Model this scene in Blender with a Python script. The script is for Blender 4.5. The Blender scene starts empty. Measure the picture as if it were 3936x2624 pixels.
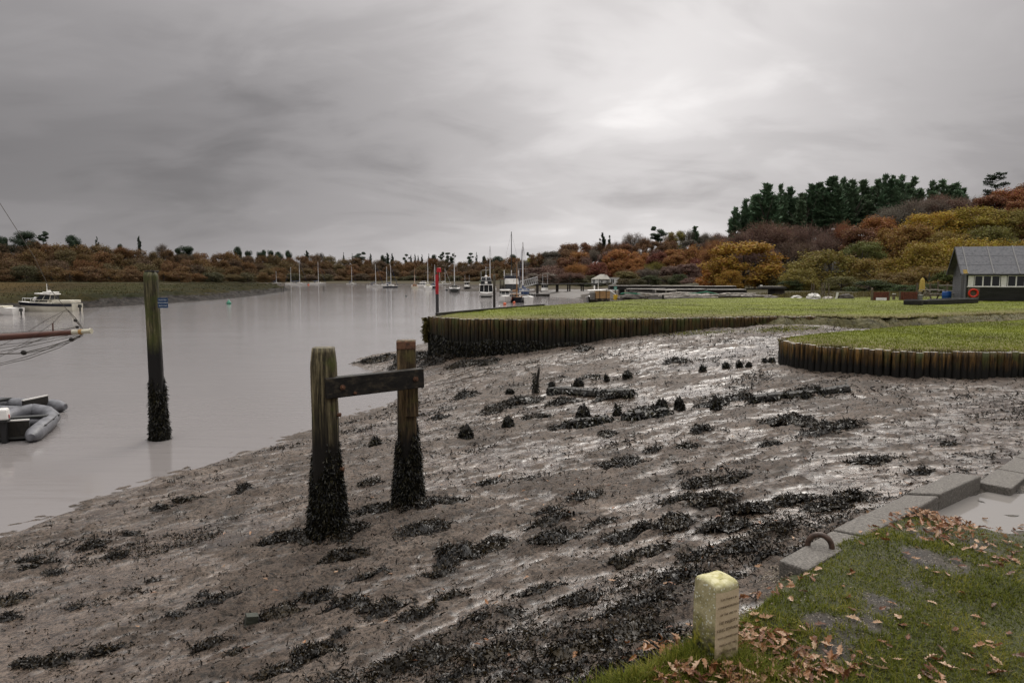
import bpy, math, random
import numpy as np
from mathutils import Vector, Matrix

# ---------------------------------------------------------------- camera, sky, sun, exposure
SC = bpy.context.scene
COL = SC.collection
EYE = 3.9                      # metres above the low-tide water (z = 0)
FPX = 2624.0                   # focal length in photograph pixels (24 mm lens)
PITCH = math.atan(242 / FPX)
cam_d = bpy.data.cameras.new('camera')
cam_d.lens = 24.0
cam_d.sensor_width = 36.0
cam_d.clip_start = 0.05
cam_d.clip_end = 9000
cam = bpy.data.objects.new('camera', cam_d)
COL.objects.link(cam)
cam.location = (0, 0, EYE)
cam.rotation_euler = (math.pi / 2 - PITCH, 0, 0)
SC.camera = cam
SC.render.engine = 'CYCLES'
SC.cycles.use_denoising = True
SC.cycles.max_bounces = 5
SC.cycles.diffuse_bounces = 2
SC.cycles.glossy_bounces = 3
SC.cycles.transmission_bounces = 3
SC.cycles.caustics_reflective = False
SC.cycles.caustics_refractive = False
SC.cycles.sample_clamp_indirect = 4.0
SC.view_settings.view_transform = 'Standard'
SC.view_settings.look = 'None'
SC.view_settings.gamma = 1.0
SC.view_settings.exposure = 0.78
SC.view_settings.use_curve_mapping = False

SUN_EL = math.radians(42)
SUN_AZ = math.radians(12)      # clockwise from +Y (straight ahead)
SUN_DIR = Vector((math.sin(SUN_AZ) * math.cos(SUN_EL), math.cos(SUN_AZ) * math.cos(SUN_EL), math.sin(SUN_EL)))

world = bpy.data.worlds.new('World')
SC.world = world
world.use_nodes = True
nt = world.node_tree
nt.nodes.clear()
def N(t, typ, **kw):
    n = t.nodes.new(typ)
    for k, v in kw.items():
        if k == 'inp':
            for a, b in v.items():
                n.inputs[a].default_value = b
        else:
            setattr(n, k, v)
    return n
def math_n(t, op, a, b=None, clamp=False):
    n = t.nodes.new('ShaderNodeMath'); n.operation = op; n.use_clamp = clamp
    for i, s in enumerate((a, b)):
        if s is None: continue
        if isinstance(s, (int, float)): n.inputs[i].default_value = s
        else: t.links.new(s, n.inputs[i])
    return n.outputs[0]
def ramp_n(t, fac, stops, interp='LINEAR'):
    n = t.nodes.new('ShaderNodeValToRGB'); n.color_ramp.interpolation = interp
    cr = n.color_ramp
    while len(cr.elements) < len(stops): cr.elements.new(0.5)
    for e, (p, c) in zip(cr.elements, stops):
        e.position = p
        e.color = (c, c, c, 1) if isinstance(c, (int, float)) else (*c, 1)
    if fac is not None: t.links.new(fac, n.inputs[0])
    return n.outputs[0]
def mix_n(t, fac, a, b, blend='MIX'):
    n = t.nodes.new('ShaderNodeMix'); n.data_type = 'RGBA'; n.blend_type = blend
    for s, i in ((fac, 0), (a, 6), (b, 7)):
        if isinstance(s, (int, float)): n.inputs[i].default_value = s
        elif isinstance(s, tuple): n.inputs[i].default_value = (*s[:3], 1)
        else: t.links.new(s, n.inputs[i])
    return n.outputs[2]

def build_sky():
    t = nt
    sky = N(t, 'ShaderNodeTexSky', sky_type='NISHITA', sun_disc=False, sun_elevation=SUN_EL, sun_rotation=SUN_AZ,
            air_density=1.0, dust_density=3.0, ozone_density=1.0)
    tc = N(t, 'ShaderNodeTexCoord')
    sep = N(t, 'ShaderNodeSeparateXYZ'); t.links.new(tc.outputs['Generated'], sep.inputs[0])
    z = math_n(t, 'MAXIMUM', sep.outputs[2], 0.0)
    den = math_n(t, 'ADD', z, 0.30)
    u = math_n(t, 'DIVIDE', sep.outputs[0], den)
    v = math_n(t, 'DIVIDE', sep.outputs[1], den)
    comb = N(t, 'ShaderNodeCombineXYZ'); t.links.new(u, comb.inputs[0]); t.links.new(v, comb.inputs[1])
    mp = N(t, 'ShaderNodeMapping'); mp.inputs['Rotation'].default_value = (0, 0, math.radians(-24)); mp.inputs['Scale'].default_value = (0.62, 1.0, 1)
    mp.inputs['Location'].default_value = (5.3, 2.2, 0)
    t.links.new(comb.outputs[0], mp.inputs[0])
    n1 = N(t, 'ShaderNodeTexNoise', inp={'Scale': 1.5, 'Detail': 6, 'Roughness': 0.5, 'Distortion': 0.6}); t.links.new(mp.outputs[0], n1.inputs['Vector'])
    n2 = N(t, 'ShaderNodeTexNoise', inp={'Scale': 4.2, 'Detail': 5, 'Roughness': 0.5, 'Distortion': 0.9}); t.links.new(mp.outputs[0], n2.inputs['Vector'])
    cl = math_n(t, 'ADD', math_n(t, 'MULTIPLY', n1.outputs[0], 0.72), math_n(t, 'MULTIPLY', n2.outputs[0], 0.28))
    cl = ramp_n(t, cl, [(0.30, 0.62), (0.46, 0.90), (0.56, 1.06), (0.70, 1.28)], 'EASE')
    # cloud is brighter towards the veiled sun
    dotn = N(t, 'ShaderNodeVectorMath', operation='DOT_PRODUCT'); t.links.new(tc.outputs['Generated'], dotn.inputs[0])
    ge, ga = math.radians(12), math.radians(11)
    dotn.inputs[1].default_value = (math.sin(ga) * math.cos(ge), math.cos(ga) * math.cos(ge), math.sin(ge))
    d = math_n(t, 'MAXIMUM', dotn.outputs['Value'], 0.0)
    g1 = math_n(t, 'MULTIPLY', math_n(t, 'POWER', d, 8.0), 0.215)
    g2 = math_n(t, 'MULTIPLY', math_n(t, 'POWER', d, 45.0), 0.10)
    hz = math_n(t, 'MULTIPLY', math_n(t, 'POWER', math_n(t, 'SUBTRACT', 1.0, z), 9.0), 0.085)
    zen = math_n(t, 'MULTIPLY', math_n(t, 'POWER', z, 3.0), 1.9)      # overcast vault, with extra overhead brightness added to light the ground
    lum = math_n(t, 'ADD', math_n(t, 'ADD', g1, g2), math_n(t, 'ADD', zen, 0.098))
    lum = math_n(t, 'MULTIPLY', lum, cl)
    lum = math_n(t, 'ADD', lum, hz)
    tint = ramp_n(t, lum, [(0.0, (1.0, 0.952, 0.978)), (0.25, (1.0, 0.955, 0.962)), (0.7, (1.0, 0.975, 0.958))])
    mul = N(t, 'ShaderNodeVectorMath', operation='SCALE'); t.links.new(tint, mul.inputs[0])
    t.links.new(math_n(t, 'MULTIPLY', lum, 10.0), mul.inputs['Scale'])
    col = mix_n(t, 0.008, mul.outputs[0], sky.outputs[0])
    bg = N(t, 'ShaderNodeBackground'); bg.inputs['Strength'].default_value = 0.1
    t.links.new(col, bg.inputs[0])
    out = N(t, 'ShaderNodeOutputWorld'); t.links.new(bg.outputs[0], out.inputs[0])
build_sky()

sun_d = bpy.data.lights.new('sun', 'SUN')
sun_d.energy = 1.0
sun_d.angle = math.radians(30)
sun_d.color = (1.0, 0.95, 0.88)
sun = bpy.data.objects.new('sun', sun_d)
COL.objects.link(sun)
sun.location = (20, 60, 60)
sun.rotation_euler = (-SUN_DIR).to_track_quat('-Z', 'Y').to_euler()

# ---------------------------------------------------------------- pixel -> place helpers
CP, SP = math.cos(PITCH), math.sin(PITCH)
def ray(px, py):
    a = (px - 1968) / FPX; b = (1312 - py) / FPX
    return np.array([a, CP + b * SP, -SP + b * CP])
def at_z(px, py, z=0.0):
    d = ray(px, py); t = (z - EYE) / d[2]
    return np.array([d[0] * t, d[1] * t, z])
def at_y(px, py, Y):
    d = ray(px, py); t = Y / d[1]
    return np.array([d[0] * t, Y, EYE + d[2] * t])
def zat(py, Y):                # height of the pixel row py at depth Y
    return at_y(1968, py, Y)[2]

# ---------------------------------------------------------------- noise
_rs = np.random.RandomState(7)
_PT = _rs.rand(65536)
def vnoise(x, y, seed=0):
    x = np.asarray(x, float); y = np.asarray(y, float)
    xi = np.floor(x).astype(np.int64); yi = np.floor(y).astype(np.int64)
    fx = x - xi; fy = y - yi
    fx = fx * fx * fx * (fx * (fx * 6 - 15) + 10); fy = fy * fy * fy * (fy * (fy * 6 - 15) + 10)
    def h(a, b): return _PT[((a * 73856093) ^ (b * 19349663) ^ (seed * 83492791 + 1013)) & 65535]
    v = (h(xi, yi) * (1 - fx) + h(xi + 1, yi) * fx) * (1 - fy) + (h(xi, yi + 1) * (1 - fx) + h(xi + 1, yi + 1) * fx) * fy
    return v * 2 - 1
def fbm(x, y, oct=4, seed=0, gain=0.5):
    s = 0; a = 1.0
    for o in range(oct):
        s = s + a * vnoise(x * 2 ** o + 17.3 * o, y * 2 ** o - 9.1 * o, seed + o); a *= gain
    return s
def smooth(a, b, x):
    t = np.clip((x - a) / (b - a), 0, 1); return t * t * (3 - 2 * t)

# ---------------------------------------------------------------- mesh helpers
def mesh_np(name, v, quads=None, tris=None, smooth_=False):
    me = bpy.data.meshes.new(name)
    v = np.asarray(v, np.float32)
    nq = 0 if quads is None else len(quads); ntri = 0 if tris is None else len(tris)
    idx = []
    if nq: idx.append(np.asarray(quads, np.int32).ravel())
    if ntri: idx.append(np.asarray(tris, np.int32).ravel())
    idx = np.concatenate(idx)
    me.vertices.add(len(v)); me.vertices.foreach_set('co', v.ravel())
    me.loops.add(len(idx)); me.loops.foreach_set('vertex_index', idx)
    me.polygons.add(nq + ntri)
    st = np.concatenate([np.arange(nq) * 4, nq * 4 + np.arange(ntri) * 3]).astype(np.int32)
    me.polygons.foreach_set('loop_start', st)
    if smooth_: me.polygons.foreach_set('use_smooth', np.ones(nq + ntri, bool))
    me.update(calc_edges=True)
    me.validate()
    return me
def grid_quads(nr, nc, wrap=False):
    r = np.arange(nr - 1)[:, None]; c = np.arange(nc if wrap else nc - 1)[None, :]
    c2 = (c + 1) % nc
    q = np.stack([r * nc + c, r * nc + c2, (r + 1) * nc + c2, (r + 1) * nc + c], -1)
    return q.reshape(-1, 4)
def obj(name, me, mat=None, parent=None, loc=None, kind=None):
    o = bpy.data.objects.new(name, me); COL.objects.link(o)
    if mat is not None and me is not None and len(me.materials) == 0: me.materials.append(mat)
    if parent is not None: o.parent = parent
    if loc is not None: o.location = loc
    if kind: o['kind'] = kind
    return o
def tag(o, label, cat, group=None):
    o['label'] = label; o['category'] = cat
    if group: o['group'] = group
    return o
def thing(name, label, cat, loc=(0, 0, 0), rotz=0.0, group=None):
    o = bpy.data.objects.new(name, None); COL.objects.link(o)
    o.empty_display_size = 0.2
    o.location = loc; o.rotation_euler = (0, 0, rotz)
    return tag(o, label, cat, group)

class MB:
    def __init__(s): s.v = []; s.f = []
    def add(s, v, f):
        o = len(s.v); s.v += [tuple(p) for p in v]; s.f += [tuple(i + o for i in q) for q in f]; return s
    def box(s, c, size, rz=0.0, ry=0.0, rx=0.0, top=1.0):
        x, y, z = (k / 2 for k in size)
        P = [(-x, -y, -z), (x, -y, -z), (x, y, -z), (-x, y, -z), (-x * top, -y * top, z), (x * top, -y * top, z), (x * top, y * top, z), (-x * top, y * top, z)]
        M = Matrix.Rotation(rz, 3, 'Z') @ Matrix.Rotation(ry, 3, 'Y') @ Matrix.Rotation(rx, 3, 'X')
        P = [M @ Vector(p) + Vector(c) for p in P]
        return s.add(P, [(0, 3, 2, 1), (4, 5, 6, 7), (0, 1, 5, 4), (1, 2, 6, 5), (2, 3, 7, 6), (3, 0, 4, 7)])
    def bar(s, p0, p1, w, h, up=(0, 0, 1)):
        p0 = Vector(p0); p1 = Vector(p1); d = (p1 - p0).normalized(); u = Vector(up)
        sd = d.cross(u)
        if sd.length < 1e-4: sd = d.cross(Vector((1, 0, 0)))
        sd.normalize(); u = sd.cross(d)
        P = []
        for p in (p0, p1):
            for a, b in ((-1, -1), (1, -1), (1, 1), (-1, 1)): P.append(p + sd * a * w / 2 + u * b * h / 2)
        return s.add(P, [(0, 1, 2, 3), (7, 6, 5, 4), (0, 4, 5, 1), (1, 5, 6, 2), (2, 6, 7, 3), (3, 7, 4, 0)])
    def tube(s, pts, r, n=8, caps=True):
        pts = [Vector(p) for p in pts]; k = len(pts)
        rr = r if isinstance(r, (list, tuple)) else [r] * k
        rings = []; prev = None
        for i, p in enumerate(pts):
            d = (pts[min(i + 1, k - 1)] - pts[max(i - 1, 0)]).normalized()
            if prev is None:
                a = d.orthogonal().normalized()
            else:
                a = (prev - d * prev.dot(d)).normalized()
            prev = a; b = d.cross(a)
            rings.append([p + (a * math.cos(2 * math.pi * j / n) + b * math.sin(2 * math.pi * j / n)) * rr[i] for j in range(n)])
        return s.loft(rings, caps)
    def cyl(s, p0, p1, r0, r1=None, n=10): return s.tube([p0, p1], [r0, r0 if r1 is None else r1], n)
    def loft(s, rings, caps=True, wrap=True):
        o = len(s.v); n = len(rings[0]); k = len(rings)
        for r in rings: s.v += [tuple(p) for p in r]
        for i in range(k - 1):
            for j in range(n if wrap else n - 1):
                j2 = (j + 1) % n
                s.f.append((o + i * n + j, o + i * n + j2, o + (i + 1) * n + j2, o + (i + 1) * n + j))
        if caps and wrap:
            s.f.append(tuple(o + j for j in range(n))[::-1]); s.f.append(tuple(o + (k - 1) * n + j for j in range(n)))
        return s
    def prism(s, poly, z0, z1, M=None):
        n = len(poly); M = M or Matrix.Identity(4)
        P = [M @ Vector((x, y, z0)) for x, y in poly] + [M @ Vector((x, y, z1)) for x, y in poly]
        return s.add(P, [tuple(range(n))[::-1], tuple(range(n, 2 * n))] + [(i, (i + 1) % n, n + (i + 1) % n, n + i) for i in range(n)])
    def ball(s, c, r, n=8, m=6, sx=1, sy=1, sz=1):
        rings = []
        for i in range(m + 1):
            a = -math.pi / 2 + math.pi * (i + 0.02) / (m + 0.04)
            rings.append([(c[0] + r * sx * math.cos(a) * math.cos(2 * math.pi * j / n), c[1] + r * sy * math.cos(a) * math.sin(2 * math.pi * j / n), c[2] + r * sz * math.sin(a)) for j in range(n)])
        return s.loft(rings)
    def mesh(s, name, smooth_=False):
        me = bpy.data.meshes.new(name); me.from_pydata([tuple(p) for p in s.v], [], s.f); me.update()
        if smooth_:
            me.polygons.foreach_set('use_smooth', np.ones(len(me.polygons), bool)); 
            try: me.set_sharp_from_angle(angle=math.radians(40))
            except Exception: pass
        return me
    def build(s, name, mat, parent=None, smooth_=False, bevel=0.0, loc=None):
        o = obj(name, s.mesh(name, smooth_), mat, parent, loc)
        if bevel:
            b = o.modifiers.new('bevel', 'BEVEL'); b.width = bevel; b.segments = 2; b.limit_method = 'ANGLE'
        return o

def copy_tree(root):
    r = root.copy(); COL.objects.link(r)
    for ch in list(root.children):
        c = ch.copy(); COL.objects.link(c); c.parent = r
        for g in list(ch.children):
            d = g.copy(); COL.objects.link(d); d.parent = c
    return r

# ---------------------------------------------------------------- materials
MATS = {}
def new_mat(name):
    m = bpy.data.materials.new(name); m.use_nodes = True; t = m.node_tree
    b = t.nodes['Principled BSDF']
    MATS[name] = m
    return m, t, b
def noisy(name, c1, c2, scale=4.0, rough=0.7, bump=0.2, stretch=(1, 1, 1), spec=0.4, rough2=None, bscale=None, dist=0.02, c3=None, metallic=0.0, coord='Object'):
    m, t, b = new_mat(name)
    tc = N(t, 'ShaderNodeTexCoord')
    oi = N(t, 'ShaderNodeObjectInfo')
    off = N(t, 'ShaderNodeVectorMath', operation='SCALE'); off.inputs[0].default_value = (13.1, 7.7, 3.3); t.links.new(oi.outputs['Random'], off.inputs['Scale'])
    ad = N(t, 'ShaderNodeVectorMath', operation='ADD'); t.links.new(tc.outputs[coord], ad.inputs[0]); t.links.new(off.outputs[0], ad.inputs[1])
    mp = N(t, 'ShaderNodeMapping'); mp.inputs['Scale'].default_value = stretch; t.links.new(ad.outputs[0], mp.inputs[0])
    n = N(t, 'ShaderNodeTexNoise', inp={'Scale': scale, 'Detail': 6, 'Roughness': 0.6}); t.links.new(mp.outputs[0], n.inputs['Vector'])
    stops = [(0.32, c1), (0.68, c2)] if c3 is None else [(0.3, c1), (0.5, c2), (0.72, c3)]
    c = ramp_n(t, n.outputs[0], stops)
    t.links.new(c, b.inputs['Base Color'])
    r = ramp_n(t, n.outputs[0], [(0.3, rough), (0.7, rough if rough2 is None else rough2)])
    t.links.new(r, b.inputs['Roughness'])
    b.inputs['Specular IOR Level'].default_value = spec
    b.inputs['Metallic'].default_value = metallic
    if bump:
        n2 = N(t, 'ShaderNodeTexNoise', inp={'Scale': bscale or scale * 4, 'Detail': 4, 'Roughness': 0.6}); t.links.new(mp.outputs[0], n2.inputs['Vector'])
        bn = N(t, 'ShaderNodeBump', inp={'Strength': bump, 'Distance': dist}); t.links.new(n2.outputs[0], bn.inputs['Height']); t.links.new(bn.outputs[0], b.inputs['Normal'])
    return m
def plain(name, c, rough=0.5, spec=0.5, var=0.12):
    d = tuple(k * (1 - var) for k in c)
    return noisy(name, d, c, 3.0, rough, 0.0, spec=spec)

# ---------------------------------------------------------------- plan of the place
TOP = 2.25                     # lawn and quay level
def P(px, py, z=TOP): return at_z(px, py, z)[:2]
# pile-walled lawn spit (far) and its near neighbour: front and back edge lines from their tips
SPIT_F = np.array([P(1652, 1216), P(1700, 1221), P(1800, 1225), P(1950, 1227), P(2150, 1227), P(2500, 1224), P(2900, 1217), P(3125, 1215)])
SPIT_B = np.array([P(1652, 1216), P(1720, 1209), P(1800, 1201), P(1900, 1192), P(2000, 1183), P(2120, 1174), P(2300, 1163), P(2430, 1153)])
SPIT_FR = np.array([P(3125, 1215), P(3300, 1220), P(3500, 1219), P(3700, 1212), P(3936, 1204), [34, 36], [60, 38]])
NOSE_F = np.array([P(3006, 1303), P(3012, 1309), P(3050, 1317), P(3120, 1326), P(3250, 1336), P(3400, 1347), P(3500, 1351), P(3700, 1353), P(3936, 1354), [16, 15.2], [26, 15.2]])
NOSE_B = np.array([P(3006, 1303), P(3015, 1297), P(3050, 1291), P(3140, 1285), P(3300, 1272), P(3500, 1256), P(3700, 1246), P(3936, 1234), [26, 28.5], [34, 29.5]])
def resample(pl, step):
    pl = np.asarray(pl, float); seg = np.hypot(*np.diff(pl, axis=0).T); s = np.concatenate([[0], np.cumsum(seg)])
    n = max(2, int(round(s[-1] / step)) + 1); q = np.linspace(0, s[-1], n)
    return np.stack([np.interp(q, s, pl[:, 0]), np.interp(q, s, pl[:, 1])], 1)
def resample_n(pl, n):
    pl = np.asarray(pl, float); s = np.concatenate([[0], np.cumsum(np.hypot(*np.diff(pl, axis=0).T))]); q = np.linspace(0, s[-1], n)
    return np.stack([np.interp(q, s, pl[:, 0]), np.interp(q, s, pl[:, 1])], 1)
def chaikin(pl, k=2):
    pl = np.asarray(pl, float)
    for _ in range(k):
        a = pl[:-1] * 0.75 + pl[1:] * 0.25; b = pl[:-1] * 0.25 + pl[1:] * 0.75
        m = np.empty((2 * len(a), 2)); m[0::2] = a; m[1::2] = b
        pl = np.concatenate([pl[:1], m, pl[-1:]])
    return pl
def bearing_hit(pl, px):       # depth of the plan line seen at column px
    k = (px - 1968) / FPX
    for a, b in zip(pl[:-1], pl[1:]):
        # ray x = k * s, y = (CP + bb*SP)*s ; at these small angles y ~ s
        fa = a[0] - k * a[1] / CP; fb = b[0] - k * b[1] / CP
        if fa * fb <= 0 and fa != fb:
            t = fa / (fa - fb); return a + (b - a) * t
    return None
ctrl = []
WATERLINE = [(-300, 2190), (0, 2060), (300, 1938), (560, 1858), (850, 1760), (1100, 1698), (1198, 1658), (1307, 1626), (1421, 1589), (1502, 1554), (1555, 1500), (1540, 1450), (1513, 1428), (1438, 1428), (1356, 1392), (1400, 1368), (1502, 1354), (1600, 1326), (1648, 1314)]
for p in WATERLINE: ctrl.append((*P(*p, 0.0), 0.0))
for p, z in (((300, 1640), -0.8), ((-300, 1800), -0.8), ((900, 1540), -0.7), ((1200, 1500), -0.5), ((1290, 1400), -0.5), ((1300, 1320), -0.8), ((800, 1300), -1.6), ((1450, 1290), -1.2),
             ((1265, 2060), 0.55), ((1570, 1950), 0.72), ((0, 2624), 0.32), ((700, 2500), 0.55), ((1300, 2600), 0.95), ((2150, 2600), 1.40), ((1800, 2200), 1.0), ((2300, 2200), 1.3),
             ((2650, 2300), 1.55), ((2800, 2080), 1.65), ((3150, 1950), 1.72), ((3450, 1830), 1.78), ((3700, 1770), 1.8), ((3936, 1740), 1.82), ((600, 2150), 0.3), ((1800, 1800), 0.75),
             ((2300, 1800), 1.1), ((2058, 1515), 0.75), ((2900, 1700), 1.45), ((3500, 1560), 1.62), ((2400, 1560), 1.0), ((1800, 1560), 0.45), ((2000, 1420), 0.8), ((2500, 1400), 1.15)):
    ctrl.append((*P(*p, z), z))
for px, py in ((1655, 1362), (1750, 1368), (1850, 1370), (2000, 1356), (2200, 1326), (2500, 1287), (2800, 1260), (3000, 1246), (3120, 1242)):
    q = bearing_hit(SPIT_F, px)
    if q is not None: ctrl.append((q[0], q[1] - 0.15, zat(py, q[1])))
for px, py in ((3010, 1395), (3060, 1410), (3200, 1432), (3400, 1450), (3600, 1456), (3900, 1452)):
    q = bearing_hit(NOSE_F, px)
    if q is not None: ctrl.append((q[0], q[1] - 0.15, zat(py, q[1])))
for q, z in ((P(3400, 1240, 1.75), 1.75), (P(3250, 1262, 1.7), 1.7), (P(3600, 1232, 1.85), 1.85), ((25, 32), 1.95), ((34, 32), 2.0), ((18, 13), 1.75), ((26, 10), 1.85), ((-1, 2.6), 1.3), ((-6, 3), 0.5), ((-12, 6), -0.1), ((-16, 12), -0.9), ((3, 2), 1.7)):
    ctrl.append((q[0], q[1], z))
ctrl = np.array(ctrl)
def rbf_fit(c, lam=0.0):
    d = np.hypot(c[:, None, 0] - c[None, :, 0], c[:, None, 1] - c[None, :, 1])
    n = len(c); A = np.zeros((n + 1, n + 1)); A[:n, :n] = -d + lam * np.eye(n); A[:n, n] = 1; A[n, :n] = 1
    return np.linalg.solve(A, np.concatenate([c[:, 2], [0]]))
def rbf_eval(c, w, x, y):
    x = np.asarray(x, float); sh = x.shape; x = x.ravel(); y = np.asarray(y, float).ravel(); out = np.empty(len(x))
    for i in range(0, len(x), 20000):
        d = np.hypot(x[i:i + 20000, None] - c[None, :, 0], y[i:i + 20000, None] - c[None, :, 1])
        out[i:i + 20000] = -d @ w[:-1] + w[-1]
    return out.reshape(sh)
_mw = rbf_fit(ctrl, 0.02)
# coarse lookup of the smooth shore
_gx = np.linspace(-30, 40, 141); _gy = np.linspace(0, 60, 121)
_GZ = rbf_eval(ctrl, _mw, *np.meshgrid(_gx, _gy))
for _ in range(2):
    q = np.pad(_GZ, 1, mode='edge'); _GZ = (q[1:-1, 1:-1] * 4 + q[:-2, 1:-1] + q[2:, 1:-1] + q[1:-1, :-2] + q[1:-1, 2:]) / 8
def bil(gx, gy, G, x, y):
    fx = np.clip((np.asarray(x, float) - gx[0]) / (gx[1] - gx[0]), 0, len(gx) - 1.001); fy = np.clip((np.asarray(y, float) - gy[0]) / (gy[1] - gy[0]), 0, len(gy) - 1.001)
    i = fx.astype(int); j = fy.astype(int); u = fx - i; v = fy - j
    return (G[j, i] * (1 - u) + G[j, i + 1] * u) * (1 - v) + (G[j + 1, i] * (1 - u) + G[j + 1, i + 1] * u) * v
def H0(x, y): return np.clip(bil(_gx, _gy, _GZ, x, y), -2.0, 2.0)
SA = math.radians(19)          # run of the drainage streaks on the mud
def streak(x, y): return x * math.cos(SA) + y * math.sin(SA), -x * math.sin(SA) + y * math.cos(SA)
def mud_detail(x, y):
    a, b = streak(x, y)
    wob = 0.35 * vnoise(x * 0.7, y * 0.7, 91)
    big = fbm(x * 0.45, y * 0.45, 2, 3)
    st = fbm(a * 1.3, (b + wob) * 3.2, 4, 11, 0.6)
    sm = fbm(a * 4.2, b * 8.0, 3, 23, 0.6)
    fn = fbm(x * 14, y * 14, 2, 37, 0.6)
    lump = np.maximum(0, vnoise(x * 5.5, y * 5.5, 51) - 0.35) * 1.5 * np.maximum(0, vnoise(x * 0.8, y * 0.8, 57) + 0.35)
    md = fbm(a * 5.5, b * 8.5, 2, 43, 0.6); cl = np.maximum(0, md) ** 1.5
    rn = (1 - np.abs(vnoise(a * 0.22 + 0.25 * wob, (b + 0.5 * wob) * 0.95, 61))) ** 9 * smooth(-0.3, 0.4, vnoise(x * 0.3, y * 0.3, 63))
    d = -0.055 * rn + 0.03 * big + 0.028 * st + 0.020 * sm + 0.011 * fn + 0.026 * cl + 0.05 * lump
    return d
def mud_h(x, y):
    x = np.asarray(x, float); y = np.asarray(y, float)
    h0 = H0(x, y); d = mud_detail(x, y)
    pud = -0.012 + 0.018 * vnoise(x * 0.35, y * 0.35, 71)          # standing film level
    lev = np.where(d < pud, pud + 0.12 * (d - pud), d)
    # little scarp where the old slipway's edge runs across the shore
    return h0 + lev, d - pud
def on_mud(px, py):
    d = ray(px, py); lo, hi = 2.0, 60.0
    ts = np.linspace(1.5, 60, 1200); x = d[0] * ts; y = d[1] * ts; z = EYE + d[2] * ts
    below = np.nonzero(z < H0(x, y))[0]
    t = ts[below[0]] if len(below) else ts[-1]
    x, y = d[0] * t, d[1] * t
    return np.array([x, y, float(mud_h(x, y)[0])])

# ---------------------------------------------------------------- materials of the setting
def mud_material():
    m, t, b = new_mat('wet_mud')
    g = N(t, 'ShaderNodeNewGeometry'); at = N(t, 'ShaderNodeAttribute', attribute_name='detail')
    n1 = N(t, 'ShaderNodeTexNoise', inp={'Scale': 1.1, 'Detail': 8, 'Roughness': 0.65}); t.links.new(g.outputs['Position'], n1.inputs['Vector'])
    n2 = N(t, 'ShaderNodeTexNoise', inp={'Scale': 26, 'Detail': 6, 'Roughness': 0.7}); t.links.new(g.outputs['Position'], n2.inputs['Vector'])
    mp = N(t, 'ShaderNodeMapping'); mp.inputs['Rotation'].default_value = (0, 0, -SA); mp.inputs['Scale'].default_value = (1, 2.2, 1); t.links.new(g.outputs['Position'], mp.inputs[0])
    n3 = N(t, 'ShaderNodeTexNoise', inp={'Scale': 4.5, 'Detail': 6, 'Roughness': 0.7}); t.links.new(mp.outputs[0], n3.inputs['Vector'])
    n4 = N(t, 'ShaderNodeTexNoise', inp={'Scale': 90, 'Detail': 3, 'Roughness': 0.7}); t.links.new(g.outputs['Position'], n4.inputs['Vector'])
    c = ramp_n(t, n1.outputs[0], [(0.3, (0.05, 0.036, 0.026)), (0.5, (0.108, 0.079, 0.059)), (0.72, (0.20, 0.155, 0.122))])
    dk = ramp_n(t, n2.outputs[0], [(0.40, 0.30), (0.52, 1.0)])
    c = mix_n(t, 1.0, c, dk, 'MULTIPLY')
    sp = ramp_n(t, n3.outputs[0], [(0.34, 0.45), (0.5, 1.0)])
    c = mix_n(t, 1.0, c, sp, 'MULTIPLY')
    vo = N(t, 'ShaderNodeTexNoise', inp={'Scale': 7, 'Detail': 7, 'Roughness': 0.8}); t.links.new(mp.outputs[0], vo.inputs['Vector'])
    c = mix_n(t, ramp_n(t, vo.outputs[0], [(0.545, 0.0), (0.60, 0.8)]), c, (0.02, 0.016, 0.011))
    t.links.new(c, b.inputs['Base Color'])
    wet = N(t, 'ShaderNodeMapRange', inp={'From Min': -0.012, 'From Max': 0.03, 'To Min': 0.0, 'To Max': 1.0}); t.links.new(at.outputs['Fac'], wet.inputs[0])
    wv = math_n(t, 'ADD', wet.outputs[0], math_n(t, 'MULTIPLY', math_n(t, 'SUBTRACT', n3.outputs[0], 0.5), 2.2), True)
    r = ramp_n(t, wv, [(0.0, 0.12), (0.25, 0.26), (0.6, 0.5), (1.0, 0.7)])
    t.links.new(r, b.inputs['Roughness'])
    t.links.new(ramp_n(t, wv, [(0.0, 1.0), (0.35, 0.8), (0.8, 0.35)]), b.inputs['Specular IOR Level'])
    hh = math_n(t, 'ADD', math_n(t, 'MULTIPLY', n2.outputs[0], 1.0), math_n(t, 'MULTIPLY', n4.outputs[0], 0.35))
    bs = math_n(t, 'ADD', math_n(t, 'MULTIPLY', wv, 0.75), 0.16)
    bn = N(t, 'ShaderNodeBump', inp={'Distance': 0.05}); t.links.new(hh, bn.inputs['Height']); t.links.new(bs, bn.inputs['Strength']); t.links.new(bn.outputs[0], b.inputs['Normal'])
    return m
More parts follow.
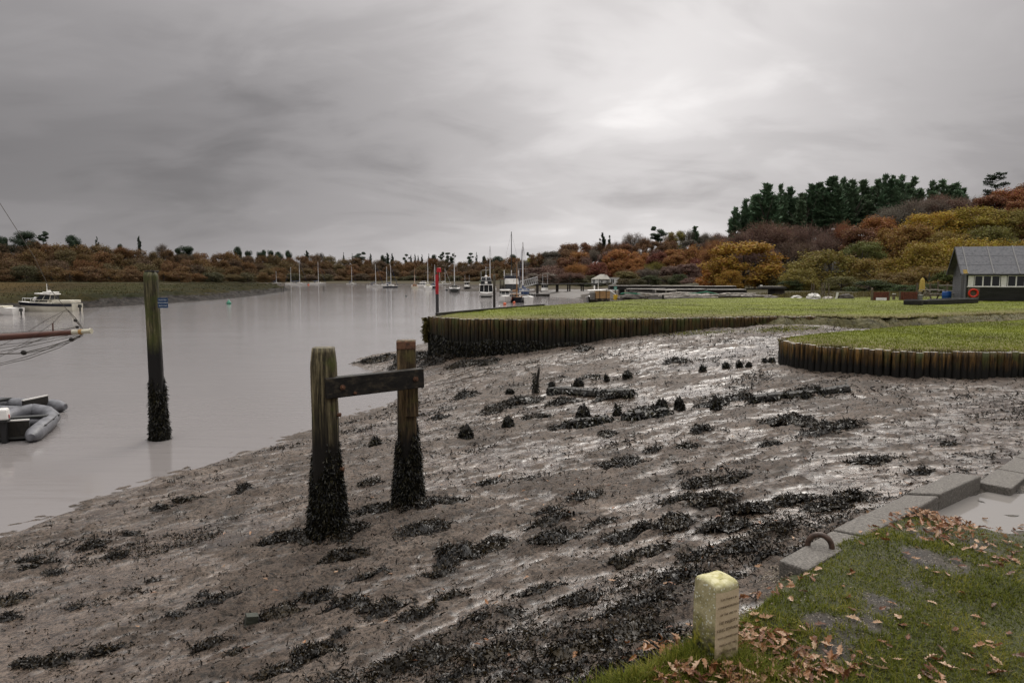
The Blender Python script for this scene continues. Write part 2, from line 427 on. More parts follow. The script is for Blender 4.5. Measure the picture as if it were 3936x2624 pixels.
def water_material():
    m, t, b = new_mat('river_water')
    g = N(t, 'ShaderNodeNewGeometry')
    mp = N(t, 'ShaderNodeMapping'); mp.inputs['Scale'].default_value = (0.16, 1.0, 1); mp.inputs['Rotation'].default_value = (0, 0, math.radians(-4)); t.links.new(g.outputs['Position'], mp.inputs[0])
    n1 = N(t, 'ShaderNodeTexNoise', inp={'Scale': 3.2, 'Detail': 4, 'Roughness': 0.5, 'Distortion': 0.3}); t.links.new(mp.outputs[0], n1.inputs['Vector'])
    n2 = N(t, 'ShaderNodeTexNoise', inp={'Scale': 0.35, 'Detail': 3, 'Roughness': 0.5}); t.links.new(mp.outputs[0], n2.inputs['Vector'])
    n3 = N(t, 'ShaderNodeTexNoise', inp={'Scale': 0.035, 'Detail': 4, 'Roughness': 0.6}); t.links.new(g.outputs['Position'], n3.inputs['Vector'])
    h = math_n(t, 'ADD', math_n(t, 'MULTIPLY', n1.outputs[0], 0.55), math_n(t, 'MULTIPLY', n2.outputs[0], 1.0))
    st = ramp_n(t, n3.outputs[0], [(0.35, 0.12), (0.65, 0.36)])
    bn = N(t, 'ShaderNodeBump', inp={'Distance': 0.10}); t.links.new(h, bn.inputs['Height']); t.links.new(st, bn.inputs['Strength']); t.links.new(bn.outputs[0], b.inputs['Normal'])
    b.inputs['Base Color'].default_value = (0.20, 0.184, 0.178, 1)
    b.inputs['Roughness'].default_value = 0.09
    b.inputs['IOR'].default_value = 1.45
    return m
def lawn_material():
    m, t, b = new_mat('mown_lawn')
    g = N(t, 'ShaderNodeNewGeometry')
    n1 = N(t, 'ShaderNodeTexNoise', inp={'Scale': 0.35, 'Detail': 6, 'Roughness': 0.65}); t.links.new(g.outputs['Position'], n1.inputs['Vector'])
    n2 = N(t, 'ShaderNodeTexNoise', inp={'Scale': 9, 'Detail': 6, 'Roughness': 0.7}); t.links.new(g.outputs['Position'], n2.inputs['Vector'])
    at = N(t, 'ShaderNodeAttribute', attribute_name='edge')
    f = math_n(t, 'ADD', n1.outputs[0], math_n(t, 'MULTIPLY', math_n(t, 'SUBTRACT', n2.outputs[0], 0.5), 0.55))
    c = ramp_n(t, f, [(0.28, (0.06, 0.05, 0.013)), (0.45, (0.095, 0.105, 0.012)), (0.62, (0.135, 0.155, 0.014)), (0.8, (0.19, 0.185, 0.028))])
    e = math_n(t, 'MULTIPLY', at.outputs['Fac'], math_n(t, 'ADD', 0.35, n2.outputs[0]), True)
    c = mix_n(t, e, c, (0.105, 0.078, 0.03))
    t.links.new(c, b.inputs['Base Color'])
    b.inputs['Roughness'].default_value = 0.85; b.inputs['Specular IOR Level'].default_value = 0.2
    bn = N(t, 'ShaderNodeBump', inp={'Distance': 0.05, 'Strength': 0.9}); t.links.new(n2.outputs[0], bn.inputs['Height']); t.links.new(bn.outputs[0], b.inputs['Normal'])
    return m
def land_material():
    m, t, b = new_mat('woodland_ground')
    g = N(t, 'ShaderNodeNewGeometry'); sp = N(t, 'ShaderNodeSeparateXYZ'); t.links.new(g.outputs['Position'], sp.inputs[0])
    n1 = N(t, 'ShaderNodeTexNoise', inp={'Scale': 0.25, 'Detail': 8, 'Roughness': 0.7}); t.links.new(g.outputs['Position'], n1.inputs['Vector'])
    z = math_n(t, 'ADD', sp.outputs[2], math_n(t, 'MULTIPLY', math_n(t, 'SUBTRACT', n1.outputs[0], 0.5), 1.6))
    zz = math_n(t, 'MULTIPLY', z, 0.1)
    c = ramp_n(t, zz, [(0.0, (0.05, 0.042, 0.035)), (0.06, (0.05, 0.041, 0.032)), (0.12, (0.06, 0.047, 0.026)), (0.18, (0.045, 0.038, 0.016)), (0.33, (0.028, 0.025, 0.011)), (0.5, (0.02, 0.016, 0.010))])
    k = ramp_n(t, n1.outputs[0], [(0.3, 0.55), (0.7, 1.25)])
    c = mix_n(t, 1.0, c, k, 'MULTIPLY'); t.links.new(c, b.inputs['Base Color'])
    b.inputs['Roughness'].default_value = 0.9; b.inputs['Specular IOR Level'].default_value = 0.1
    return m
def marsh_material():
    m, t, b = new_mat('saltmarsh_turf')
    g = N(t, 'ShaderNodeNewGeometry'); sp = N(t, 'ShaderNodeSeparateXYZ'); t.links.new(g.outputs['Position'], sp.inputs[0])
    mp = N(t, 'ShaderNodeMapping'); mp.inputs['Scale'].default_value = (0.35, 1, 1); t.links.new(g.outputs['Position'], mp.inputs[0])
    n1 = N(t, 'ShaderNodeTexNoise', inp={'Scale': 0.12, 'Detail': 8, 'Roughness': 0.7}); t.links.new(mp.outputs[0], n1.inputs['Vector'])
    n2 = N(t, 'ShaderNodeTexNoise', inp={'Scale': 1.6, 'Detail': 6, 'Roughness': 0.7}); t.links.new(g.outputs['Position'], n2.inputs['Vector'])
    veg = ramp_n(t, n1.outputs[0], [(0.36, (0.022, 0.028, 0.008)), (0.47, (0.05, 0.04, 0.012)), (0.56, (0.085, 0.052, 0.016)), (0.68, (0.12, 0.08, 0.03))])
    veg = mix_n(t, 1.0, veg, ramp_n(t, n2.outputs[0], [(0.34, 0.35), (0.66, 1.5)]), 'MULTIPLY')
    mudc = ramp_n(t, n2.outputs[0], [(0.42, (0.006, 0.005, 0.004)), (0.62, (0.04, 0.033, 0.028))])
    at = N(t, 'ShaderNodeAttribute', attribute_name='inland')
    band = ramp_n(t, math_n(t, 'ADD', at.outputs['Fac'], math_n(t, 'MULTIPLY', math_n(t, 'SUBTRACT', n1.outputs[0], 0.5), 0.55)), [(0.0, (0.013, 0.014, 0.006)), (0.2, (0.024, 0.026, 0.007)), (0.42, (0.026, 0.018, 0.006)), (0.6, (0.055, 0.034, 0.010)), (0.8, (0.03, 0.021, 0.008)), (1.0, (0.10, 0.075, 0.04))])
    veg = mix_n(t, 0.8, veg, band)
    zz = math_n(t, 'ADD', math_n(t, 'MULTIPLY', sp.outputs[2], 0.5), math_n(t, 'MULTIPLY', math_n(t, 'SUBTRACT', n1.outputs[0], 0.5), 0.5))
    f = ramp_n(t, zz, [(0.40, 0.0), (0.50, 1.0)])
    t.links.new(mix_n(t, f, mudc, veg), b.inputs['Base Color']); b.inputs['Specular IOR Level'].default_value = 0.08
    r = ramp_n(t, f, [(0, 0.75), (1, 0.95)]); t.links.new(r, b.inputs['Roughness'])
    bn = N(t, 'ShaderNodeBump', inp={'Distance': 0.3, 'Strength': 0.7}); t.links.new(n2.outputs[0], bn.inputs['Height']); t.links.new(bn.outputs[0], b.inputs['Normal'])
    return m
M_MUD = mud_material(); M_WATER = water_material(); M_LAWN = lawn_material(); M_LAND = land_material(); M_MARSH = marsh_material()

# ---------------------------------------------------------------- river, foreshore mud
def build_water():
    xs = np.concatenate([np.linspace(-4000, -60, 6), np.linspace(-50, 60, 8), np.linspace(90, 4000, 6)]); ys = np.concatenate([np.linspace(-60, 60, 5), np.linspace(80, 600, 6), np.linspace(700, 5000, 5)])
    X, Y = np.meshgrid(xs, ys)
    o = obj('river', mesh_np('river', np.stack([X, Y, X * 0], -1).reshape(-1, 3), grid_quads(len(ys), len(xs)), smooth_=True), M_WATER, kind='structure')
build_water()
def build_mud():
    ys = [1.2]
    while ys[-1] < 47: ys.append(ys[-1] + 0.010 + 0.0043 * max(2.0, ys[-1]))
    xp = [0.0]
    while xp[-1] < 34: xp.append(xp[-1] + 0.03 + 0.0042 * xp[-1])
    xn = [0.0]
    while xn[-1] > -22: xn.append(xn[-1] - 0.03 + 0.0042 * xn[-1])
    xs = np.array(xn[::-1] + xp[1:]); ys = np.array(ys)
    X, Y = np.meshgrid(xs, ys); Z, D = mud_h(X, Y)
    me = mesh_np('foreshore_mud', np.stack([X, Y, Z], -1).reshape(-1, 3), grid_quads(len(ys), len(xs)), smooth_=True)
    a = me.attributes.new('detail', 'FLOAT', 'POINT'); a.data.foreach_set('value', D.ravel().astype(np.float32))
    obj('foreshore_mud', me, M_MUD, kind='structure')
build_mud()

# ---------------------------------------------------------------- lawns behind the pile walls
def loft_lawn(name, F, B, n, m, dz=0.0):
    f = resample_n(F, n); b = resample_n(B, n)
    w = np.linspace(0, 1, m)[None, :, None]
    XY = f[:, None] * (1 - w) + b[:, None] * w
    X, Y = XY[..., 0], XY[..., 1]
    de = np.hypot(X - f[:, None, 0], Y - f[:, None, 1])
    Z = TOP - 0.03 + dz + 0.02 * fbm(X * 0.6, Y * 0.6, 3, 5) + 0.012 * fbm(X * 4, Y * 4, 2, 6) + 0.06 * smooth(0, 6, de)
    me = mesh_np(name, np.stack([X, Y, Z], -1).reshape(-1, 3), grid_quads(n, m), smooth_=True)
    a = me.attributes.new('edge', 'FLOAT', 'POINT'); a.data.foreach_set('value', (1 - smooth(0.1, 4.5, de)).ravel().astype(np.float32))
    return obj(name, me, M_LAWN, kind='structure'), X, Y, Z, de
LF = np.concatenate([chaikin(SPIT_F), SPIT_FR[1:]])
LB = np.concatenate([chaikin(SPIT_B), np.array([P(2700, 1147), P(3100, 1146), [40, 62], [75, 66]])])
LAWN1 = loft_lawn('lawn', LF, LB, 260, 90)
NF = chaikin(NOSE_F); NB = chaikin(NOSE_B)
LAWN2 = loft_lawn('near_lawn', NF, NB, 200, 60)

def bank_material():
    return noisy('eroded_bank', (0.028, 0.024, 0.014), (0.075, 0.068, 0.024), 2.2, 0.85, 0.8, c3=(0.12, 0.095, 0.05), bscale=9, dist=0.08, coord='Object')
M_BANK = bank_material()
def build_bank():              # grassy scarp where the pile wall gives out
    e = resample(np.concatenate([SPIT_F[-2:], SPIT_FR[1:]]), 0.15); n = len(e); m = 26
    w = np.linspace(0, 1, m)[None, :]
    nz = fbm(e[:, 0] * 0.8, e[:, 1] * 0, 3, 77)[:, None]
    run = 0.9 + 0.5 * nz + 0.6 * smooth(14, 22, e[:, :1])
    X = e[:, :1] + 0 * w + 0.1 * nz; Y = e[:, 1:] + 0.6 - (run + 0.75) * w
    zb = H0(X[:, -1:], Y[:, -1:]) - 0.06
    prof = 1 - smooth(0.3, 0.95, w + 0.10 * fbm(X * 2.2, Y * 2.2, 3, 78))
    Z = zb + (TOP - 0.045 - zb) * prof + 0.05 * fbm(X * 5, Y * 5, 3, 79) * np.sin(np.pi * w)
    me = mesh_np('grass_bank', np.stack([X, Y, Z], -1).reshape(-1, 3), grid_quads(n, m), smooth_=True)
    obj('grass_bank', me, M_BANK, kind='structure')
    return X, Y, Z
BANK = build_bank()

# ---------------------------------------------------------------- grass as blades
def blade_mesh(name, px, py, pz, rng, length, width, lean=0.5, seg=2):
    n = len(px)
    L = length * rng.uniform(0.5, 1.25, n); W = width * rng.uniform(0.7, 1.3, n)
    az = rng.uniform(0, 2 * np.pi, n); ln = lean * rng.uniform(0.1, 1.3, n)
    dx, dy = np.cos(az), np.sin(az); sx, sy = -dy, dx
    base = np.stack([px, py, pz - 0.01], 1)
    V = []
    for k in range(seg):
        t = k / seg
        c = base + np.stack([dx * L * ln * t * t, dy * L * ln * t * t, L * t * (1 - 0.25 * ln * t)], 1)
        h = np.stack([sx, sy, 0 * sx], 1) * (W * (1 - 0.55 * t) / 2)[:, None]
        V += [c - h, c + h]
    V.append(base + np.stack([dx * L * ln, dy * L * ln, L * (1 - 0.25 * ln)], 1))
    k = 2 * seg + 1
    V = np.stack(V, 1).reshape(-1, 3); o = (np.arange(n) * k)[:, None]
    quads = np.concatenate([o + np.array([[2 * i, 2 * i + 1, 2 * i + 3, 2 * i + 2]]) for i in range(seg - 1)]) if seg > 1 else None
    tris = o + np.array([[2 * seg - 2, 2 * seg - 1, 2 * seg]])
    return mesh_np(name, V, quads, tris)
def grass_material(name, a, b_, c_, scale=0.8):
    m, t, b = new_mat(name)
    g = N(t, 'ShaderNodeNewGeometry')
    n1 = N(t, 'ShaderNodeTexNoise', inp={'Scale': scale, 'Detail': 4}); t.links.new(g.outputs['Position'], n1.inputs['Vector'])
    f = math_n(t, 'ADD', math_n(t, 'MULTIPLY', g.outputs['Random Per Island'], 0.55), math_n(t, 'MULTIPLY', math_n(t, 'SUBTRACT', n1.outputs[0], 0.28), 0.9))
    c = ramp_n(t, f, [(0.12, a), (0.5, b_), (0.88, c_)])
    t.links.new(c, b.inputs['Base Color']); b.inputs['Roughness'].default_value = 0.55; b.inputs['Specular IOR Level'].default_value = 0.085
    tr = N(t, 'ShaderNodeBsdfTranslucent'); t.links.new(c, tr.inputs[0])
    mx = N(t, 'ShaderNodeMixShader'); mx.inputs[0].default_value = 0.35
    t.links.new(b.outputs[0], mx.inputs[1]); t.links.new(tr.outputs[0], mx.inputs[2]); t.links.new(mx.outputs[0], t.nodes['Material Output'].inputs[0])
    return m
M_GLAWN = grass_material('lawn_grass', (0.065, 0.07, 0.010), (0.14, 0.168, 0.014), (0.20, 0.215, 0.024), 0.35)
M_GNEAR = grass_material('bank_grass', (0.045, 0.055, 0.01), (0.115, 0.132, 0.016), (0.26, 0.225, 0.05), 2.2)
M_GDRY = grass_material('dry_grass', (0.05, 0.04, 0.016), (0.095, 0.08, 0.025), (0.16, 0.125, 0.05), 0.9)
def scatter_grid(L, n, rng, pw):
    _, X, Y, Z, de = L
    w = np.exp(-Y / 14.0) if pw else np.ones_like(Y)
    w = w * (np.abs(X) < 1.05 * Y + 3)
    ar = np.zeros_like(X); ax = np.hypot(np.gradient(X, axis=0), np.gradient(Y, axis=0)) * np.hypot(np.gradient(X, axis=1), np.gradient(Y, axis=1))
    p = (w * ax).ravel(); p /= p.sum()
    i = rng.choice(len(p), n, p=p)
    j = np.stack([rng.uniform(-0.5, 0.5, n), rng.uniform(-0.5, 0.5, n)])
    gx = np.gradient(X, axis=0).ravel()[i] * j[0] + np.gradient(X, axis=1).ravel()[i] * j[1]; gy = np.gradient(Y, axis=0).ravel()[i] * j[0] + np.gradient(Y, axis=1).ravel()[i] * j[1]
    return X.ravel()[i] + gx, Y.ravel()[i] + gy, Z.ravel()[i], de.ravel()[i]
def lawn_blades():
    rng = np.random.RandomState(3)
    x, y, z, de = scatter_grid(LAWN1, 92000, rng, True); k = rng.uniform(0, 1, len(x)) < 0.25 + 0.75 * smooth(0.6, 5.0, de + 1.4 * vnoise(x * 0.7, y * 0.7, 19)); x, y, z = x[k], y[k], z[k]
    obj('lawn_grass', blade_mesh('lawn_grass', x, y, z, rng, 0.06, 0.03, 1.1, 1), M_GLAWN, kind='stuff').update_tag()
    x, y, z, de = scatter_grid(LAWN2, 72000, rng, True); k = rng.uniform(0, 1, len(x)) < 0.4 + 0.6 * smooth(0.1, 0.9, de + 0.4 * vnoise(x * 2, y * 2, 19)); x, y, z = x[k], y[k], z[k]
    obj('near_lawn_grass', blade_mesh('near_lawn_grass', x, y, z, rng, 0.055, 0.022, 0.9, 1), M_GLAWN, kind='stuff')
    # rough edge tufts on both lips and the bank
    e = resample(np.concatenate([SPIT_F, SPIT_FR[1:]]), 0.02); i = rng.randint(0, len(e), 12000)
    j = resample(NF, 0.02); k = rng.randint(0, len(j), 6000)
    xs = np.concatenate([e[i, 0], j[k, 0]]) + rng.normal(0, 0.05, 18000); ys = np.concatenate([e[i, 1], j[k, 1]]) + np.abs(rng.normal(0.06, 0.14, 18000))
    keep = vnoise(xs * 1.3, ys * 1.3, 5) + 0.5 * vnoise(xs * 5, ys * 5, 6) > 0.05
    X, Y, Z = BANK; q = rng.randint(0, X.size, 14000); kk = Z.ravel()[q] > 1.82 + 0.2 * vnoise(X.ravel()[q], Y.ravel()[q], 8)
    bx, by, bz = X.ravel()[q][kk], Y.ravel()[q][kk], Z.ravel()[q][kk]
    xs = np.concatenate([xs[keep], bx]); ys = np.concatenate([ys[keep], by]); zs = np.concatenate([np.full(keep.sum(), TOP - 0.02), bz])
    obj('edge_grass', blade_mesh('edge_grass', xs, ys, zs, rng, 0.11, 0.018, 1.4, 2), M_GDRY, kind='stuff')
    # green weed patches growing on the upper mud
    gx, gy = [], []
    for px, py, n, sx, sy in ((2690, 1282, 900, 0.75, 0.35), (3000, 1271, 1500, 0.7, 0.5), (3060, 1262, 700, 0.6, 0.4)):
        c = on_mud(px, py); gx.append(c[0] + rng.normal(0, sx, n)); gy.append(c[1] + rng.normal(0, sy, n))
    gx = np.concatenate(gx); gy = np.concatenate(gy)
    obj('shore_weed_grass', blade_mesh('shore_weed_grass', gx, gy, mud_h(gx, gy)[0], rng, 0.07, 0.03, 1.0, 1), M_GNEAR, kind='stuff')
lawn_blades()

# ---------------------------------------------------------------- trees: meshes
def cards(rng, c, nrm, size, aspect=0.7, jit=0.35):
    n = len(c)
    nrm = nrm / np.maximum(1e-6, np.linalg.norm(nrm, axis=1, keepdims=True))
    r = rng.normal(size=(n, 3)); t = np.cross(nrm, r); t /= np.maximum(1e-6, np.linalg.norm(t, axis=1, keepdims=True)); b = np.cross(nrm, t)
    s = (size * rng.uniform(0.6, 1.4, n))[:, None] / 2
    V = np.stack([c - t * s, c - b * s * aspect + nrm * s * rng.uniform(-jit, jit, (n, 1)), c + t * s, c + b * s * aspect + nrm * s * rng.uniform(-jit, jit, (n, 1))], 1)
    return V.reshape(-1, 3), (np.arange(n) * 4)[:, None] + np.array([[0, 1, 2, 3]])
def rdir(rng, n):
    d = rng.normal(size=(n, 3)); return d / np.linalg.norm(d, axis=1, keepdims=True)
# every tree mesh is 1 high and +-1 wide; the tree's Empty scales it
def oak_crown(seed, lobes, per, card, W=10.0, Hh=10.0, low=0.1, name='crown'):
    rng = np.random.RandomState(seed); C = []; Nn = []
    for i in range(lobes):
        u = rng.uniform(0.03, 0.90) if i > 2 else 0.86 + 0.03 * i
        prof = math.sqrt(max(0.05, 1 - ((u - 0.38) / 0.66) ** 2)) if u > 0.38 else 0.82 + 0.18 * u / 0.38
        lr = rng.uniform(0.20, 0.33) * W / 2
        a = rng.uniform(0, 6.283); rad = (W / 2 * prof - lr * 0.75) * math.sqrt(rng.uniform(0.35, 1.05))
        lc = np.array([math.cos(a) * rad, math.sin(a) * rad, Hh * (low + (1 - low) * u) - 0.35 * lr])
        dd = rdir(rng, per); dd[:, 2] = dd[:, 2] * 0.85 + 0.18
        rr = rng.uniform(0.3, 1.0, (per, 1)) ** 0.55 * (1 + 0.17 * rng.normal(size=(per, 1)))
        C.append(lc + dd * lr * rr * np.array([1.15, 1.15, 0.9])); Nn.append(dd + rng.normal(0, 0.5, (per, 3)))
    C = np.concatenate(C); Nn = np.concatenate(Nn)
    v, q = cards(rng, C, Nn, card)
    v = v / np.array([W / 2, W / 2, v[:, 2].max()])
    return mesh_np(name, v, q)
def branch_segs(rng, W, Hh, depth, spread=0.6, first=0.22):
    segs = []; tips = []
    def grow(p, d, L, r, k):
        q = p + d * L
        segs.append((p, q, r, r * 0.7))
        if k == 0: tips.append((q, d)); return
        nb = 4 if k > 1 else 4
        for i in range(nb):
            s = p + (q - p) * rng.uniform(0.45, 1.0)
            e = d + rdir(rng, 1)[0] * spread * rng.uniform(0.7, 1.3); e[2] += 0.12; e /= np.linalg.norm(e)
            grow(s, e, L * rng.uniform(0.55, 0.8), r * 0.55, k - 1)
    p = np.zeros(3)
    for i in range(6):
        a = rng.uniform(0, 6.28); e = np.array([math.cos(a) * rng.uniform(0.3, 0.9), math.sin(a) * rng.uniform(0.3, 0.9), 0.8]); e /= np.linalg.norm(e)
        grow(np.array([0, 0, Hh * first * rng.uniform(0.7, 1.5)]), e, Hh * 0.26, 0.13, depth)
    return segs, tips
def tubes3(segs):
    V = []; T = []
    for k, (p, q, r0, r1) in enumerate(segs):
        d = q - p; d = d / max(1e-6, np.linalg.norm(d)); a = np.cross(d, [0.3, 0.9, 0.31]); a /= np.linalg.norm(a); b = np.cross(d, a)
        for c, r in ((p, r0), (q, r1)):
            for j in range(3): V.append(c + r * (a * math.cos(2.094 * j) + b * math.sin(2.094 * j)))
        o = 6 * k
        for j in range(3):
            j2 = (j + 1) % 3; T.append((o + j, o + j2, o + 3 + j2, o + 3 + j))
    return np.array(V), np.array(T)
def twig_tree(seed, W=10.0, Hh=10.0, depth=3, ntwig=9000, tw=0.035, leafy=0.0, fill=1.0):
    rng = np.random.RandomState(seed)
    segs, tips = branch_segs(rng, W, Hh, depth)
    v1, q1 = tubes3(segs)
    T = np.array([t[0] for t in tips]); D = np.array([t[1] for t in tips])
    # pull into the crown outline
    ext = np.abs(T[:, :2]).max(); top = T[:, 2].max()
    i = rng.randint(0, len(T), ntwig)
    base = T[i] + rng.normal(0, 0.55 * fill, (ntwig, 3)); dd = D[i] + rng.normal(0, 0.65, (ntwig, 3)); dd[:, 2] += 0.25; dd /= np.linalg.norm(dd, axis=1, keepdims=True)
    L = rng.uniform(0.4, 1.1, (ntwig, 1)); s = np.cross(dd, rng.normal(size=(ntwig, 3))); s /= np.linalg.norm(s, axis=1, keepdims=True)
    v2 = np.stack([base - s * tw, base + s * tw, base + dd * L], 1).reshape(-1, 3)
    t2 = np.arange(ntwig * 3).reshape(-1, 3) + len(v1)
    v = np.concatenate([v1, v2]); 
    v[:, :2] /= np.percentile(np.abs(v[:, :2]), 99.6); v[:, 2] /= v[:, 2].max()
    return mesh_np('crown', v, q1, t2)
def conifer_mesh(seed, W=6.0, Hh=16.0, nb=300, per=26, bushy=0.62, card=0.85, tip=1.0):
    rng = np.random.RandomState(seed); C = []; D = []
    tops = [(0, 0, 1.0, 0.62)] + [(rng.uniform(-0.5, 0.5) * W / 2, rng.uniform(-0.5, 0.5) * W / 2, rng.uniform(0.68, 0.93), 0.42) for _ in range(4)]
    for (ox, oy, ht, wd) in tops:
        for i in range(nb // len(tops)):
            f = rng.uniform(0.12, 1.0) ** 0.8; z = f * ht * Hh
            L = (W / 2) * wd * ((1 - f) ** bushy) * rng.uniform(0.55, 1.2) + 0.12
            a = rng.uniform(0, 6.28)
            t = rng.uniform(0.05, 1, per)[:, None]
            e = np.array([math.cos(a), math.sin(a), 0.0])
            p = np.array([ox * (1 - 0.2 * f), oy * (1 - 0.2 * f), z]) + e * L * t + np.array([0, 0, 1]) * (-0.25 * L * t + 0.55 * L * t * t) + rng.normal(0, 0.16, (per, 3))
            C.append(p); D.append(np.tile(e * 0.7 + np.array([0, 0, 0.55 + 0.6 * f]), (per, 1)) + rng.normal(0, 0.35, (per, 3)))
    C = np.concatenate(C); D = np.concatenate(D); D /= np.linalg.norm(D, axis=1, keepdims=True); n = len(C)
    s = np.cross(D, rng.normal(size=(n, 3))); s /= np.linalg.norm(s, axis=1, keepdims=True)
    L = (card * rng.uniform(0.6, 1.5, n))[:, None]; w = 0.12 * rng.uniform(0.6, 1.3, (n, 1))
    V = np.stack([C - D * L * 0.4, C - s * w, C + D * L * 0.6, C + s * w], 1).reshape(-1, 3)
    V[:, 2] = np.maximum(V[:, 2], 0.0)
    V /= np.array([W / 2, W / 2, V[:, 2].max()])
    return mesh_np('crown', V, (np.arange(n) * 4)[:, None] + np.array([[0, 1, 2, 3]]))
def pine_mesh(seed, W=9.0, Hh=14.0, dense=1.0, flat=0.45, start=0.45, layers=13):
    rng = np.random.RandomState(seed); C = []; Nn = []; segs = []
    for i in range(layers):
        a = rng.uniform(0, 6.28); f = rng.uniform(start, 0.97); r = W / 2 * rng.uniform(0.1, 0.78) * math.sqrt(max(0.12, 1 - ((f - start - 0.12) / (1 - start)) ** 2))
        c = np.array([math.cos(a) * r, math.sin(a) * r, f * Hh]); n = int(230 * dense)
        d = rdir(rng, n); lr = W * rng.uniform(0.13, 0.21)
        C.append(c + d * lr * np.array([1, 1, flat]) * rng.uniform(0.3, 1, (n, 1)) ** 0.5); Nn.append(d + np.array([0, 0, 0.5]))
        segs.append((np.array([0, 0, (f - 0.12) * Hh]), c, 0.12, 0.05))
    v, q = cards(rng, np.concatenate(C), np.concatenate(Nn), 0.5, 0.55)
    v1, q1 = tubes3(segs)
    vv = np.concatenate([v, v1]); vv = vv / np.array([W / 2, W / 2, vv[:, 2].max()])
    return mesh_np('crown', vv, np.concatenate([q, q1 + len(v)]))
def cedar_mesh(seed, W=14.0, Hh=14.0):
    rng = np.random.RandomState(seed); C = []; segs = []
    for i in range(26):
        f = rng.uniform(0.35, 0.98); a = rng.uniform(0, 6.28); L = W / 2 * (1.15 - 0.75 * f) * rng.uniform(0.6, 1.1)
        e = np.array([math.cos(a), math.sin(a), 0.0]); n = 170
        t = rng.uniform(0.25, 1, (n, 1)); z = f * Hh + 0.18 * L
        C.append(np.array([0, 0, z]) + e * L * t + np.cross(e, [0, 0, 1]) * rng.normal(0, 0.55, (n, 1)) + np.array([0, 0, 1]) * (rng.normal(0, 0.13, (n, 1)) + 0.1 * L * t))
        segs.append((np.array([0, 0, f * Hh]), np.array([0, 0, z]) + e * L, 0.1, 0.03))
    C = np.concatenate(C); v, q = cards(rng, C, np.tile([0, 0, 1.0], (len(C), 1)) + rng.normal(0, 0.4, (len(C), 3)), 0.5, 0.4)
    v1, q1 = tubes3(segs); vv = np.concatenate([v, v1])
    vv /= np.array([W / 2, W / 2, vv[:, 2].max()])
    return mesh_np('crown', vv, np.concatenate([q, q1 + len(v)]))
def trunk_mesh(seed, r=0.035, top=0.72, limbs=5):
    rng = np.random.RandomState(seed); mb = MB()
    mb.tube([(0, 0, -0.25), (0.01, 0, 0.12), (-0.02, 0.02, 0.4), (0.01, 0.01, top)], [r * 1.7, r * 1.25, r, r * 0.35], 7)
    for i in range(limbs):
        a = rng.uniform(0, 6.28); z = rng.uniform(0.2, 0.45); q = rng.uniform(0.4, 0.75)
        mb.tube([(0, 0, z), (q * 0.5 * math.cos(a), q * 0.5 * math.sin(a), z + 0.14), (q * math.cos(a), q * math.sin(a), z + 0.32)], [r * 0.6, r * 0.45, r * 0.15], 5)
    return mb.mesh('trunk', True)
def leaf_material(name, trans=0.3, rough=0.7, vary=0.5):
    m, t, b = new_mat(name)
    oi = N(t, 'ShaderNodeObjectInfo'); g = N(t, 'ShaderNodeNewGeometry'); tc = N(t, 'ShaderNodeTexCoord')
    n1 = N(t, 'ShaderNodeTexNoise', inp={'Scale': 0.45, 'Detail': 3, 'Roughness': 0.6}); t.links.new(g.outputs['Position'], n1.inputs['Vector'])
    k = math_n(t, 'ADD', math_n(t, 'MULTIPLY', g.outputs['Random Per Island'], vary), math_n(t, 'ADD', 1 - vary / 2 - 0.45, math_n(t, 'MULTIPLY', n1.outputs[0], 0.9)))
    sc = N(t, 'ShaderNodeVectorMath', operation='SCALE'); t.links.new(oi.outputs['Color'], sc.inputs[0]); t.links.new(k, sc.inputs['Scale'])
    hs = N(t, 'ShaderNodeHueSaturation'); t.links.new(sc.outputs[0], hs.inputs['Color'])
    t.links.new(math_n(t, 'ADD', 0.475, math_n(t, 'MULTIPLY', g.outputs['Random Per Island'], 0.05)), hs.inputs['Hue'])
    t.links.new(hs.outputs[0], b.inputs['Base Color']); b.inputs['Roughness'].default_value = rough; b.inputs['Specular IOR Level'].default_value = 0.15
    tr = N(t, 'ShaderNodeBsdfTranslucent'); t.links.new(hs.outputs[0], tr.inputs[0])
    mx = N(t, 'ShaderNodeMixShader'); mx.inputs[0].default_value = trans
    t.links.new(b.outputs[0], mx.inputs[1]); t.links.new(tr.outputs[0], mx.inputs[2]); t.links.new(mx.outputs[0], t.nodes['Material Output'].inputs[0])
    return m
M_LEAF = leaf_material('autumn_foliage'); M_NEEDLE = leaf_material('conifer_foliage', 0.12, 0.65, 0.6)
M_BARK = noisy('bark', (0.03, 0.024, 0.018), (0.085, 0.07, 0.055), 2, 0.9, 0.4, (3, 3, 0.5))
KIND = {
    'oak': [(oak_crown(100 + i, 46, 260, 0.34), M_LEAF) for i in range(4)],
    'far': [(oak_crown(200 + i, 62, 105, 0.55, 15.0, 9.5, low=0.0), M_LEAF) for i in range(5)],
    'bush': [(oak_crown(300 + i, 50, 260, 0.27, 10, 8, low=-0.05), M_LEAF) for i in range(3)],
    'twig': [(twig_tree(400 + i), M_LEAF) for i in range(3)],
    'bare': [(twig_tree(450 + i, ntwig=2600, tw=0.028, fill=0.8), M_LEAF) for i in range(2)],
    'conifer': [(conifer_mesh(500 + i), M_NEEDLE) for i in range(4)],
    'fir': [(conifer_mesh(550 + i, 5, 14, 110, 18, 0.9), M_NEEDLE) for i in range(2)],
    'pine': [(pine_mesh(600 + i), M_NEEDLE) for i in range(4)],
    'roundpine': [(pine_mesh(650 + i, 14, 12, 1.5, 0.7, 0.15, 24), M_NEEDLE) for i in range(2)],
    'cedar': [(cedar_mesh(700), M_NEEDLE)],
}
TRUNKS = [trunk_mesh(800 + i) for i in range(3)]
TR = []                        # px, top py, width px, depth, kind, colour, (label key)
rt = random.Random(5)
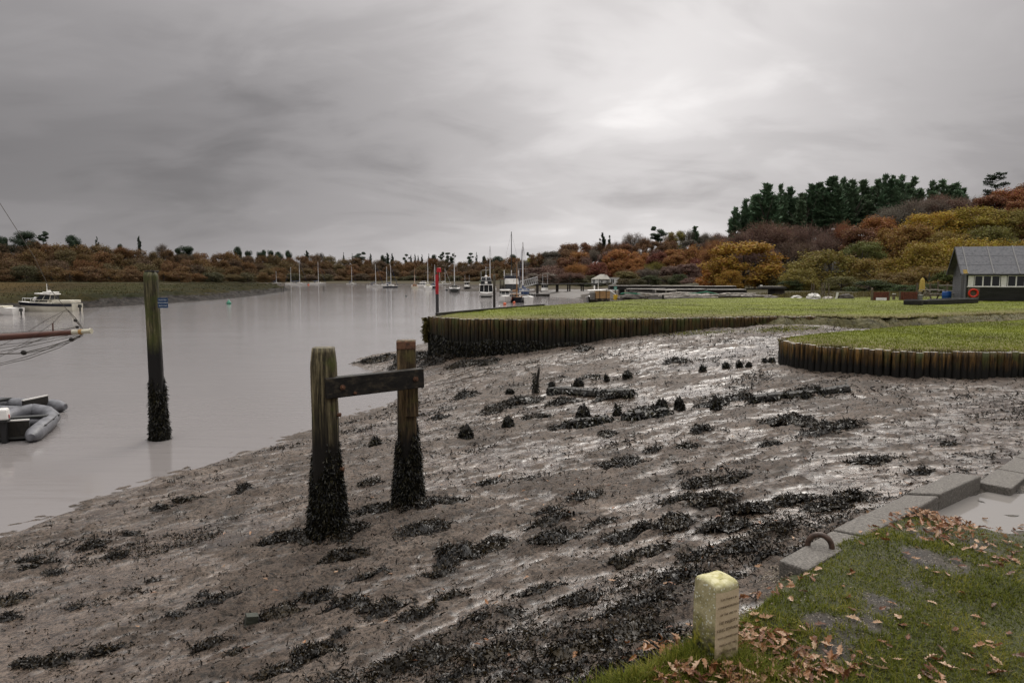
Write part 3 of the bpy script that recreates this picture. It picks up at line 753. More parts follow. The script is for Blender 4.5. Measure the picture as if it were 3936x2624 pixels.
def jitc(c, k=0.14): 
    f = 1 + rt.uniform(-k, k); return (c[0] * f * (1 + rt.uniform(-0.06, 0.06)), c[1] * f, c[2] * f)
BROWN = (0.125, 0.072, 0.040); RUST = (0.15, 0.072, 0.040); ORANGE = (0.225, 0.105, 0.04); OLIVE = (0.15, 0.125, 0.032); YELLOW = (0.24, 0.165, 0.028)
GOLD = (0.24, 0.142, 0.028); PURPLE = (0.125, 0.078, 0.062); GREY = (0.12, 0.10, 0.08); DGREEN = (0.03, 0.048, 0.026); GREEN = (0.088, 0.132, 0.075); RED = (0.135, 0.05, 0.035)
def add(px, top, w, D, kind, col, rank=''):
    if px >= 2040: col = tuple(k * 1.15 for k in col)
    if px < 2040 and kind in ('far', 'twig'): col = tuple(k * 0.86 for k in col)
    TR.append((px, top, w, D, kind, jitc(col), rank))
# --- wood along the far (left and centre) shore
sky_px = [-600, 0, 60, 238, 342, 417, 506, 524, 560, 610, 700, 900, 1027, 1130, 1206, 1270, 1333, 1410, 1486, 1540, 1740, 1910, 1961, 2030]
sky_py = [926, 926, 924, 924, 930, 936, 951, 958, 950, 953, 960, 967, 976, 970, 979, 977, 987, 989, 990, 992, 992, 987, 980, 972]
dep_px = [-700, 300, 900, 1300, 1600, 1900, 2100]; dep = [310, 370, 450, 520, 540, 480, 360]
bas_px = [-600, 0, 600, 900, 1300, 1700, 2100]; bas = [1064, 1064, 1068, 1078, 1084, 1086, 1088]
for row, fr in enumerate((0.0, 0.22, 0.44, 0.68)):
    x = -560 + row * 17
    while x < 2010:
        D0 = np.interp(x, dep_px, dep); D = D0 + (48, 32, 16, 0)[row]
        top = np.interp(x, sky_px, sky_py); b0 = np.interp(x, bas_px, bas)
        tp = top + (b0 - top) * fr + rt.uniform(-6, 12)
        w = rt.uniform(9, 15) * FPX / D
        col = rt.choice([(0.165, 0.098, 0.05), (0.155, 0.092, 0.048), (0.175, 0.105, 0.046), (0.14, 0.095, 0.06), (0.18, 0.098, 0.045), (0.15, 0.108, 0.052)])
        if row == 3 and rt.random() < 0.3: col = (0.10, 0.088, 0.045)
        add(x, tp, w * 1.2, D, 'far' if rt.random() < 0.86 else 'twig', col, ('on the crest', 'below the crest', 'halfway down', 'at the water\'s edge')[row])
        x += w * rt.uniform(0.72, 1.0)
for (px, py, w, k) in [(20, 903, 62, 'roundpine'), (48, 910, 40, 'roundpine'), (120, 886, 104, 'roundpine'), (190, 888, 44, 'pine'), (300, 902, 64, 'roundpine'), (394, 908, 20, 'fir'), (553, 904, 26, 'fir'), (480, 935, 30, 'roundpine'), (647, 932, 54, 'bare'),
                       (736, 943, 72, 'roundpine'), (700, 950, 40, 'roundpine'), (928, 946, 36, 'roundpine'), (965, 961, 40, 'roundpine'), (1027, 959, 34, 'roundpine'), (1052, 960, 34, 'roundpine'), (1080, 966, 40, 'roundpine'), (1117, 961, 32, 'roundpine'), (1188, 961, 30, 'fir'), (1234, 964, 40, 'bare'), (1328, 969, 13, 'fir'), (1361, 973, 10, 'fir'), (1390, 968, 50, 'pine'), (1430, 972, 18, 'fir'), (1474, 979, 26, 'roundpine'), (1494, 970, 28, 'fir'), (1512, 972, 22, 'fir'),
                       (1567, 976, 28, 'pine'), (1584, 977, 14, 'fir'), (1599, 974, 14, 'fir'), (1611, 979, 12, 'fir'), (1626, 977, 16, 'fir'), (1652, 974, 16, 'fir'), (1672, 976, 30, 'roundpine'), (1701, 968, 28, 'pine'), (1723, 970, 34, 'pine'), (1742, 974, 24, 'pine'), (1811, 971, 36, 'pine'), (1833, 968, 12, 'fir'), (1860, 982, 26, 'roundpine'), (1910, 983, 60, 'roundpine'), (1971, 975, 44, 'roundpine'), (2036, 969, 30, 'pine'), (1010, 966, 30, 'roundpine')]:
    add(px, py, w * 1.15, np.interp(px, dep_px, dep) + 52, k, DGREEN if k != 'bare' else GREY)
# --- wood above the white bungalow
for (px, py, w, k, c) in [(2060, 978, 110, 'far', OLIVE), (2110, 966, 120, 'far', BROWN), (2183, 930, 105, 'oak', BROWN), (2228, 927, 100, 'oak', RUST), (2285, 917, 110, 'twig', BROWN), (2311, 891, 52, 'fir', DGREEN), (2338, 904, 40, 'fir', DGREEN), (2386, 912, 90, 'twig', PURPLE), (2433, 884, 110, 'bare', GREY), (2478, 898, 70, 'twig', BROWN), (2522, 869, 76, 'pine', DGREEN), (2560, 886, 70, 'bare', (0.14, 0.09, 0.04)), (2590, 883, 90, 'oak', OLIVE), (2624, 872, 80, 'bare', GREY), (2662, 866, 92, 'conifer', GREEN), (2710, 884, 110, 'twig', GREY), (2757, 884, 100, 'twig', PURPLE)]:
    add(px, py, w, 315, k, c)
for row, (D, tops, cols) in enumerate((
        (292, (1000, 955, 945, 935, 925, 915, 910, 905), [BROWN, PURPLE, BROWN, GREY, BROWN, RUST]),
        (262, (1015, 985, 975, 962, 950, 950, 940, 925), [PURPLE, RUST, BROWN, ORANGE, GREY, OLIVE]),
        (238, (1040, 1010, 1005, 1005, 985, 985, 975, 970), [PURPLE, RED, BROWN, OLIVE, PURPLE, GREY, ORANGE]),
        (218, (1055, 1045, 1040, 1050, 1020, 1015, 1010, 1005), [GREY, (0.085, 0.075, 0.035), PURPLE, BROWN, OLIVE]))):
    x = 2010 + row * 23
    while x < 2790:
        tp = np.interp(x, [2000, 2110, 2220, 2330, 2440, 2550, 2660, 2790], tops) + rt.uniform(-8, 12)
        w = rt.uniform(8, 12.5) * FPX / D
        if not (row == 3 and 2265 < x < 2390):
            add(x, tp, w, D, rt.choice(['oak', 'twig', 'twig', 'oak', 'far']), rt.choice(cols), ('high', 'upper', 'middle', 'low')[row])
        x += w * rt.uniform(0.6, 0.85)
add(2370, 955, 130, 245, 'oak', ORANGE); add(2225, 960, 110, 280, 'oak', ORANGE); add(2520, 962, 100, 250, 'oak', RED); add(2440, 1020, 60, 225, 'oak', ORANGE); add(2400, 1040, 110, 212, 'oak', (0.10, 0.085, 0.03))
x = 2395
while x < 2800:
    add(x, rt.uniform(1050, 1072), rt.uniform(70, 110), rt.uniform(185, 205), 'bush', rt.choice([(0.07, 0.06, 0.03), (0.10, 0.075, 0.04), (0.05, 0.055, 0.022), PURPLE])); x += rt.uniform(40, 62)
for px_ in (2262, 2300, 2335, 2372, 2395):
    add(px_, rt.uniform(1086, 1091), rt.uniform(34, 50), 196, 'bush', rt.choice([(0.07, 0.06, 0.03), (0.10, 0.075, 0.04), (0.045, 0.055, 0.022)]))
x = 2010
while x < 2270:
    add(x, rt.uniform(1052, 1066), rt.uniform(60, 90), rt.uniform(212, 232), 'bush', rt.choice([(0.08, 0.07, 0.035), (0.11, 0.08, 0.045), PURPLE])); x += rt.uniform(36, 55)
# --- hillside on the right
for a in [(2850, 925, 320, 112, 'oak', GOLD), (2738, 1020, 150, 116, 'oak', (0.25, 0.11, 0.026)), (2800, 1035, 120, 106, 'bush', GOLD), (2960, 1050, 120, 108, 'bush', (0.085, 0.075, 0.03)), (3020, 1075, 130, 96, 'bush', (0.05, 0.06, 0.022)),
          (3175, 955, 330, 106, 'bush', OLIVE), (3060, 1028, 170, 97, 'bush', OLIVE), (3345, 985, 230, 100, 'bush', (0.17, 0.11, 0.03)), (3330, 1075, 200, 86, 'bush', (0.045, 0.058, 0.02)), (3225, 1060, 170, 92, 'bush', (0.085, 0.08, 0.026)),
          (3500, 925, 270, 98, 'bush', (0.2, 0.15, 0.03)), (3690, 905, 310, 98, 'bush', YELLOW), (3860, 915, 230, 98, 'bush', YELLOW), (3560, 1020, 230, 88, 'bush', (0.15, 0.1, 0.03)), (3430, 1045, 200, 88, 'bush', (0.13, 0.09, 0.028)), (3660, 1035, 200, 86, 'bush', (0.075, 0.085, 0.024)), (3470, 1095, 130, 80, 'bush', (0.04, 0.058, 0.018)), (3570, 1090, 130, 80, 'bush', (0.05, 0.06, 0.02)), (3800, 990, 240, 90, 'bush', (0.11, 0.1, 0.03)), (3960, 940, 220, 95, 'bush', (0.12, 0.08, 0.03)),
          (2770, 900, 170, 165, 'twig', (0.2, 0.1, 0.045)), (2850, 860, 230, 158, 'twig', PURPLE), (2970, 826, 280, 158, 'twig', (0.14, 0.08, 0.06)), (3110, 838, 240, 158, 'twig', PURPLE), (3020, 905, 260, 146, 'twig', (0.11, 0.075, 0.055)), (3180, 885, 200, 150, 'twig', PURPLE), (2900, 905, 240, 140, 'twig', PURPLE),
          (3240, 838, 130, 155, 'twig', (0.2, 0.09, 0.05)), (3295, 858, 190, 148, 'oak', RUST), (3360, 818, 170, 150, 'oak', ORANGE), (3420, 870, 200, 140, 'oak', (0.18, 0.1, 0.03)), (3300, 920, 200, 130, 'bush', (0.10, 0.10, 0.03)), (3560, 803, 260, 142, 'bush', YELLOW), (3705, 790, 280, 142, 'bush', (0.2, 0.14, 0.026)), (3835, 800, 220, 140, 'bush', OLIVE), (3930, 825, 200, 138, 'oak', (0.15, 0.075, 0.03)), (3990, 900, 200, 125, 'oak', BROWN), (3780, 860, 230, 126, 'bush', (0.12, 0.105, 0.03)), (3620, 880, 240, 126, 'bush', (0.15, 0.11, 0.03)), (3480, 850, 200, 132, 'oak', (0.16, 0.09, 0.028)),
          (3430, 770, 200, 178, 'twig', GREY), (3520, 742, 210, 182, 'twig', GREY), (3610, 728, 220, 182, 'twig', (0.13, 0.085, 0.065)), (3700, 738, 170, 182, 'twig', GREY), (3780, 748, 190, 176, 'oak', RUST), (3850, 712, 190, 178, 'oak', (0.17, 0.07, 0.03)), (3935, 698, 190, 180, 'oak', RUST), (4010, 720, 190, 175, 'oak', BROWN), (3905, 768, 190, 165, 'oak', (0.16, 0.07, 0.03))]:
    add(*a)
for px, py, w in [(2812, 792, 92), (2851, 757, 96), (2880, 741, 90), (2928, 697, 130), (2981, 700, 84), (3016, 714, 96), (3058, 737, 100), (3096, 700, 100), (3126, 696, 96), (3174, 673, 112), (3214, 677, 92), (3250, 684, 104), (3288, 686, 112), (3346, 684, 84), (3372, 663, 94), (3402, 667, 84), (3438, 665, 110), (3480, 675, 112), (3549, 688, 104), (3592, 686, 104), (3642, 697, 100), (3668, 718, 80), (2900, 780, 120), (3150, 740, 130), (3310, 745, 120)]:
    add(px, py, w * rt.uniform(1.05, 1.5), 205 + rt.uniform(-6, 6), 'conifer', GREEN)
add(3793, 664, 165, 200, 'cedar', DGREEN)
for i in range(20):
    add(4060 + 60 * (i % 10) + rt.uniform(-20, 20), rt.uniform(720, 800) if i < 10 else rt.uniform(890, 960), rt.uniform(190, 260), rt.uniform(140, 180) if i < 10 else rt.uniform(92, 115), rt.choice(['oak', 'bush', 'twig']) if i < 10 else 'bush', rt.choice([BROWN, RUST, OLIVE, YELLOW, PURPLE]))

# ---------------------------------------------------------------- land under the woods
HT = {'oak': 10.5, 'far': 12.5, 'bush': 6.5, 'twig': 11, 'bare': 12, 'conifer': 17, 'fir': 18, 'pine': 16, 'roundpine': 16, 'cedar': 17}
lc = []
for (px, top, w, D, k, c, rk) in TR:
    ztop = zat(top, D); x = (px - 1968) / FPX * D / CP
    h = min(HT[k], ztop - 2.2); lc.append((x, D, max(ztop - h, 1.6)))
SHORE = [(900, 1093), (1050, 1092), (1250, 1094), (1450, 1094), (1650, 1095), (1760, 1100), (1880, 1104), (1980, 1104), (2100, 1106), (2230, 1112), (2290, 1120)]
for p in SHORE:
    q = P(*p, 0.0); lc.append((*q, 0.15)); lc.append((q[0], q[1] * 0.90, -1.6)); lc.append((q[0] * 1.02, q[1] + 14, 1.4))
for q in ((-60, 60, -2), (-40, 100, -2), (-45, 180, -2), (-60, 260, -2), (0, 120, -2), (-10, 170, -2), (5, 100, -1.8), (-250, 250, 1.0), (-160, 200, 0.6), (-110, 130, 0.6), (-160, 330, 2), (-120, 80, 0.6), (-40, 50, -2), (-3, 70, -2), (4, 80, -2),
          (24, 66, 2.15), (14, 55, 2.1), (12, 60, 2.0), (18, 60, 2.15), (30, 62, 2.2), (30, 75, 2.2), (40, 70, 2.2), (40, 85, 2.4), (22, 85, 2.1), (20, 110, 2.0), (60, 70, 2.4), (60, 50, 2.1), (16, 70, 1.0), (12, 90, -0.4), (14, 140, 0.1), (24, 150, 1.4), (20, 180, 1.3), (60, 20, 1.9), (60, 36, 2.1)):
    lc.append(q)
lc = np.array(lc); _lw = rbf_fit(lc, 6.0)
_lx = np.linspace(-700, 500, 301); _ly = np.linspace(36, 760, 182); _LX, _LY = np.meshgrid(_lx, _ly)
_LZ = np.clip(rbf_eval(lc, _lw, _LX, _LY), -3, 45)
near = smooth(46, 53, _LY + 0 * _LX)            # the detailed lawn and shore take over close by
_LZ = np.where((_LY < 66) & (_LX < 75), np.minimum(_LZ, 2.14), _LZ)
_LZ = _LZ * near + (-1.5) * (1 - near)
def LH(x, y): return bil(_lx, _ly, _LZ, x, y)
def build_land():
    ex = np.concatenate([[-5000, -2500, -1200], _lx, [900, 2000, 5000]]); ey = np.concatenate([_ly, [1000, 2000, 5000]])
    X, Y = np.meshgrid(ex, ey); Z = LH(X, Y)
    obj('land', mesh_np('land', np.stack([X, Y, Z], -1).reshape(-1, 3), grid_quads(len(ey), len(ex)), smooth_=True), M_LAND, kind='structure')
build_land()

# ---------------------------------------------------------------- plant the trees
def cname(c):
    r, g, b = c
    if g > r * 1.25: return 'dark green'
    if g > r * 0.72: return 'olive green' if r < 0.16 else 'yellow'
    if r > 0.22: return 'orange gold' if g > 0.13 else 'orange'
    if r > 0.155 and g < r * 0.5: return 'rust red'
    if b > r * 0.42: return 'purple grey'
    return 'brown'
KN = {'oak': 'autumn_tree', 'far': 'autumn_tree', 'bush': 'shrubby_tree', 'twig': 'bare_twig_tree', 'bare': 'bare_tree', 'conifer': 'conifer_tree', 'fir': 'fir_tree', 'pine': 'pine_tree', 'roundpine': 'pine_tree', 'cedar': 'cedar_tree'}
KW = {'oak': 'leafy tree', 'far': 'rounded tree', 'bush': 'bushy tree', 'twig': 'twiggy tree', 'bare': 'bare-branched tree', 'conifer': 'tall spiky conifer', 'fir': 'narrow pointed fir', 'pine': 'flat-topped pine', 'roundpine': 'round-headed pine', 'cedar': 'tiered cedar'}
def plant():
    for i, (px, top, w, D, k, c, rk) in enumerate(TR):
        x = (px - 1968) / FPX * D / CP; zb = float(LH(x, D)); h = zat(top, D) - zb + 0.2
        W = w * D / FPX / 2
        if k in ('fir', 'pine', 'roundpine', 'bare', 'conifer') and h < W * 1.2: h = W * 1.2
        size = 'broad' if W > h * 0.62 else ('slim' if W < h * 0.33 else 'full')
        if px < 2040:
            spot = 'behind the saltmarsh' if px < 850 else ('opposite the marsh point' if px < 1280 else ('opposite the paired yachts' if px < 1580 else ('opposite the red channel marker' if px < 1790 else 'opposite the black flybridge cruiser')))
            where = f"{rk or 'on the skyline'} {spot}"
        elif px < 2700 and D > 180:
            spot = 'up-river of the white bungalow' if px < 2260 else ('above the white bungalow' if px < 2420 else 'down-river of the white bungalow')
            where = f"{rk} in the wood {spot}" if rk else f"on the wooded ridge {spot}"
        else:
            spot = 'behind the pale poles' if px < 2900 else ('behind the raised pontoon' if px < 3150 else ('behind the woven panels' if px < 3480 else ('behind the picnic table' if px < 3650 else 'behind the black boathouse')))
            where = f"{'on the hilltop' if D > 174 else ('halfway up the hill' if D > 122 else 'at the hill foot')} {spot}"
        grp = f"{KW[k]}s {where}"
        cn = cname(tuple(v / 0.86 for v in c)) if px < 2040 and k in ('far', 'twig') else cname(c)
        lab = f"{size} {cn} {KW[k]} {where}"
        root = thing(KN[k], lab, 'tree', (x, D, zb - 0.1), rt.uniform(0, 6.28), grp)
        root.scale = (W, W, h)
        me, mt = rt.choice(KIND[k])
        cr = obj('crown', me, mt, root); cr.color = (*c, 1)
        tk = obj('trunk', rt.choice(TRUNKS), M_BARK, root)
plant()

# ---------------------------------------------------------------- saltmarsh on the left bank, creek mud on the right
def build_marsh():
    sh = chaikin(np.array([P(*p, 0.0) for p in ((-900, 1262), (-300, 1222), (0, 1203), (300, 1186), (600, 1169), (850, 1151), (1000, 1136), (1090, 1121), (1122, 1115), (1112, 1110), (1040, 1102), (950, 1097), (870, 1094))]), 2)
    s = resample(sh, 0.7); n = len(s)
    d = np.concatenate([[-3, -1.5, -0.6, 0], np.cumsum(0.28 * 1.055 ** np.arange(82))]); m = len(d)
    t = np.linspace(0, 1, n)
    dirx = np.full(n, -1.0); diry = np.interp(t, [0, 0.6, 0.75, 1], [0.12, 0.2, 0.1, -0.1])
    wob = fbm(s[:, 0] * 0.12, s[:, 1] * 0.12, 3, 201)[:, None] * 2.2 + fbm(s[:, 1] * 0.6, s[:, 1] * 0, 2, 203)[:, None] * 0.5
    X = s[:, :1] + dirx[:, None] * d[None]; Y = s[:, 1:] + diry[:, None] * d[None]
    dd = np.maximum(0, d[None] + wob * smooth(0, 4, d)[None])
    gul = fbm(X * 0.22, Y * 0.22, 4, 205)
    wid = np.interp(t, [0, 0.5, 0.75, 1], [9, 8, 6, 4])[:, None]
    Z = 0.50 * smooth(0, wid * 0.5, dd) + 0.75 * smooth(wid * 0.45, wid * 1.1, dd + 2.2 * gul) + 2.0 * smooth(40, 330, dd) + 0.10 * smooth(0, 2, dd) * fbm(X * 0.9, Y * 0.9, 3, 207) + 0.16 * gul * smooth(1, 6, dd)
    Z = Z - 0.5 * smooth(0.1, -3, d)[None]
    cl = np.maximum(0, fbm(X * 0.7, Y * 0.45, 3, 209)) * smooth(0.3, 2.0, dd) * smooth(wid * 1.6, wid * 0.8, dd)
    Z = Z + 0.6 * cl
    me = mesh_np('saltmarsh', np.stack([X, Y, Z], -1).reshape(-1, 3), grid_quads(n, m), smooth_=True)
    a = me.attributes.new('inland', 'FLOAT', 'POINT'); a.data.foreach_set('value', smooth(0, 1, np.clip(dd / np.maximum(60, 0.75 * Y), 0, 1)).ravel().astype(np.float32))
    obj('saltmarsh', me, M_MARSH, kind='structure')
    rng = np.random.RandomState(77); w = (np.exp(-dd / 45.0) * (dd > wid * 0.75) * np.gradient(dd, axis=1) * (X > -0.80 * Y - 8)).ravel(); w = np.maximum(w, 0); w /= w.sum(); i = rng.choice(len(w), 26000, p=w)
    gx = X.ravel()[i] + rng.normal(0, 0.5, len(i)); gy = Y.ravel()[i] + rng.normal(0, 0.5, len(i)); keep = vnoise(gx * 0.15, gy * 0.3, 9) > -0.35
    o = obj('marsh_grass', blade_mesh('marsh_grass', gx[keep], gy[keep], Z.ravel()[i][keep], rng, 0.34, 0.16, 0.8, 1), grass_material('marsh_tussock', (0.014, 0.016, 0.006), (0.038, 0.034, 0.011), (0.085, 0.06, 0.022), 0.12), kind='stuff'); tag(o, 'brown and green tussock grass covering the saltmarsh', 'grass')
build_marsh()
def build_creek():
    xs = np.arange(-14, 34, 0.55); ys = np.arange(84, 330, 0.9)
    X, Y = np.meshgrid(xs, ys)
    # gentle flats that just break the surface between the pontoon and the bungalow
    ed = np.interp(Y, [84, 100, 128, 165, 200, 250, 330], [13, 13, 9, 2, 6, 4, -8])
    a = smooth(-6, 8, X - ed)
    Z = -0.56 + 0.6 * a + 0.22 * fbm(X * 0.07, Y * 0.19, 4, 301) * a + 0.05 * fbm(X * 0.8, Y * 0.8, 2, 305) - 0.1 + 0.4 * smooth(14, 28, X - ed) + 0.85 * a * smooth(138, 165, Y)
    obj('creek_mud', mesh_np('creek_mud', np.stack([X, Y, Z], -1).reshape(-1, 3), grid_quads(len(ys), len(xs)), smooth_=True), noisy('creek_mud', (0.03, 0.024, 0.02), (0.08, 0.066, 0.056), 0.8, 0.5, 0.5, rough2=0.7, bscale=3, dist=0.1, spec=0.2), kind='structure')
build_creek()

# ---------------------------------------------------------------- timber materials (tide-stained by height)
def tide_wood(name, top_a, top_b, wet, zt, algae=(0.05, 0.06, 0.015), alg=0.5, stretch=(9, 9, 0.7), fade=0.35, rough=0.6):
    m, t, b = new_mat(name)
    g = N(t, 'ShaderNodeNewGeometry'); sp = N(t, 'ShaderNodeSeparateXYZ'); t.links.new(g.outputs['Position'], sp.inputs[0])
    mp = N(t, 'ShaderNodeMapping'); mp.inputs['Scale'].default_value = stretch; t.links.new(g.outputs['Position'], mp.inputs[0])
    oi = N(t, 'ShaderNodeObjectInfo')
    n1 = N(t, 'ShaderNodeTexNoise', inp={'Scale': 2.2, 'Detail': 8, 'Roughness': 0.68}); t.links.new(mp.outputs[0], n1.inputs['Vector'])
    n2 = N(t, 'ShaderNodeTexNoise', inp={'Scale': 2.4, 'Detail': 5, 'Roughness': 0.65}); t.links.new(g.outputs['Position'], n2.inputs['Vector'])
    n3 = N(t, 'ShaderNodeTexNoise', inp={'Scale': 6, 'Detail': 8, 'Roughness': 0.7}); t.links.new(mp.outputs[0], n3.inputs['Vector'])
    c = ramp_n(t, n1.outputs[0], [(0.3, tuple(k * 0.25 for k in top_a)), (0.45, top_a), (0.66, top_b)])
    v = math_n(t, 'ADD', 0.7, math_n(t, 'MULTIPLY', oi.outputs['Random'], 0.55))
    sc = N(t, 'ShaderNodeVectorMath', operation='SCALE'); t.links.new(c, sc.inputs[0]); t.links.new(v, sc.inputs['Scale'])
    crk = ramp_n(t, n3.outputs[0], [(0.36, 0.18), (0.50, 1.0), (0.7, 1.25)])
    sc2 = mix_n(t, 1.0, sc.outputs[0], crk, 'MULTIPLY')
    ga = ramp_n(t, math_n(t, 'ADD', n2.outputs[0], math_n(t, 'MULTIPLY', math_n(t, 'SUBTRACT', oi.outputs['Random'], 0.5), 0.22)), [(0.62 - alg * 0.3, 0.0), (0.74 - alg * 0.2, 0.85)])
    c = mix_n(t, ga, sc2, algae)
    zz = math_n(t, 'ADD', sp.outputs[2], math_n(t, 'MULTIPLY', math_n(t, 'SUBTRACT', n1.outputs[0], 0.5), 0.55))
    f = N(t, 'ShaderNodeMapRange', inp={'From Min': zt - fade, 'From Max': zt + fade, 'To Min': 1.0, 'To Max': 0.0}); t.links.new(zz, f.inputs[0])
    c = mix_n(t, f.outputs[0], c, mix_n(t, n3.outputs[0], wet, tuple(k * 2.6 for k in wet)))
    t.links.new(c, b.inputs['Base Color'])
    b.inputs['Roughness'].default_value = rough; b.inputs['Specular IOR Level'].default_value = 0.28
    bn = N(t, 'ShaderNodeBump', inp={'Strength': 0.75, 'Distance': 0.02}); t.links.new(n3.outputs[0], bn.inputs['Height']); t.links.new(bn.outputs[0], b.inputs['Normal'])
    return m
M_PILE = tide_wood('pile_timber', (0.045, 0.03, 0.011), (0.17, 0.098, 0.03), (0.006, 0.0055, 0.004), 1.78, alg=0.45)
M_PILE2 = tide_wood('near_pile_timber', (0.05, 0.03, 0.010), (0.22, 0.12, 0.03), (0.005, 0.0045, 0.0035), 1.98, alg=0.3, fade=0.12)
M_PTOP = noisy('weathered_end_grain', (0.22, 0.2, 0.17), (0.45, 0.42, 0.38), 9, 0.6, 0.5)
M_POST = tide_wood('mossy_post', (0.06, 0.048, 0.026), (0.27, 0.225, 0.125), (0.006, 0.005, 0.004), 2.02, algae=(0.07, 0.085, 0.015), alg=0.3, stretch=(10, 10, 0.6), fade=0.25)
M_POSTB = tide_wood('brown_post', (0.055, 0.036, 0.018), (0.25, 0.17, 0.085), (0.006, 0.005, 0.004), 1.85, algae=(0.11, 0.095, 0.03), alg=0.3, stretch=(11, 11, 0.6), fade=0.22)
M_POSTW = tide_wood('water_post', (0.04, 0.035, 0.017), (0.16, 0.14, 0.07), (0.005, 0.0045, 0.004), 2.3, algae=(0.05, 0.058, 0.012), alg=0.4, stretch=(9, 9, 0.5), fade=0.2)
M_BEAM = noisy('tarred_beam', (0.005, 0.0045, 0.004), (0.014, 0.012, 0.010), 2.5, 0.5, 0.5, (0.6, 6, 6), rough2=0.7, c3=(0.06, 0.048, 0.032), bscale=12, spec=0.25)
M_STUMP = noisy('rotten_timber', (0.008, 0.007, 0.006), (0.028, 0.023, 0.017), 6, 0.5, 0.9, (4, 4, 1), bscale=16)
M_RUST = noisy('rusty_iron', (0.055, 0.028, 0.017), (0.15, 0.068, 0.035), 14, 0.7, 0.6, c3=(0.2, 0.11, 0.06))
def weed_material(name, a, b_, c_, rough=0.3):
    m, t, b = new_mat(name)
    g = N(t, 'ShaderNodeNewGeometry')
    c = ramp_n(t, g.outputs['Random Per Island'], [(0.0, a), (0.6, b_), (1.0, c_)])
    t.links.new(c, b.inputs['Base Color']); b.inputs['Roughness'].default_value = rough; b.inputs['Specular IOR Level'].default_value = 0.28
    return m
M_WEED = weed_material('bladder_wrack', (0.003, 0.0022, 0.0014), (0.011, 0.008, 0.0045), (0.04, 0.028, 0.012), 0.36)
M_WEEDG = weed_material('hanging_wrack', (0.002, 0.002, 0.0015), (0.007, 0.006, 0.0035), (0.035, 0.03, 0.010), 0.4)

# ---------------------------------------------------------------- pile walls
def pile_mesh(seed, r=0.092, h=2.0):
    rng = random.Random(seed); n = 10; rings = []
    for k in range(9):
        z = h * k / 8; ox = rng.uniform(-1, 1) * 0.006; oy = rng.uniform(-1, 1) * 0.006
        rr = r * (1.06 - 0.08 * k / 8)
        rings.append([(ox + rr * (1 + rng.uniform(-0.05, 0.05)) * math.cos(6.283 * j / n), oy + rr * (1 + rng.uniform(-0.05, 0.05)) * math.sin(6.283 * j / n), z) for j in range(n)])
    rings.append([(x * 0.9, y * 0.9, z + 0.012) for x, y, z in rings[-1]])
    mb = MB(); mb.loft(rings); return mb.mesh('pile', True)
def pile_wall(name, label, lines, mat, seeds, step, rad):
    root = thing(name, label, 'pile wall', (lines[0][0][0], lines[0][0][1], 0.0))
    meshes = [pile_mesh(s, rad) for s in seeds]
    for me in meshes:
        me.materials.append(mat); me.materials.append(M_PTOP)
        for p in me.polygons:
            if p.normal.z > 0.8: p.material_index = 1
    rng = random.Random(len(lines) * 7 + 1)
    for pl in lines:
        pts = resample(pl, step)
        for q in pts:
            x, y = q[0] + rng.uniform(-1, 1) * 0.012, q[1] + rng.uniform(-1, 1) * 0.015
            zb = float(H0(x, y)) - 0.5; zt = TOP + rng.uniform(-0.025, 0.02)
            o = obj('pile', rng.choice(meshes), None, root, (x - root.location.x, y - root.location.y, zb))
            s = rng.uniform(0.86, 1.16)
            o.scale = (s, s, (zt - zb) / 2.012); o.rotation_euler = (rng.uniform(-1, 1) * 0.012, rng.uniform(-1, 1) * 0.02, rng.uniform(0, 6.28))
    return root
WALL1 = pile_wall('pile_wall', 'long curving wall of upright timber piles holding the far lawn, weed on its foot', [chaikin(SPIT_F), chaikin(SPIT_B)[1:70]], M_PILE, (1, 2, 3, 4, 5), 0.178, 0.092)
WALL2 = pile_wall('pile_wall', 'rounded wall of upright timber piles around the smaller nearer lawn', [chaikin(NOSE_F)[:], chaikin(NOSE_B)[1:22]], M_PILE2, (11, 12, 13, 14, 15), 0.158, 0.083)
def cap_board():
    e = resample(chaikin(SPIT_B), 0.6)[1:22]
    for a, b in zip(e[:-1], e[1:]):
        mb = MB(); r = WALL1.location
        mb.bar((a[0] - r.x, a[1] - r.y + 0.03, TOP + 0.07), (b[0] - r.x, b[1] - r.y + 0.03, TOP + 0.07), 0.12, 0.11); mb.build('cap_board', M_STUMP, WALL1)
cap_board()

# ---------------------------------------------------------------- weed fronds
def fronds(rng, C, up, L, W, droop, curl=0.5):
    """strips starting at C heading along up, bending down by droop; 2 quads each"""
    n = len(C); up = up / np.maximum(1e-6, np.linalg.norm(up, axis=1, keepdims=True))
    s = np.cross(up, rng.normal(size=(n, 3))); s /= np.maximum(1e-6, np.linalg.norm(s, axis=1, keepdims=True))
    L = (L * rng.uniform(0.5, 1.5, n))[:, None]; W = (W * rng.uniform(0.6, 1.4, n))[:, None] / 2
    k = rng.normal(0, curl, (n, 3))
    p1 = C + up * L * 0.5 + k * L * 0.2; p2 = p1 + up * L * 0.35 + k * L * 0.45; p2[:, 2] -= droop * L[:, 0]
    tw = np.cross(up, s) * rng.uniform(-0.7, 0.7, (n, 1)); s2 = s + tw; s2 /= np.linalg.norm(s2, axis=1, keepdims=True)
    V = np.stack([C - s * W * 0.5, C + s * W * 0.5, p1 - s2 * W, p1 + s2 * W, p2 - s * W * 0.7, p2 + s * W * 0.7], 1).reshape(-1, 3)
    o = (np.arange(n) * 6)[:, None]
    return V, np.concatenate([o + np.array([[0, 1, 3, 2]]), o + np.array([[2, 3, 5, 4]])])
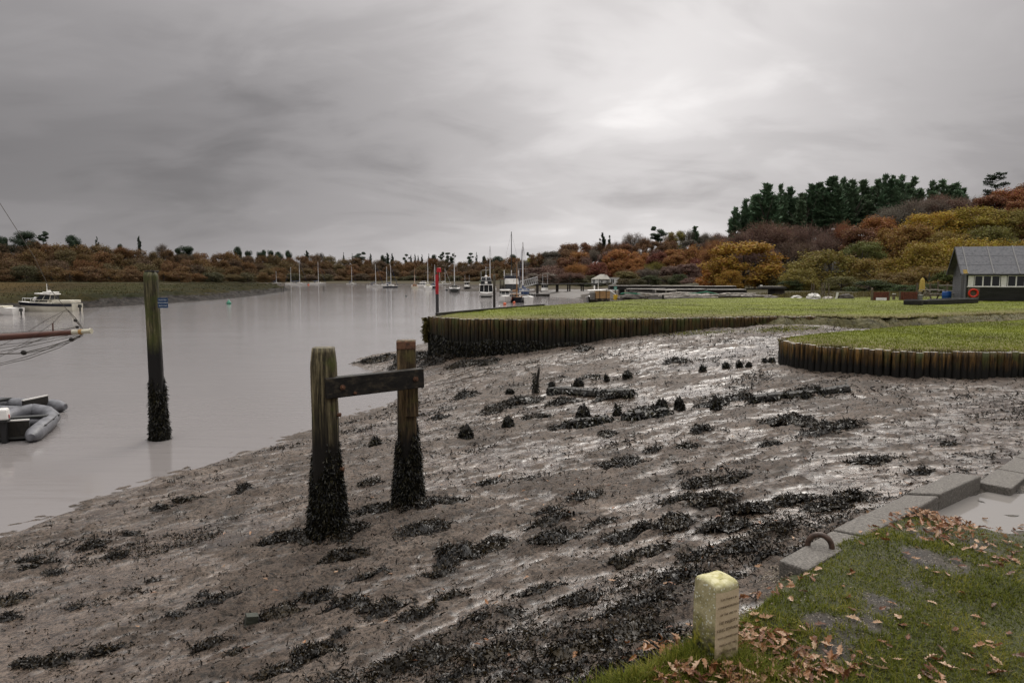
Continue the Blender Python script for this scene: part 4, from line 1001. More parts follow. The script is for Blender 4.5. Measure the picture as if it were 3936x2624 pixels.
def sleeve(rng, h, r0, r1, n, L=0.06, W=0.016, flare=1.6, cx=0, cy=0, square=0.0):
    """weed hanging round a post: radius r1 at the foot to r0 at height h"""
    a = rng.uniform(0, 2 * np.pi, n); z = h * rng.uniform(0, 1, n) ** 1.25 * (0.86 + 0.3 * vnoise(np.cos(a) * 2 + h * 7, np.sin(a) * 2, 14)); f = np.clip(1 - z / h, 0, 1) ** flare
    r = (r0 + (r1 - r0) * f) * (1 + 0.10 * vnoise(a * 2.2, z * 4, 4)) + rng.uniform(-0.02, 0.035, n)
    C = np.stack([cx + r * np.cos(a), cy + r * np.sin(a), z + 0.05], 1)
    up = np.stack([np.cos(a) * 0.5, np.sin(a) * 0.5, -np.ones(n)], 1) + rng.normal(0, 0.5, (n, 3))
    return fronds(rng, C, up, L, W, 0.25, 0.6)
def sleeve_core(h, r0, r1, flare=1.6, n=18, m=12, seed=0):
    rings = []
    for i in range(m + 1):
        z = h * i / m; f = (1 - i / m) ** flare; rr = r0 + (r1 - r0) * f
        rings.append([(rr * (0.97 + 0.09 * float(vnoise(j * 0.9 + seed, i * 0.7, 3))) * math.cos(6.283 * j / n), rr * (0.97 + 0.09 * float(vnoise(j * 0.9 + seed, i * 0.7, 3))) * math.sin(6.283 * j / n), z - (0.12 if i == 0 else 0)) for j in range(n)])
    return np.array(rings).reshape(-1, 3), grid_quads(m + 1, n, True)
def weed_sleeve(name, parent, loc, h, r0, r1, n, seed, L=0.06, W=0.016, flare=1.6):
    rng = np.random.RandomState(seed); v, q = sleeve(rng, h, r0, r1, n, L, W, flare); v2, q2 = sleeve_core(h * 0.8, r0 - 0.03, r1 - 0.02, flare, seed=seed)
    return obj(name, mesh_np(name, np.concatenate([v, v2]), np.concatenate([q, q2 + len(v)])), M_WEEDG, parent, loc, kind='stuff')
def wall_weed():
    rng = np.random.RandomState(41); e = resample(chaikin(SPIT_F), 0.03); r = WALL1.location
    t = np.linspace(0, 1, len(e)); i = rng.choice(len(e), 26000, p=(lambda w: w / w.sum())(np.clip(1.15 - 1.75 * t, 0, 1)))
    x = e[i, 0]; y = e[i, 1] - 0.10 - rng.uniform(0, 0.05, len(i)); zb = H0(x, y)
    top = np.interp(t[i], [0, 0.05, 0.2, 0.4, 0.62], [1.55, 1.48, 1.35, 1.2, 1.1]) + 0.15 * vnoise(x * 2, x * 0, 9)
    z = zb + (top - zb) * rng.uniform(0, 1, len(i)) ** 0.85
    # the round tip: push outward from the lawn's middle
    C = np.stack([x - r.x, y - r.y, z], 1); up = np.stack([rng.normal(0, 0.2, len(i)), -0.35 - 0 * x, -np.ones(len(i))], 1)
    v, q = fronds(rng, C, up, 0.08, 0.028, 0.2, 0.4)
    obj('seaweed', mesh_np('seaweed', v, q), M_WEEDG, WALL1)['kind'] = 'stuff'
    # leafy growth at the tip
    n = 700; a = rng.uniform(2.6, 4.2, n); C = np.stack([0.14 * np.cos(a), 0.14 * np.sin(a), rng.uniform(1.2, 2.2, n)], 1)
    v, q = fronds(rng, C, np.stack([np.cos(a), np.sin(a), -0.3 + 0 * a], 1) + rng.normal(0, 0.4, (n, 3)), 0.14, 0.06, 0.2)
    obj('ivy_growth', mesh_np('ivy_growth', v, q), M_GDRY, WALL1)
wall_weed()

# ---------------------------------------------------------------- weathered posts
def post_mesh(name, w, h, seed, n=28, m=46, cham=0.16, chz=0.22, power=5.0, taper=0.0, groove=0.006):
    rng = np.random.RandomState(seed); V = []
    for i in range(m + 1):
        z = h * i / m
        s = 1.0 + taper * (1 - z / h)
        if z > h - chz: s *= 1 - cham * ((z - (h - chz)) / chz)
        for j in range(n):
            a = 2 * math.pi * j / n; c, d = math.cos(a), math.sin(a)
            r = w / 2 / (abs(c) ** power + abs(d) ** power) ** (1 / power)
            r *= s; r += groove * float(vnoise(j * 1.7 + seed, z * 1.1, seed)) + groove * 0.6 * float(vnoise(j * 0.8, z * 5, seed + 1))
            V.append((r * c, r * d, z))
    V.append((0, 0, h - 0.01)); q = grid_quads(m + 1, n, True)
    tri = np.array([[m * n + j, m * n + (j + 1) % n, (m + 1) * n] for j in range(n)])
    return mesh_np(name, np.array(V), q, tri, True)
def dolphin():
    A = on_mud(1262, 2062); B = on_mud(1570, 1948)
    A[2] -= 0.03; B[2] -= 0.03
    zA = zat(1335, A[1]); zB = zat(1307, B[1])
    root = thing('timber_dolphin', 'two thick weed-skirted timber posts joined by a dark bolted beam, standing in mud', 'mooring posts', (A[0], A[1], A[2]))
    rA = 0.0; dB = B - A
    yaw = math.radians(8)
    p = obj('post', post_mesh('post', 0.315, zA - A[2] + 0.4, 5, taper=0.04), M_POST, root, (0, 0, -0.4)); p.rotation_euler = (0, 0, yaw); p['label'] = 'stouter post with green moss on its chamfered head'
    p2 = obj('post', post_mesh('post', 0.255, zB - B[2] + 0.4, 8, cham=0.02, chz=0.05, power=7), M_POSTB, root, (dB[0], dB[1], dB[2] - 0.4)); p2.rotation_euler = (math.radians(-0.5), 0, yaw)
    mb = MB(); h = zB - B[2] + 0.4
    mb.box((0, 0, h - 0.065), (0.262, 0.262, 0.115)); mb.build('iron_cap_band', M_RUST, p2, bevel=0.012)
    # packing piece and cleat under the beam on the second post
    mb = MB(); mb.box((0.07, -0.155, h - 0.83), (0.17, 0.06, 0.42)); mb.build('packing_block', M_POSTB, p2, bevel=0.01)
    # beam: from the front-right face of post A to the front of post B
    a0 = at_y(1250, 1492, A[1] - 0.17); a1 = at_y(1623, 1450, B[1] - 0.20)
    a0 = np.array(a0) - A; a1 = np.array(a1) - A
    mb = MB(); mb.bar(a0, a1, 0.13, 0.26)
    d = (a1 - a0) / np.linalg.norm(a1 - a0)
    mb.build('beam', M_BEAM, root, bevel=0.012)
    nrm = np.array([d[1], -d[0], 0]); nrm /= np.linalg.norm(nrm)
    for k, s in ((a0 + d * 0.2, 1), (a1 - d * 0.13, 1), (a0 + d * 0.36 + np.array([0, 0, -0.09]), 0.6)):
        c = k + nrm * 0.065; mb = MB(); mb.cyl(c, c + nrm * 0.02, 0.034 * s, n=10); mb.cyl(c + nrm * 0.018, c + nrm * 0.045, 0.018 * s, n=6); mb.build('bolt', M_RUST, root)
    for z, sx in ((zat(1590, A[1]) - A[2], 0.165), (zat(1797, A[1]) - A[2], 0.19)):
        mb = MB(); mb.cyl((sx - 0.03, -0.05, z), (sx + 0.05, -0.06, z), 0.03, 0.026, n=8); mb.build('bolt', M_RUST, root)
    weed_sleeve('seaweed', root, (0, 0, 0.0), 1.15, 0.138, 0.225, 22000, 61, 0.032, 0.011, 1.0)
    weed_sleeve('seaweed', root, (dB[0], dB[1], dB[2]), 1.05, 0.112, 0.19, 17000, 62, 0.032, 0.011, 0.9)
    return A, B
PA, PB = dolphin()
def text_mesh(body, size, extrude=0.0, align='CENTER'):
    cu = bpy.data.curves.new('text', 'FONT'); cu.body = body; cu.size = size; cu.align_x = align; cu.extrude = extrude; cu.resolution_u = 3
    o = bpy.data.objects.new('text', cu); COL.objects.link(o)
    dg = bpy.context.evaluated_depsgraph_get(); me = bpy.data.meshes.new_from_object(o.evaluated_get(dg))
    bpy.data.objects.remove(o); return me
M_WHITEP = noisy('white_paint', (0.6, 0.59, 0.56), (0.8, 0.79, 0.77), 6, 0.4, 0.05)
def water_post():
    c = at_z(614, 1688, 0.0); Y = c[1]; zt = zat(1046, Y)
    root = thing('mooring_post', 'tall square timber post rising from the river with a small blue notice', 'post', (c[0], c[1], -0.9))
    p = obj('post', post_mesh('post', 0.292, zt + 0.9, 15, cham=0.10, chz=0.10), M_POSTW, root)
    p.rotation_euler = (0, math.radians(-0.25), math.radians(12))
    mb = MB(); mb.box((0, 0, zt + 0.9 + 0.012), (0.235, 0.235, 0.05)); mb.build('cap', M_BEAM, root, bevel=0.01)
    weed_sleeve('seaweed', root, (0, 0, 0.88), 1.5, 0.132, 0.185, 13000, 71, 0.045, 0.016, 0.6)
    s0 = at_y(606, 1145, Y - 0.2); s1 = at_y(646, 1183, Y - 0.2); w = s1[0] - s0[0]; h = s0[2] - s1[2]
    cx, cz = (s0[0] + s1[0]) / 2 - c[0], (s0[2] + s1[2]) / 2 + 0.9
    sg = MB().box((cx, -0.2, cz), (w, 0.012, h)).build('notice_board', plain('blue_sign', (0.012, 0.05, 0.13), 0.35), root); sg['label'] = 'small blue notice with three lines of white lettering'
    for k, (s, dz, sz) in enumerate((('Beaulieu River', 0.30, 0.032), ('Fishing Prohibited', 0.02, 0.033), ('Bucklers Hard', -0.27, 0.032))):
        me = text_mesh(s, sz, 0.001); o = obj('lettering', me, M_WHITEP, sg, (cx, -0.2085, cz + dz * h - 0.01)); o.rotation_euler = (math.pi / 2, 0, 0)
water_post()

# ---------------------------------------------------------------- stumps and sunk timbers in the mud
def stump_mesh(seed, r, h, jag=0.3, lean=0.15):
    rng = random.Random(seed); n = 9; rings = []; lx, ly = rng.uniform(-1, 1) * lean, rng.uniform(-1, 1) * lean
    for k in range(7):
        f = k / 6; z = -0.15 + (h + 0.15) * f; s = 1.45 - 0.95 * f ** 0.8 if k < 6 else 0.2
        rings.append([(lx * f * h + r * s * (1 + rng.uniform(-0.25, 0.25)) * math.cos(6.283 * j / n), ly * f * h + r * s * (1 + rng.uniform(-0.25, 0.25)) * math.sin(6.283 * j / n), z + (rng.uniform(-1, 1) * jag * r if k == 6 else 0)) for j in range(n)])
    mb = MB(); mb.loft(rings); return mb.mesh('stump', True)
def stumps():
    L = [(2058, 1515, 100, 24), (2120, 1490, 22, 20), (2223, 1485, 38, 40), (2331, 1470, 32, 12), (2411, 1460, 34, 34), (2242, 1616, 60, 56), (2374, 1602, 56, 26), (2543, 1578, 48, 42), (2611, 1576, 58, 36), (2752, 1572, 62, 34), (2700, 1427, 28, 20), (2790, 1415, 26, 22), (2842, 1412, 32, 20), (2878, 1410, 24, 14), (2938, 1393, 20, 10), (2966, 1392, 22, 20), (1953, 1640, 46, 42), (1790, 1686, 60, 58), (1443, 1715, 44, 36), (3020, 1532, 34, 12), (3093, 1530, 32, 18), (3143, 1520, 36, 16), (2893, 1548, 40, 16), (1960, 1518, 22, 30)]
    for i, (px, py, hp, wp) in enumerate(L):
        c = on_mud(px, py); k = c[1] / FPX; h = hp * k; r = wp * k / 2 * 0.8
        tall = i == 0
        root = thing('timber_stump', 'tallest of the rotten stakes, a thin post leaning in the open mud' if tall else 'short rotten timber stump cloaked in dark weed, stuck in the mud', 'stump', (c[0], c[1], c[2] - 0.02), group=None if tall else 'rotten stumps across the foreshore')
        obj('stake', stump_mesh(900 + i, r * 0.72, h * 1.05), M_STUMP, root)
        rng = np.random.RandomState(950 + i)
        v, q = sleeve(rng, h * 0.75, r * 0.5, r * 1.05, int(200 + 900 * wp / 60), 0.04, 0.018, 1.0)
        obj('seaweed', mesh_np('seaweed', v, q), M_WEEDG, root, kind='stuff')
    T = [((2110, 1512), (2430, 1522), 0.17, 'weed-hung sunken baulk behind the row of stumps'), ((2880, 1545), (3260, 1505), 0.12, 'long dark timber lying in the mud towards the near lawn'), ((2400, 1622), (2560, 1590), 0.12, 'straight edge of a buried plank between the stumps'), ((2190, 1640), (2340, 1628), 0.1, 'broken length of plank half buried below the thick stump')]
    for i, (a, b, th, lab) in enumerate(T):
        A, B = on_mud(*a), on_mud(*b); mid = (A + B) / 2; mid[2] = min(A[2], B[2])
        root = thing('sunken_timber', lab, 'timber', tuple(mid))
        pts = [tuple(A + (B - A) * f - mid + np.array([0, 0.03 * math.sin(9 * f + i), 0.04 + 0.02 * math.sin(7 * f)])) for f in np.linspace(0, 1, 9)]
        MB().tube(pts, [th * (0.8 + 0.25 * ((k * 37) % 5) / 5) for k in range(9)], 8).build('baulk', M_STUMP, root)
        rng = np.random.RandomState(980 + i); n = 900 if i != 1 else 500; f = rng.uniform(0, 1, n)
        C = A[None] + (B - A)[None] * f[:, None] - mid + np.stack([rng.normal(0, 0.05, n), rng.normal(-0.05, 0.10, n), th * 0.8 + rng.uniform(-0.1, 0.03, n)], 1)
        v, q = fronds(rng, C, rng.normal(0, 0.6, (n, 3)) + np.array([0, -0.5, -0.2]), 0.11, 0.035, 0.5)
        obj('seaweed', mesh_np('seaweed', v, q), M_WEEDG, root, kind='stuff')
    # cut post end near the waterline mud
    c = on_mud(965, 2410); k = c[1] / FPX
    root = thing('timber_stump', 'square-cut grey-green post end poking out of bare mud', 'stump', (c[0], c[1], c[2]))
    MB().box((0, 0, 0.02), (0.11, 0.09, 0.16), 0.5, 0.18).build('post_end', noisy('green_timber', (0.02, 0.024, 0.017), (0.05, 0.052, 0.038), 9, 0.6, 0.5), root, bevel=0.006)
stumps()

# ---------------------------------------------------------------- seaweed lying on the mud
K = 3936 / 2352.0
CL = [(655, 1242, 120, 34), (700, 1250, 90, 26), (800, 1235, 120, 40), (850, 1182, 110, 28), (900, 1176, 80, 22), (960, 1168, 130, 28), (1030, 1158, 100, 18), (975, 1222, 130, 40), (1045, 1280, 115, 62), (1130, 1255, 110, 36), (790, 1285, 130, 32), (850, 1328, 100, 20), (1000, 1325, 95, 22), (1265, 1200, 120, 28), (1270, 1245, 140, 40), (1380, 1205, 80, 20), (1430, 1240, 120, 26),
      (1540, 1210, 115, 56), (1480, 1222, 90, 30), (1430, 1300, 85, 32), (1660, 1215, 130, 54), (1780, 1222, 100, 40), (1600, 1115, 110, 30), (1670, 1108, 120, 26), (1820, 1152, 130, 34), (1900, 1165, 120, 34), (1950, 1145, 120, 34), (2000, 1060, 115, 22), (1420, 1070, 115, 34), (1640, 1160, 140, 40), (1720, 1175, 140, 40), (1560, 1150, 110, 26), (1330, 1150, 110, 22), (1260, 1180, 80, 16), (1500, 1270, 120, 28), (1600, 1280, 120, 30), (1700, 1270, 110, 30), (1560, 1330, 120, 34), (1680, 1330, 80, 26), (1760, 1290, 70, 26),
      (720, 1380, 110, 36), (800, 1395, 120, 42), (880, 1405, 120, 46), (960, 1420, 110, 34), (640, 1418, 120, 30), (590, 1432, 70, 18), (500, 1383, 140, 24), (1030, 1380, 85, 20), (1240, 1360, 110, 24), (1330, 1380, 120, 40), (1480, 1390, 130, 44), (1420, 1420, 100, 30), (1090, 1430, 80, 22), (1180, 1412, 60, 20),
      (720, 1510, 150, 66), (640, 1550, 140, 40), (780, 1470, 70, 22), (1000, 1515, 170, 44), (1130, 1500, 200, 52), (1330, 1490, 190, 60), (1450, 1460, 180, 52), (1250, 1550, 240, 44), (1420, 1545, 200, 50), (1520, 1500, 120, 50), (1060, 1555, 160, 34), (900, 1550, 120, 30), (480, 1490, 90, 30), (120, 1520, 160, 42), (240, 1500, 120, 30), (60, 1525, 80, 30), (30, 1385, 80, 44), (20, 1420, 60, 22), (170, 1395, 40, 12), (540, 1500, 60, 16), (400, 1420, 60, 14), (470, 1370, 40, 10),
      (210, 1258, 90, 18), (270, 1278, 72, 20), (90, 1305, 120, 22), (130, 1318, 60, 14), (560, 1132, 44, 16), (850, 1117, 60, 16), (430, 1156, 110, 14), (370, 1170, 60, 12), (350, 1335, 40, 12), (300, 1230, 60, 10), (60, 1290, 80, 16),
      (1180, 930, 115, 20), (1070, 913, 60, 14), (1140, 945, 80, 14), (1290, 925, 80, 12), (1400, 915, 70, 12), (1820, 975, 120, 30), (1920, 985, 130, 26), (1880, 1000, 90, 18), (1610, 993, 64, 16), (1770, 1022, 64, 13), (1580, 1032, 64, 15), (1395, 1000, 40, 16), (1500, 1040, 50, 10), (1120, 1110, 64, 12), (1010, 962, 60, 10), (1230, 960, 90, 12), (1300, 980, 110, 14), (1700, 915, 90, 12), (1640, 930, 90, 14), (2180, 1020, 50, 10), (2120, 1085, 70, 12), (1860, 900, 110, 10), (1480, 940, 60, 12),
      (870, 826, 100, 13), (950, 822, 110, 16), (1010, 826, 90, 14), (1065, 838, 70, 10), (930, 838, 70, 9), (1120, 835, 60, 9), (1340, 803, 44, 8), (1550, 832, 60, 8), (1360, 870, 60, 8), (1130, 800, 60, 8)]
def seaweed():
    LMK = [(nm, on_mud(*p)) for nm, p in (('the mossy post', (1262, 2062)), ('the capped post', (1570, 1948)), ('the memorial stone', (2560, 2350)), ('the iron ring', (3000, 2070)), ('the tall stake', (2058, 1515)), ('the far pile wall', (2000, 1365)), ('the pile wall corner', (1640, 1372)), ('the near pile wall', (3300, 1460)), ('the cut post end', (965, 2410)), ('the river edge', (500, 1890)), ('the kerb end', (3600, 1800)), ('the thickest stump', (2242, 1616)), ('the long sunken timber', (3060, 1540)))]
    rng = np.random.RandomState(17); sv = []; sq = []; so = 0
    for i, (cx, cy, w, h) in enumerate(CL):
        c = on_mud(cx * K, cy * K); k = c[1] / FPX * K
        rx = max(0.06, w * k / 2); ang = math.atan2(EYE - c[2], c[1]); ry = min(max(h * k / 2 / math.sin(ang) * 0.75, 0.05), rx * 1.2)
        hh = min(0.10 + 0.05 * rng.rand(), 0.30 * min(rx, ry) + 0.02)
        area = math.pi * rx * ry
        den = 5600 * min(1.0, (6.0 / c[1]) ** 1.05); n = int(np.clip(area * den, 60, 3600)); fl = 0.030 * max(1.0, (c[1] / 6.0) ** 0.55)
        def dome(u, v):
            r2 = u * u + v * v; return hh * np.clip(1 - r2, 0, 1) ** 0.7 * (0.75 + 0.5 * vnoise(u * 2.3 + i, v * 2.3, 5))
        a = rng.uniform(0, 2 * np.pi, n); r = np.sqrt(rng.uniform(0, 1, n)) * (1 + 0.5 * vnoise(np.cos(a) * 2.2 + 3 * i, np.sin(a) * 2.2, 6)); u, v = r * np.cos(a), r * np.sin(a)
        rot = SA * 0.55; ct, st = math.cos(rot), math.sin(rot)
        x = u * rx; y = v * ry; X = x * ct - y * st * 0.6; Y = x * st * 0.6 + y * ct
        g = mud_h(c[0] + X, c[1] + Y)[0] - c[2]
        C = np.stack([X, Y, g + dome(u, v) + 0.004], 1)
        V, Q = fronds(rng, C, rng.normal(0, 0.8, (n, 3)) + np.array([0, 0, 0.5]), fl, fl * 0.42, 0.5, 0.8)
        # dark felted underside
        m1, m2 = 7, 14; U = []
        for p in range(m1):
            for s in range(m2):
                t = 6.283 * s / m2; rr = p / (m1 - 1) * 0.86 * (1 + 0.5 * float(vnoise(math.cos(t) * 2.2 + 3 * i, math.sin(t) * 2.2, 6))); uu, vv = rr * math.cos(t), rr * math.sin(t)
                U.append((uu, vv))
        U = np.array(U); x = U[:, 0] * rx; y = U[:, 1] * ry; X = x * ct - y * st * 0.6; Y = x * st * 0.6 + y * ct
        g = mud_h(c[0] + X, c[1] + Y)[0] - c[2]
        B = np.stack([X, Y, g + dome(U[:, 0], U[:, 1]) * 0.85 - 0.006], 1)
        me = mesh_np('seaweed_clump', np.concatenate([V, B]), np.concatenate([Q, grid_quads(m1, m2, True) + len(V)]))
        o = obj('seaweed_clump', me, M_WEED, None, tuple(c))
        ds = sorted((math.hypot(c[0] - q[0], c[1] - q[1]), nm) for nm, q in LMK)
        sz = 'Long' if rx > 2.2 * ry else ('Broad' if rx > 0.42 else ('Medium' if rx > 0.25 else 'Small'))
        hgt = 'mounded' if hh > 0.115 else 'flat'
        tag(o, f"{sz.lower()} {hgt} wrack clump between {ds[0][1]} and {ds[1][1]}", 'seaweed', f"wrack clumps near {ds[0][1]}")
    # loose scraps everywhere
    n0 = 230000
    yy = 2.5 + 30 * rng.uniform(0, 1, n0) ** 1.9; xx = rng.uniform(-0.78, 0.78, n0) * yy
    a_, b_ = streak(xx, yy)
    f = fbm(a_ * 0.55, b_ * 1.3, 4, 31, 0.6) + 0.35 * vnoise(xx * 6, yy * 6, 35) - 0.12
    f += 0.55 * np.exp(-(((xx - 1.7) / 2.1) ** 2 + ((yy - 5.4) / 1.9) ** 2)) + 0.22 * np.exp(-(((xx + 0.3) / 2.4) ** 2 + ((yy - 4.2) / 1.0) ** 2)) - 0.35 * np.exp(-(((xx + 3.0) / 1.8) ** 2 + ((yy - 7.5) / 2.5) ** 2)) - 0.25 * np.exp(-((yy - 11) / 2.5) ** 2) - 0.2 * smooth(17, 24, yy)
    dens = 0.10 + 0.85 * smooth(0.30, 0.75, f)
    h = H0(xx, yy); ok = (rng.uniform(0, 1, n0) < dens) & (h > 0.03) & (h < 1.88) & quay_side(xx, yy)
    xx, yy = xx[ok], yy[ok]; z, det = mud_h(xx, yy)
    sz = 0.025 * np.maximum(1.0, (yy / 6.0) ** 0.6)
    rep = 3
    X = np.repeat(xx, rep) + rng.normal(0, 0.018, len(xx) * rep) * np.repeat(sz / 0.026, rep); Y = np.repeat(yy, rep) + rng.normal(0, 0.018, len(xx) * rep) * np.repeat(sz / 0.026, rep)
    Z = np.repeat(z, rep) + 0.004
    V, Q = fronds(rng, np.stack([X, Y, Z], 1), rng.normal(0, 0.9, (len(X), 3)) + np.array([0, 0, 0.15]), np.repeat(sz, rep), 0.48 * np.repeat(sz, rep), 0.4, 0.8)
    o = obj('seaweed_scraps', mesh_np('seaweed_scraps', V, Q), M_WEED, kind='stuff'); tag(o, 'small loose scraps of dark seaweed strewn over the mud', 'seaweed')

# ---------------------------------------------------------------- quay: ground, kerb, ring, stone
EDGE = np.array([P(2142, 2640), P(2426, 2560), P(2610, 2470), P(2878, 2309), P(3012, 2175), P(3100, 2098), P(3310, 1982), P(3668, 1822)])
e_dir = (EDGE[-1] - EDGE[3]); e_dir /= np.linalg.norm(e_dir)
INW = np.array([e_dir[1], -e_dir[0]])
EDGE = np.concatenate([[EDGE[0] - np.array([2.6, 2.0])], EDGE, [EDGE[-1] + e_dir * 0.05 + INW * 0.17], [EDGE[-1] + e_dir * 3.0 + INW * 0.17], [EDGE[-1] + e_dir * 12.0 + INW * 0.17]])
def edge_dist(x, y):           # signed distance inland (+) from the quay edge
    x = np.asarray(x, float); y = np.asarray(y, float); best = np.full(x.shape, 1e9); sg = np.ones(x.shape)
    for a, b in zip(EDGE[:-1], EDGE[1:]):
        d = b - a; L = d @ d; t = np.clip(((x - a[0]) * d[0] + (y - a[1]) * d[1]) / L, 0, 1)
        qx, qy = x - a[0] - t * d[0], y - a[1] - t * d[1]; r = np.hypot(qx, qy); s = np.where(d[0] * qy - d[1] * qx < 0, 1.0, -1.0)
        m = r < best; best = np.where(m, r, best); sg = np.where(m, s, sg)
    return best * sg
def quay_side(x, y): return edge_dist(x, y) < -0.05
PUD = P(3850, 1985, 2.13)
def quay_h(x, y):
    x = np.asarray(x, float); y = np.asarray(y, float)
    pd = np.exp(-(((x - PUD[0]) / 0.9) ** 2 + ((y - PUD[1]) / 0.48) ** 2))
    d = edge_dist(x, y)
    return TOP - 0.09 * np.clip(pd * 1.6, 0, 1) + 0.022 * fbm(x * 6, y * 6, 3, 407) * pd + 0.018 * fbm(x * 1.6, y * 1.6, 3, 401) + 0.006 * fbm(x * 9, y * 9, 2, 403) - 0.10 * smooth(0.12, -0.02, d) * smooth(1.75, 1.4, x) - 0.035 * smooth(3.5, 4.0, x) + 0.055 * smooth(1.2, 1.6, x) * smooth(3.3, 2.5, x) * smooth(0.9, 0.3, d) * smooth(0.10, 0.19, d)
BARE = [(3537, 2176, 0.20, 0.14), (3480, 2260, 0.13, 0.10), (3440, 2340, 0.12, 0.09), (3367, 2432, 0.14, 0.07), (3225, 2517, 0.16, 0.06), (3640, 2090, 0.22, 0.16), (3400, 2390, 0.10, 0.07), (3300, 2475, 0.12, 0.06), (3130, 2420, 0.08, 0.05)]
def bare(x, y):
    s = np.zeros(np.shape(x))
    for px, py, a, b in BARE:
        q = P(px, py); s = np.maximum(s, np.exp(-(((x - q[0]) / a) ** 2 + ((y - q[1]) / b) ** 2)))
    pd = np.exp(-(((x - PUD[0]) / 0.75) ** 2 + ((y - PUD[1]) / 0.62) ** 2))
    pd = np.maximum(pd, smooth(3.4, 3.9, x) * smooth(1.5, 0.8, edge_dist(x, y)) * 0.8)
    return np.clip(s * 0.85 + 1.5 * pd + 0.8 * fbm(x * 5.5, y * 5.5, 4, 411, 0.6) * smooth(0.03, 0.3, s), 0, 1)
def quay_material():
    m, t, b = new_mat('quay_soil')
    g = N(t, 'ShaderNodeNewGeometry'); at = N(t, 'ShaderNodeAttribute', attribute_name='bare')
    n1 = N(t, 'ShaderNodeTexNoise', inp={'Scale': 7, 'Detail': 8, 'Roughness': 0.7}); t.links.new(g.outputs['Position'], n1.inputs['Vector'])
    n2 = N(t, 'ShaderNodeTexVoronoi', inp={'Scale': 170}); t.links.new(g.outputs['Position'], n2.inputs['Vector'])
    n3 = N(t, 'ShaderNodeTexNoise', inp={'Scale': 60, 'Detail': 6, 'Roughness': 0.7}); t.links.new(g.outputs['Position'], n3.inputs['Vector'])
    soil = ramp_n(t, n1.outputs[0], [(0.3, (0.010, 0.008, 0.006)), (0.52, (0.034, 0.027, 0.020)), (0.75, (0.09, 0.074, 0.056))])
    peb = ramp_n(t, n2.outputs['Color'], [(0.82, 0.0), (0.9, 1.0)]); soil = mix_n(t, math_n(t, 'MULTIPLY', peb, 0.6), soil, (0.36, 0.32, 0.26))
    moss = ramp_n(t, n3.outputs[0], [(0.3, (0.018, 0.017, 0.008)), (0.55, (0.05, 0.055, 0.015)), (0.75, (0.10, 0.095, 0.03))])
    t.links.new(mix_n(t, at.outputs['Fac'], moss, soil), b.inputs['Base Color'])
    r = ramp_n(t, n1.outputs[0], [(0.36, 0.22), (0.55, 0.65)]); rr = mix_n(t, at.outputs['Fac'], (0.8, 0.8, 0.8), r); t.links.new(rr, b.inputs['Roughness'])
    b.inputs['Specular IOR Level'].default_value = 0.35
    bn = N(t, 'ShaderNodeBump', inp={'Strength': 0.8, 'Distance': 0.02}); t.links.new(n3.outputs[0], bn.inputs['Height']); t.links.new(bn.outputs[0], b.inputs['Normal'])
    return m
def build_quay():
    e = resample(EDGE, 0.03); e = e[: int(12.5 / 0.03)]; d = np.concatenate([[0, 0.004], np.cumsum(0.02 * 1.012 ** np.arange(165))])
    X = e[:, :1] + INW[0] * d[None]; Y = e[:, 1:] + INW[1] * d[None]; Z = quay_h(X, Y)
    # skirt down the quay face
    Xs = np.concatenate([X[:, :1] - 0.004, X], 1); Ys = np.concatenate([Y[:, :1], Y], 1); Zs = np.concatenate([Z[:, :1] * 0 + 0.6, Z], 1)
    me = mesh_np('quay_ground', np.stack([Xs, Ys, Zs], -1).reshape(-1, 3), grid_quads(*Xs.shape), smooth_=True)
    a = me.attributes.new('bare', 'FLOAT', 'POINT'); bb = bare(Xs, Ys); a.data.foreach_set('value', bb.ravel().astype(np.float32))
    obj('quay_ground', me, quay_material(), kind='structure')
    # puddle
    u = np.linspace(-1, 1, 60); U, V = np.meshgrid(u, u)
    PX = PUD[0] + U * 2.2 * INW[0] + V * 3 * e_dir[0] ; PY = PUD[1] + U * 2.2 * INW[1] + V * 3 * e_dir[1]
    keep = edge_dist(PX, PY) > 0.06
    q = grid_quads(60, 60); kq = keep.ravel()[q].all(1)
    m, t, b = new_mat('puddle_water'); b.inputs['Base Color'].default_value = (0.21, 0.195, 0.18, 1); b.inputs['Roughness'].default_value = 0.06; b.inputs['IOR'].default_value = 1.7
    obj('puddle', mesh_np('puddle', np.stack([PX, PY, 0 * PX + 2.176], -1).reshape(-1, 3), q[kq]), m, kind='structure')
build_quay()
seaweed()
M_CONC = noisy('weathered_concrete', (0.06, 0.054, 0.046), (0.11, 0.099, 0.086), 70, 0.7, 1.0, c3=(0.22, 0.2, 0.175), bscale=140, dist=0.008)
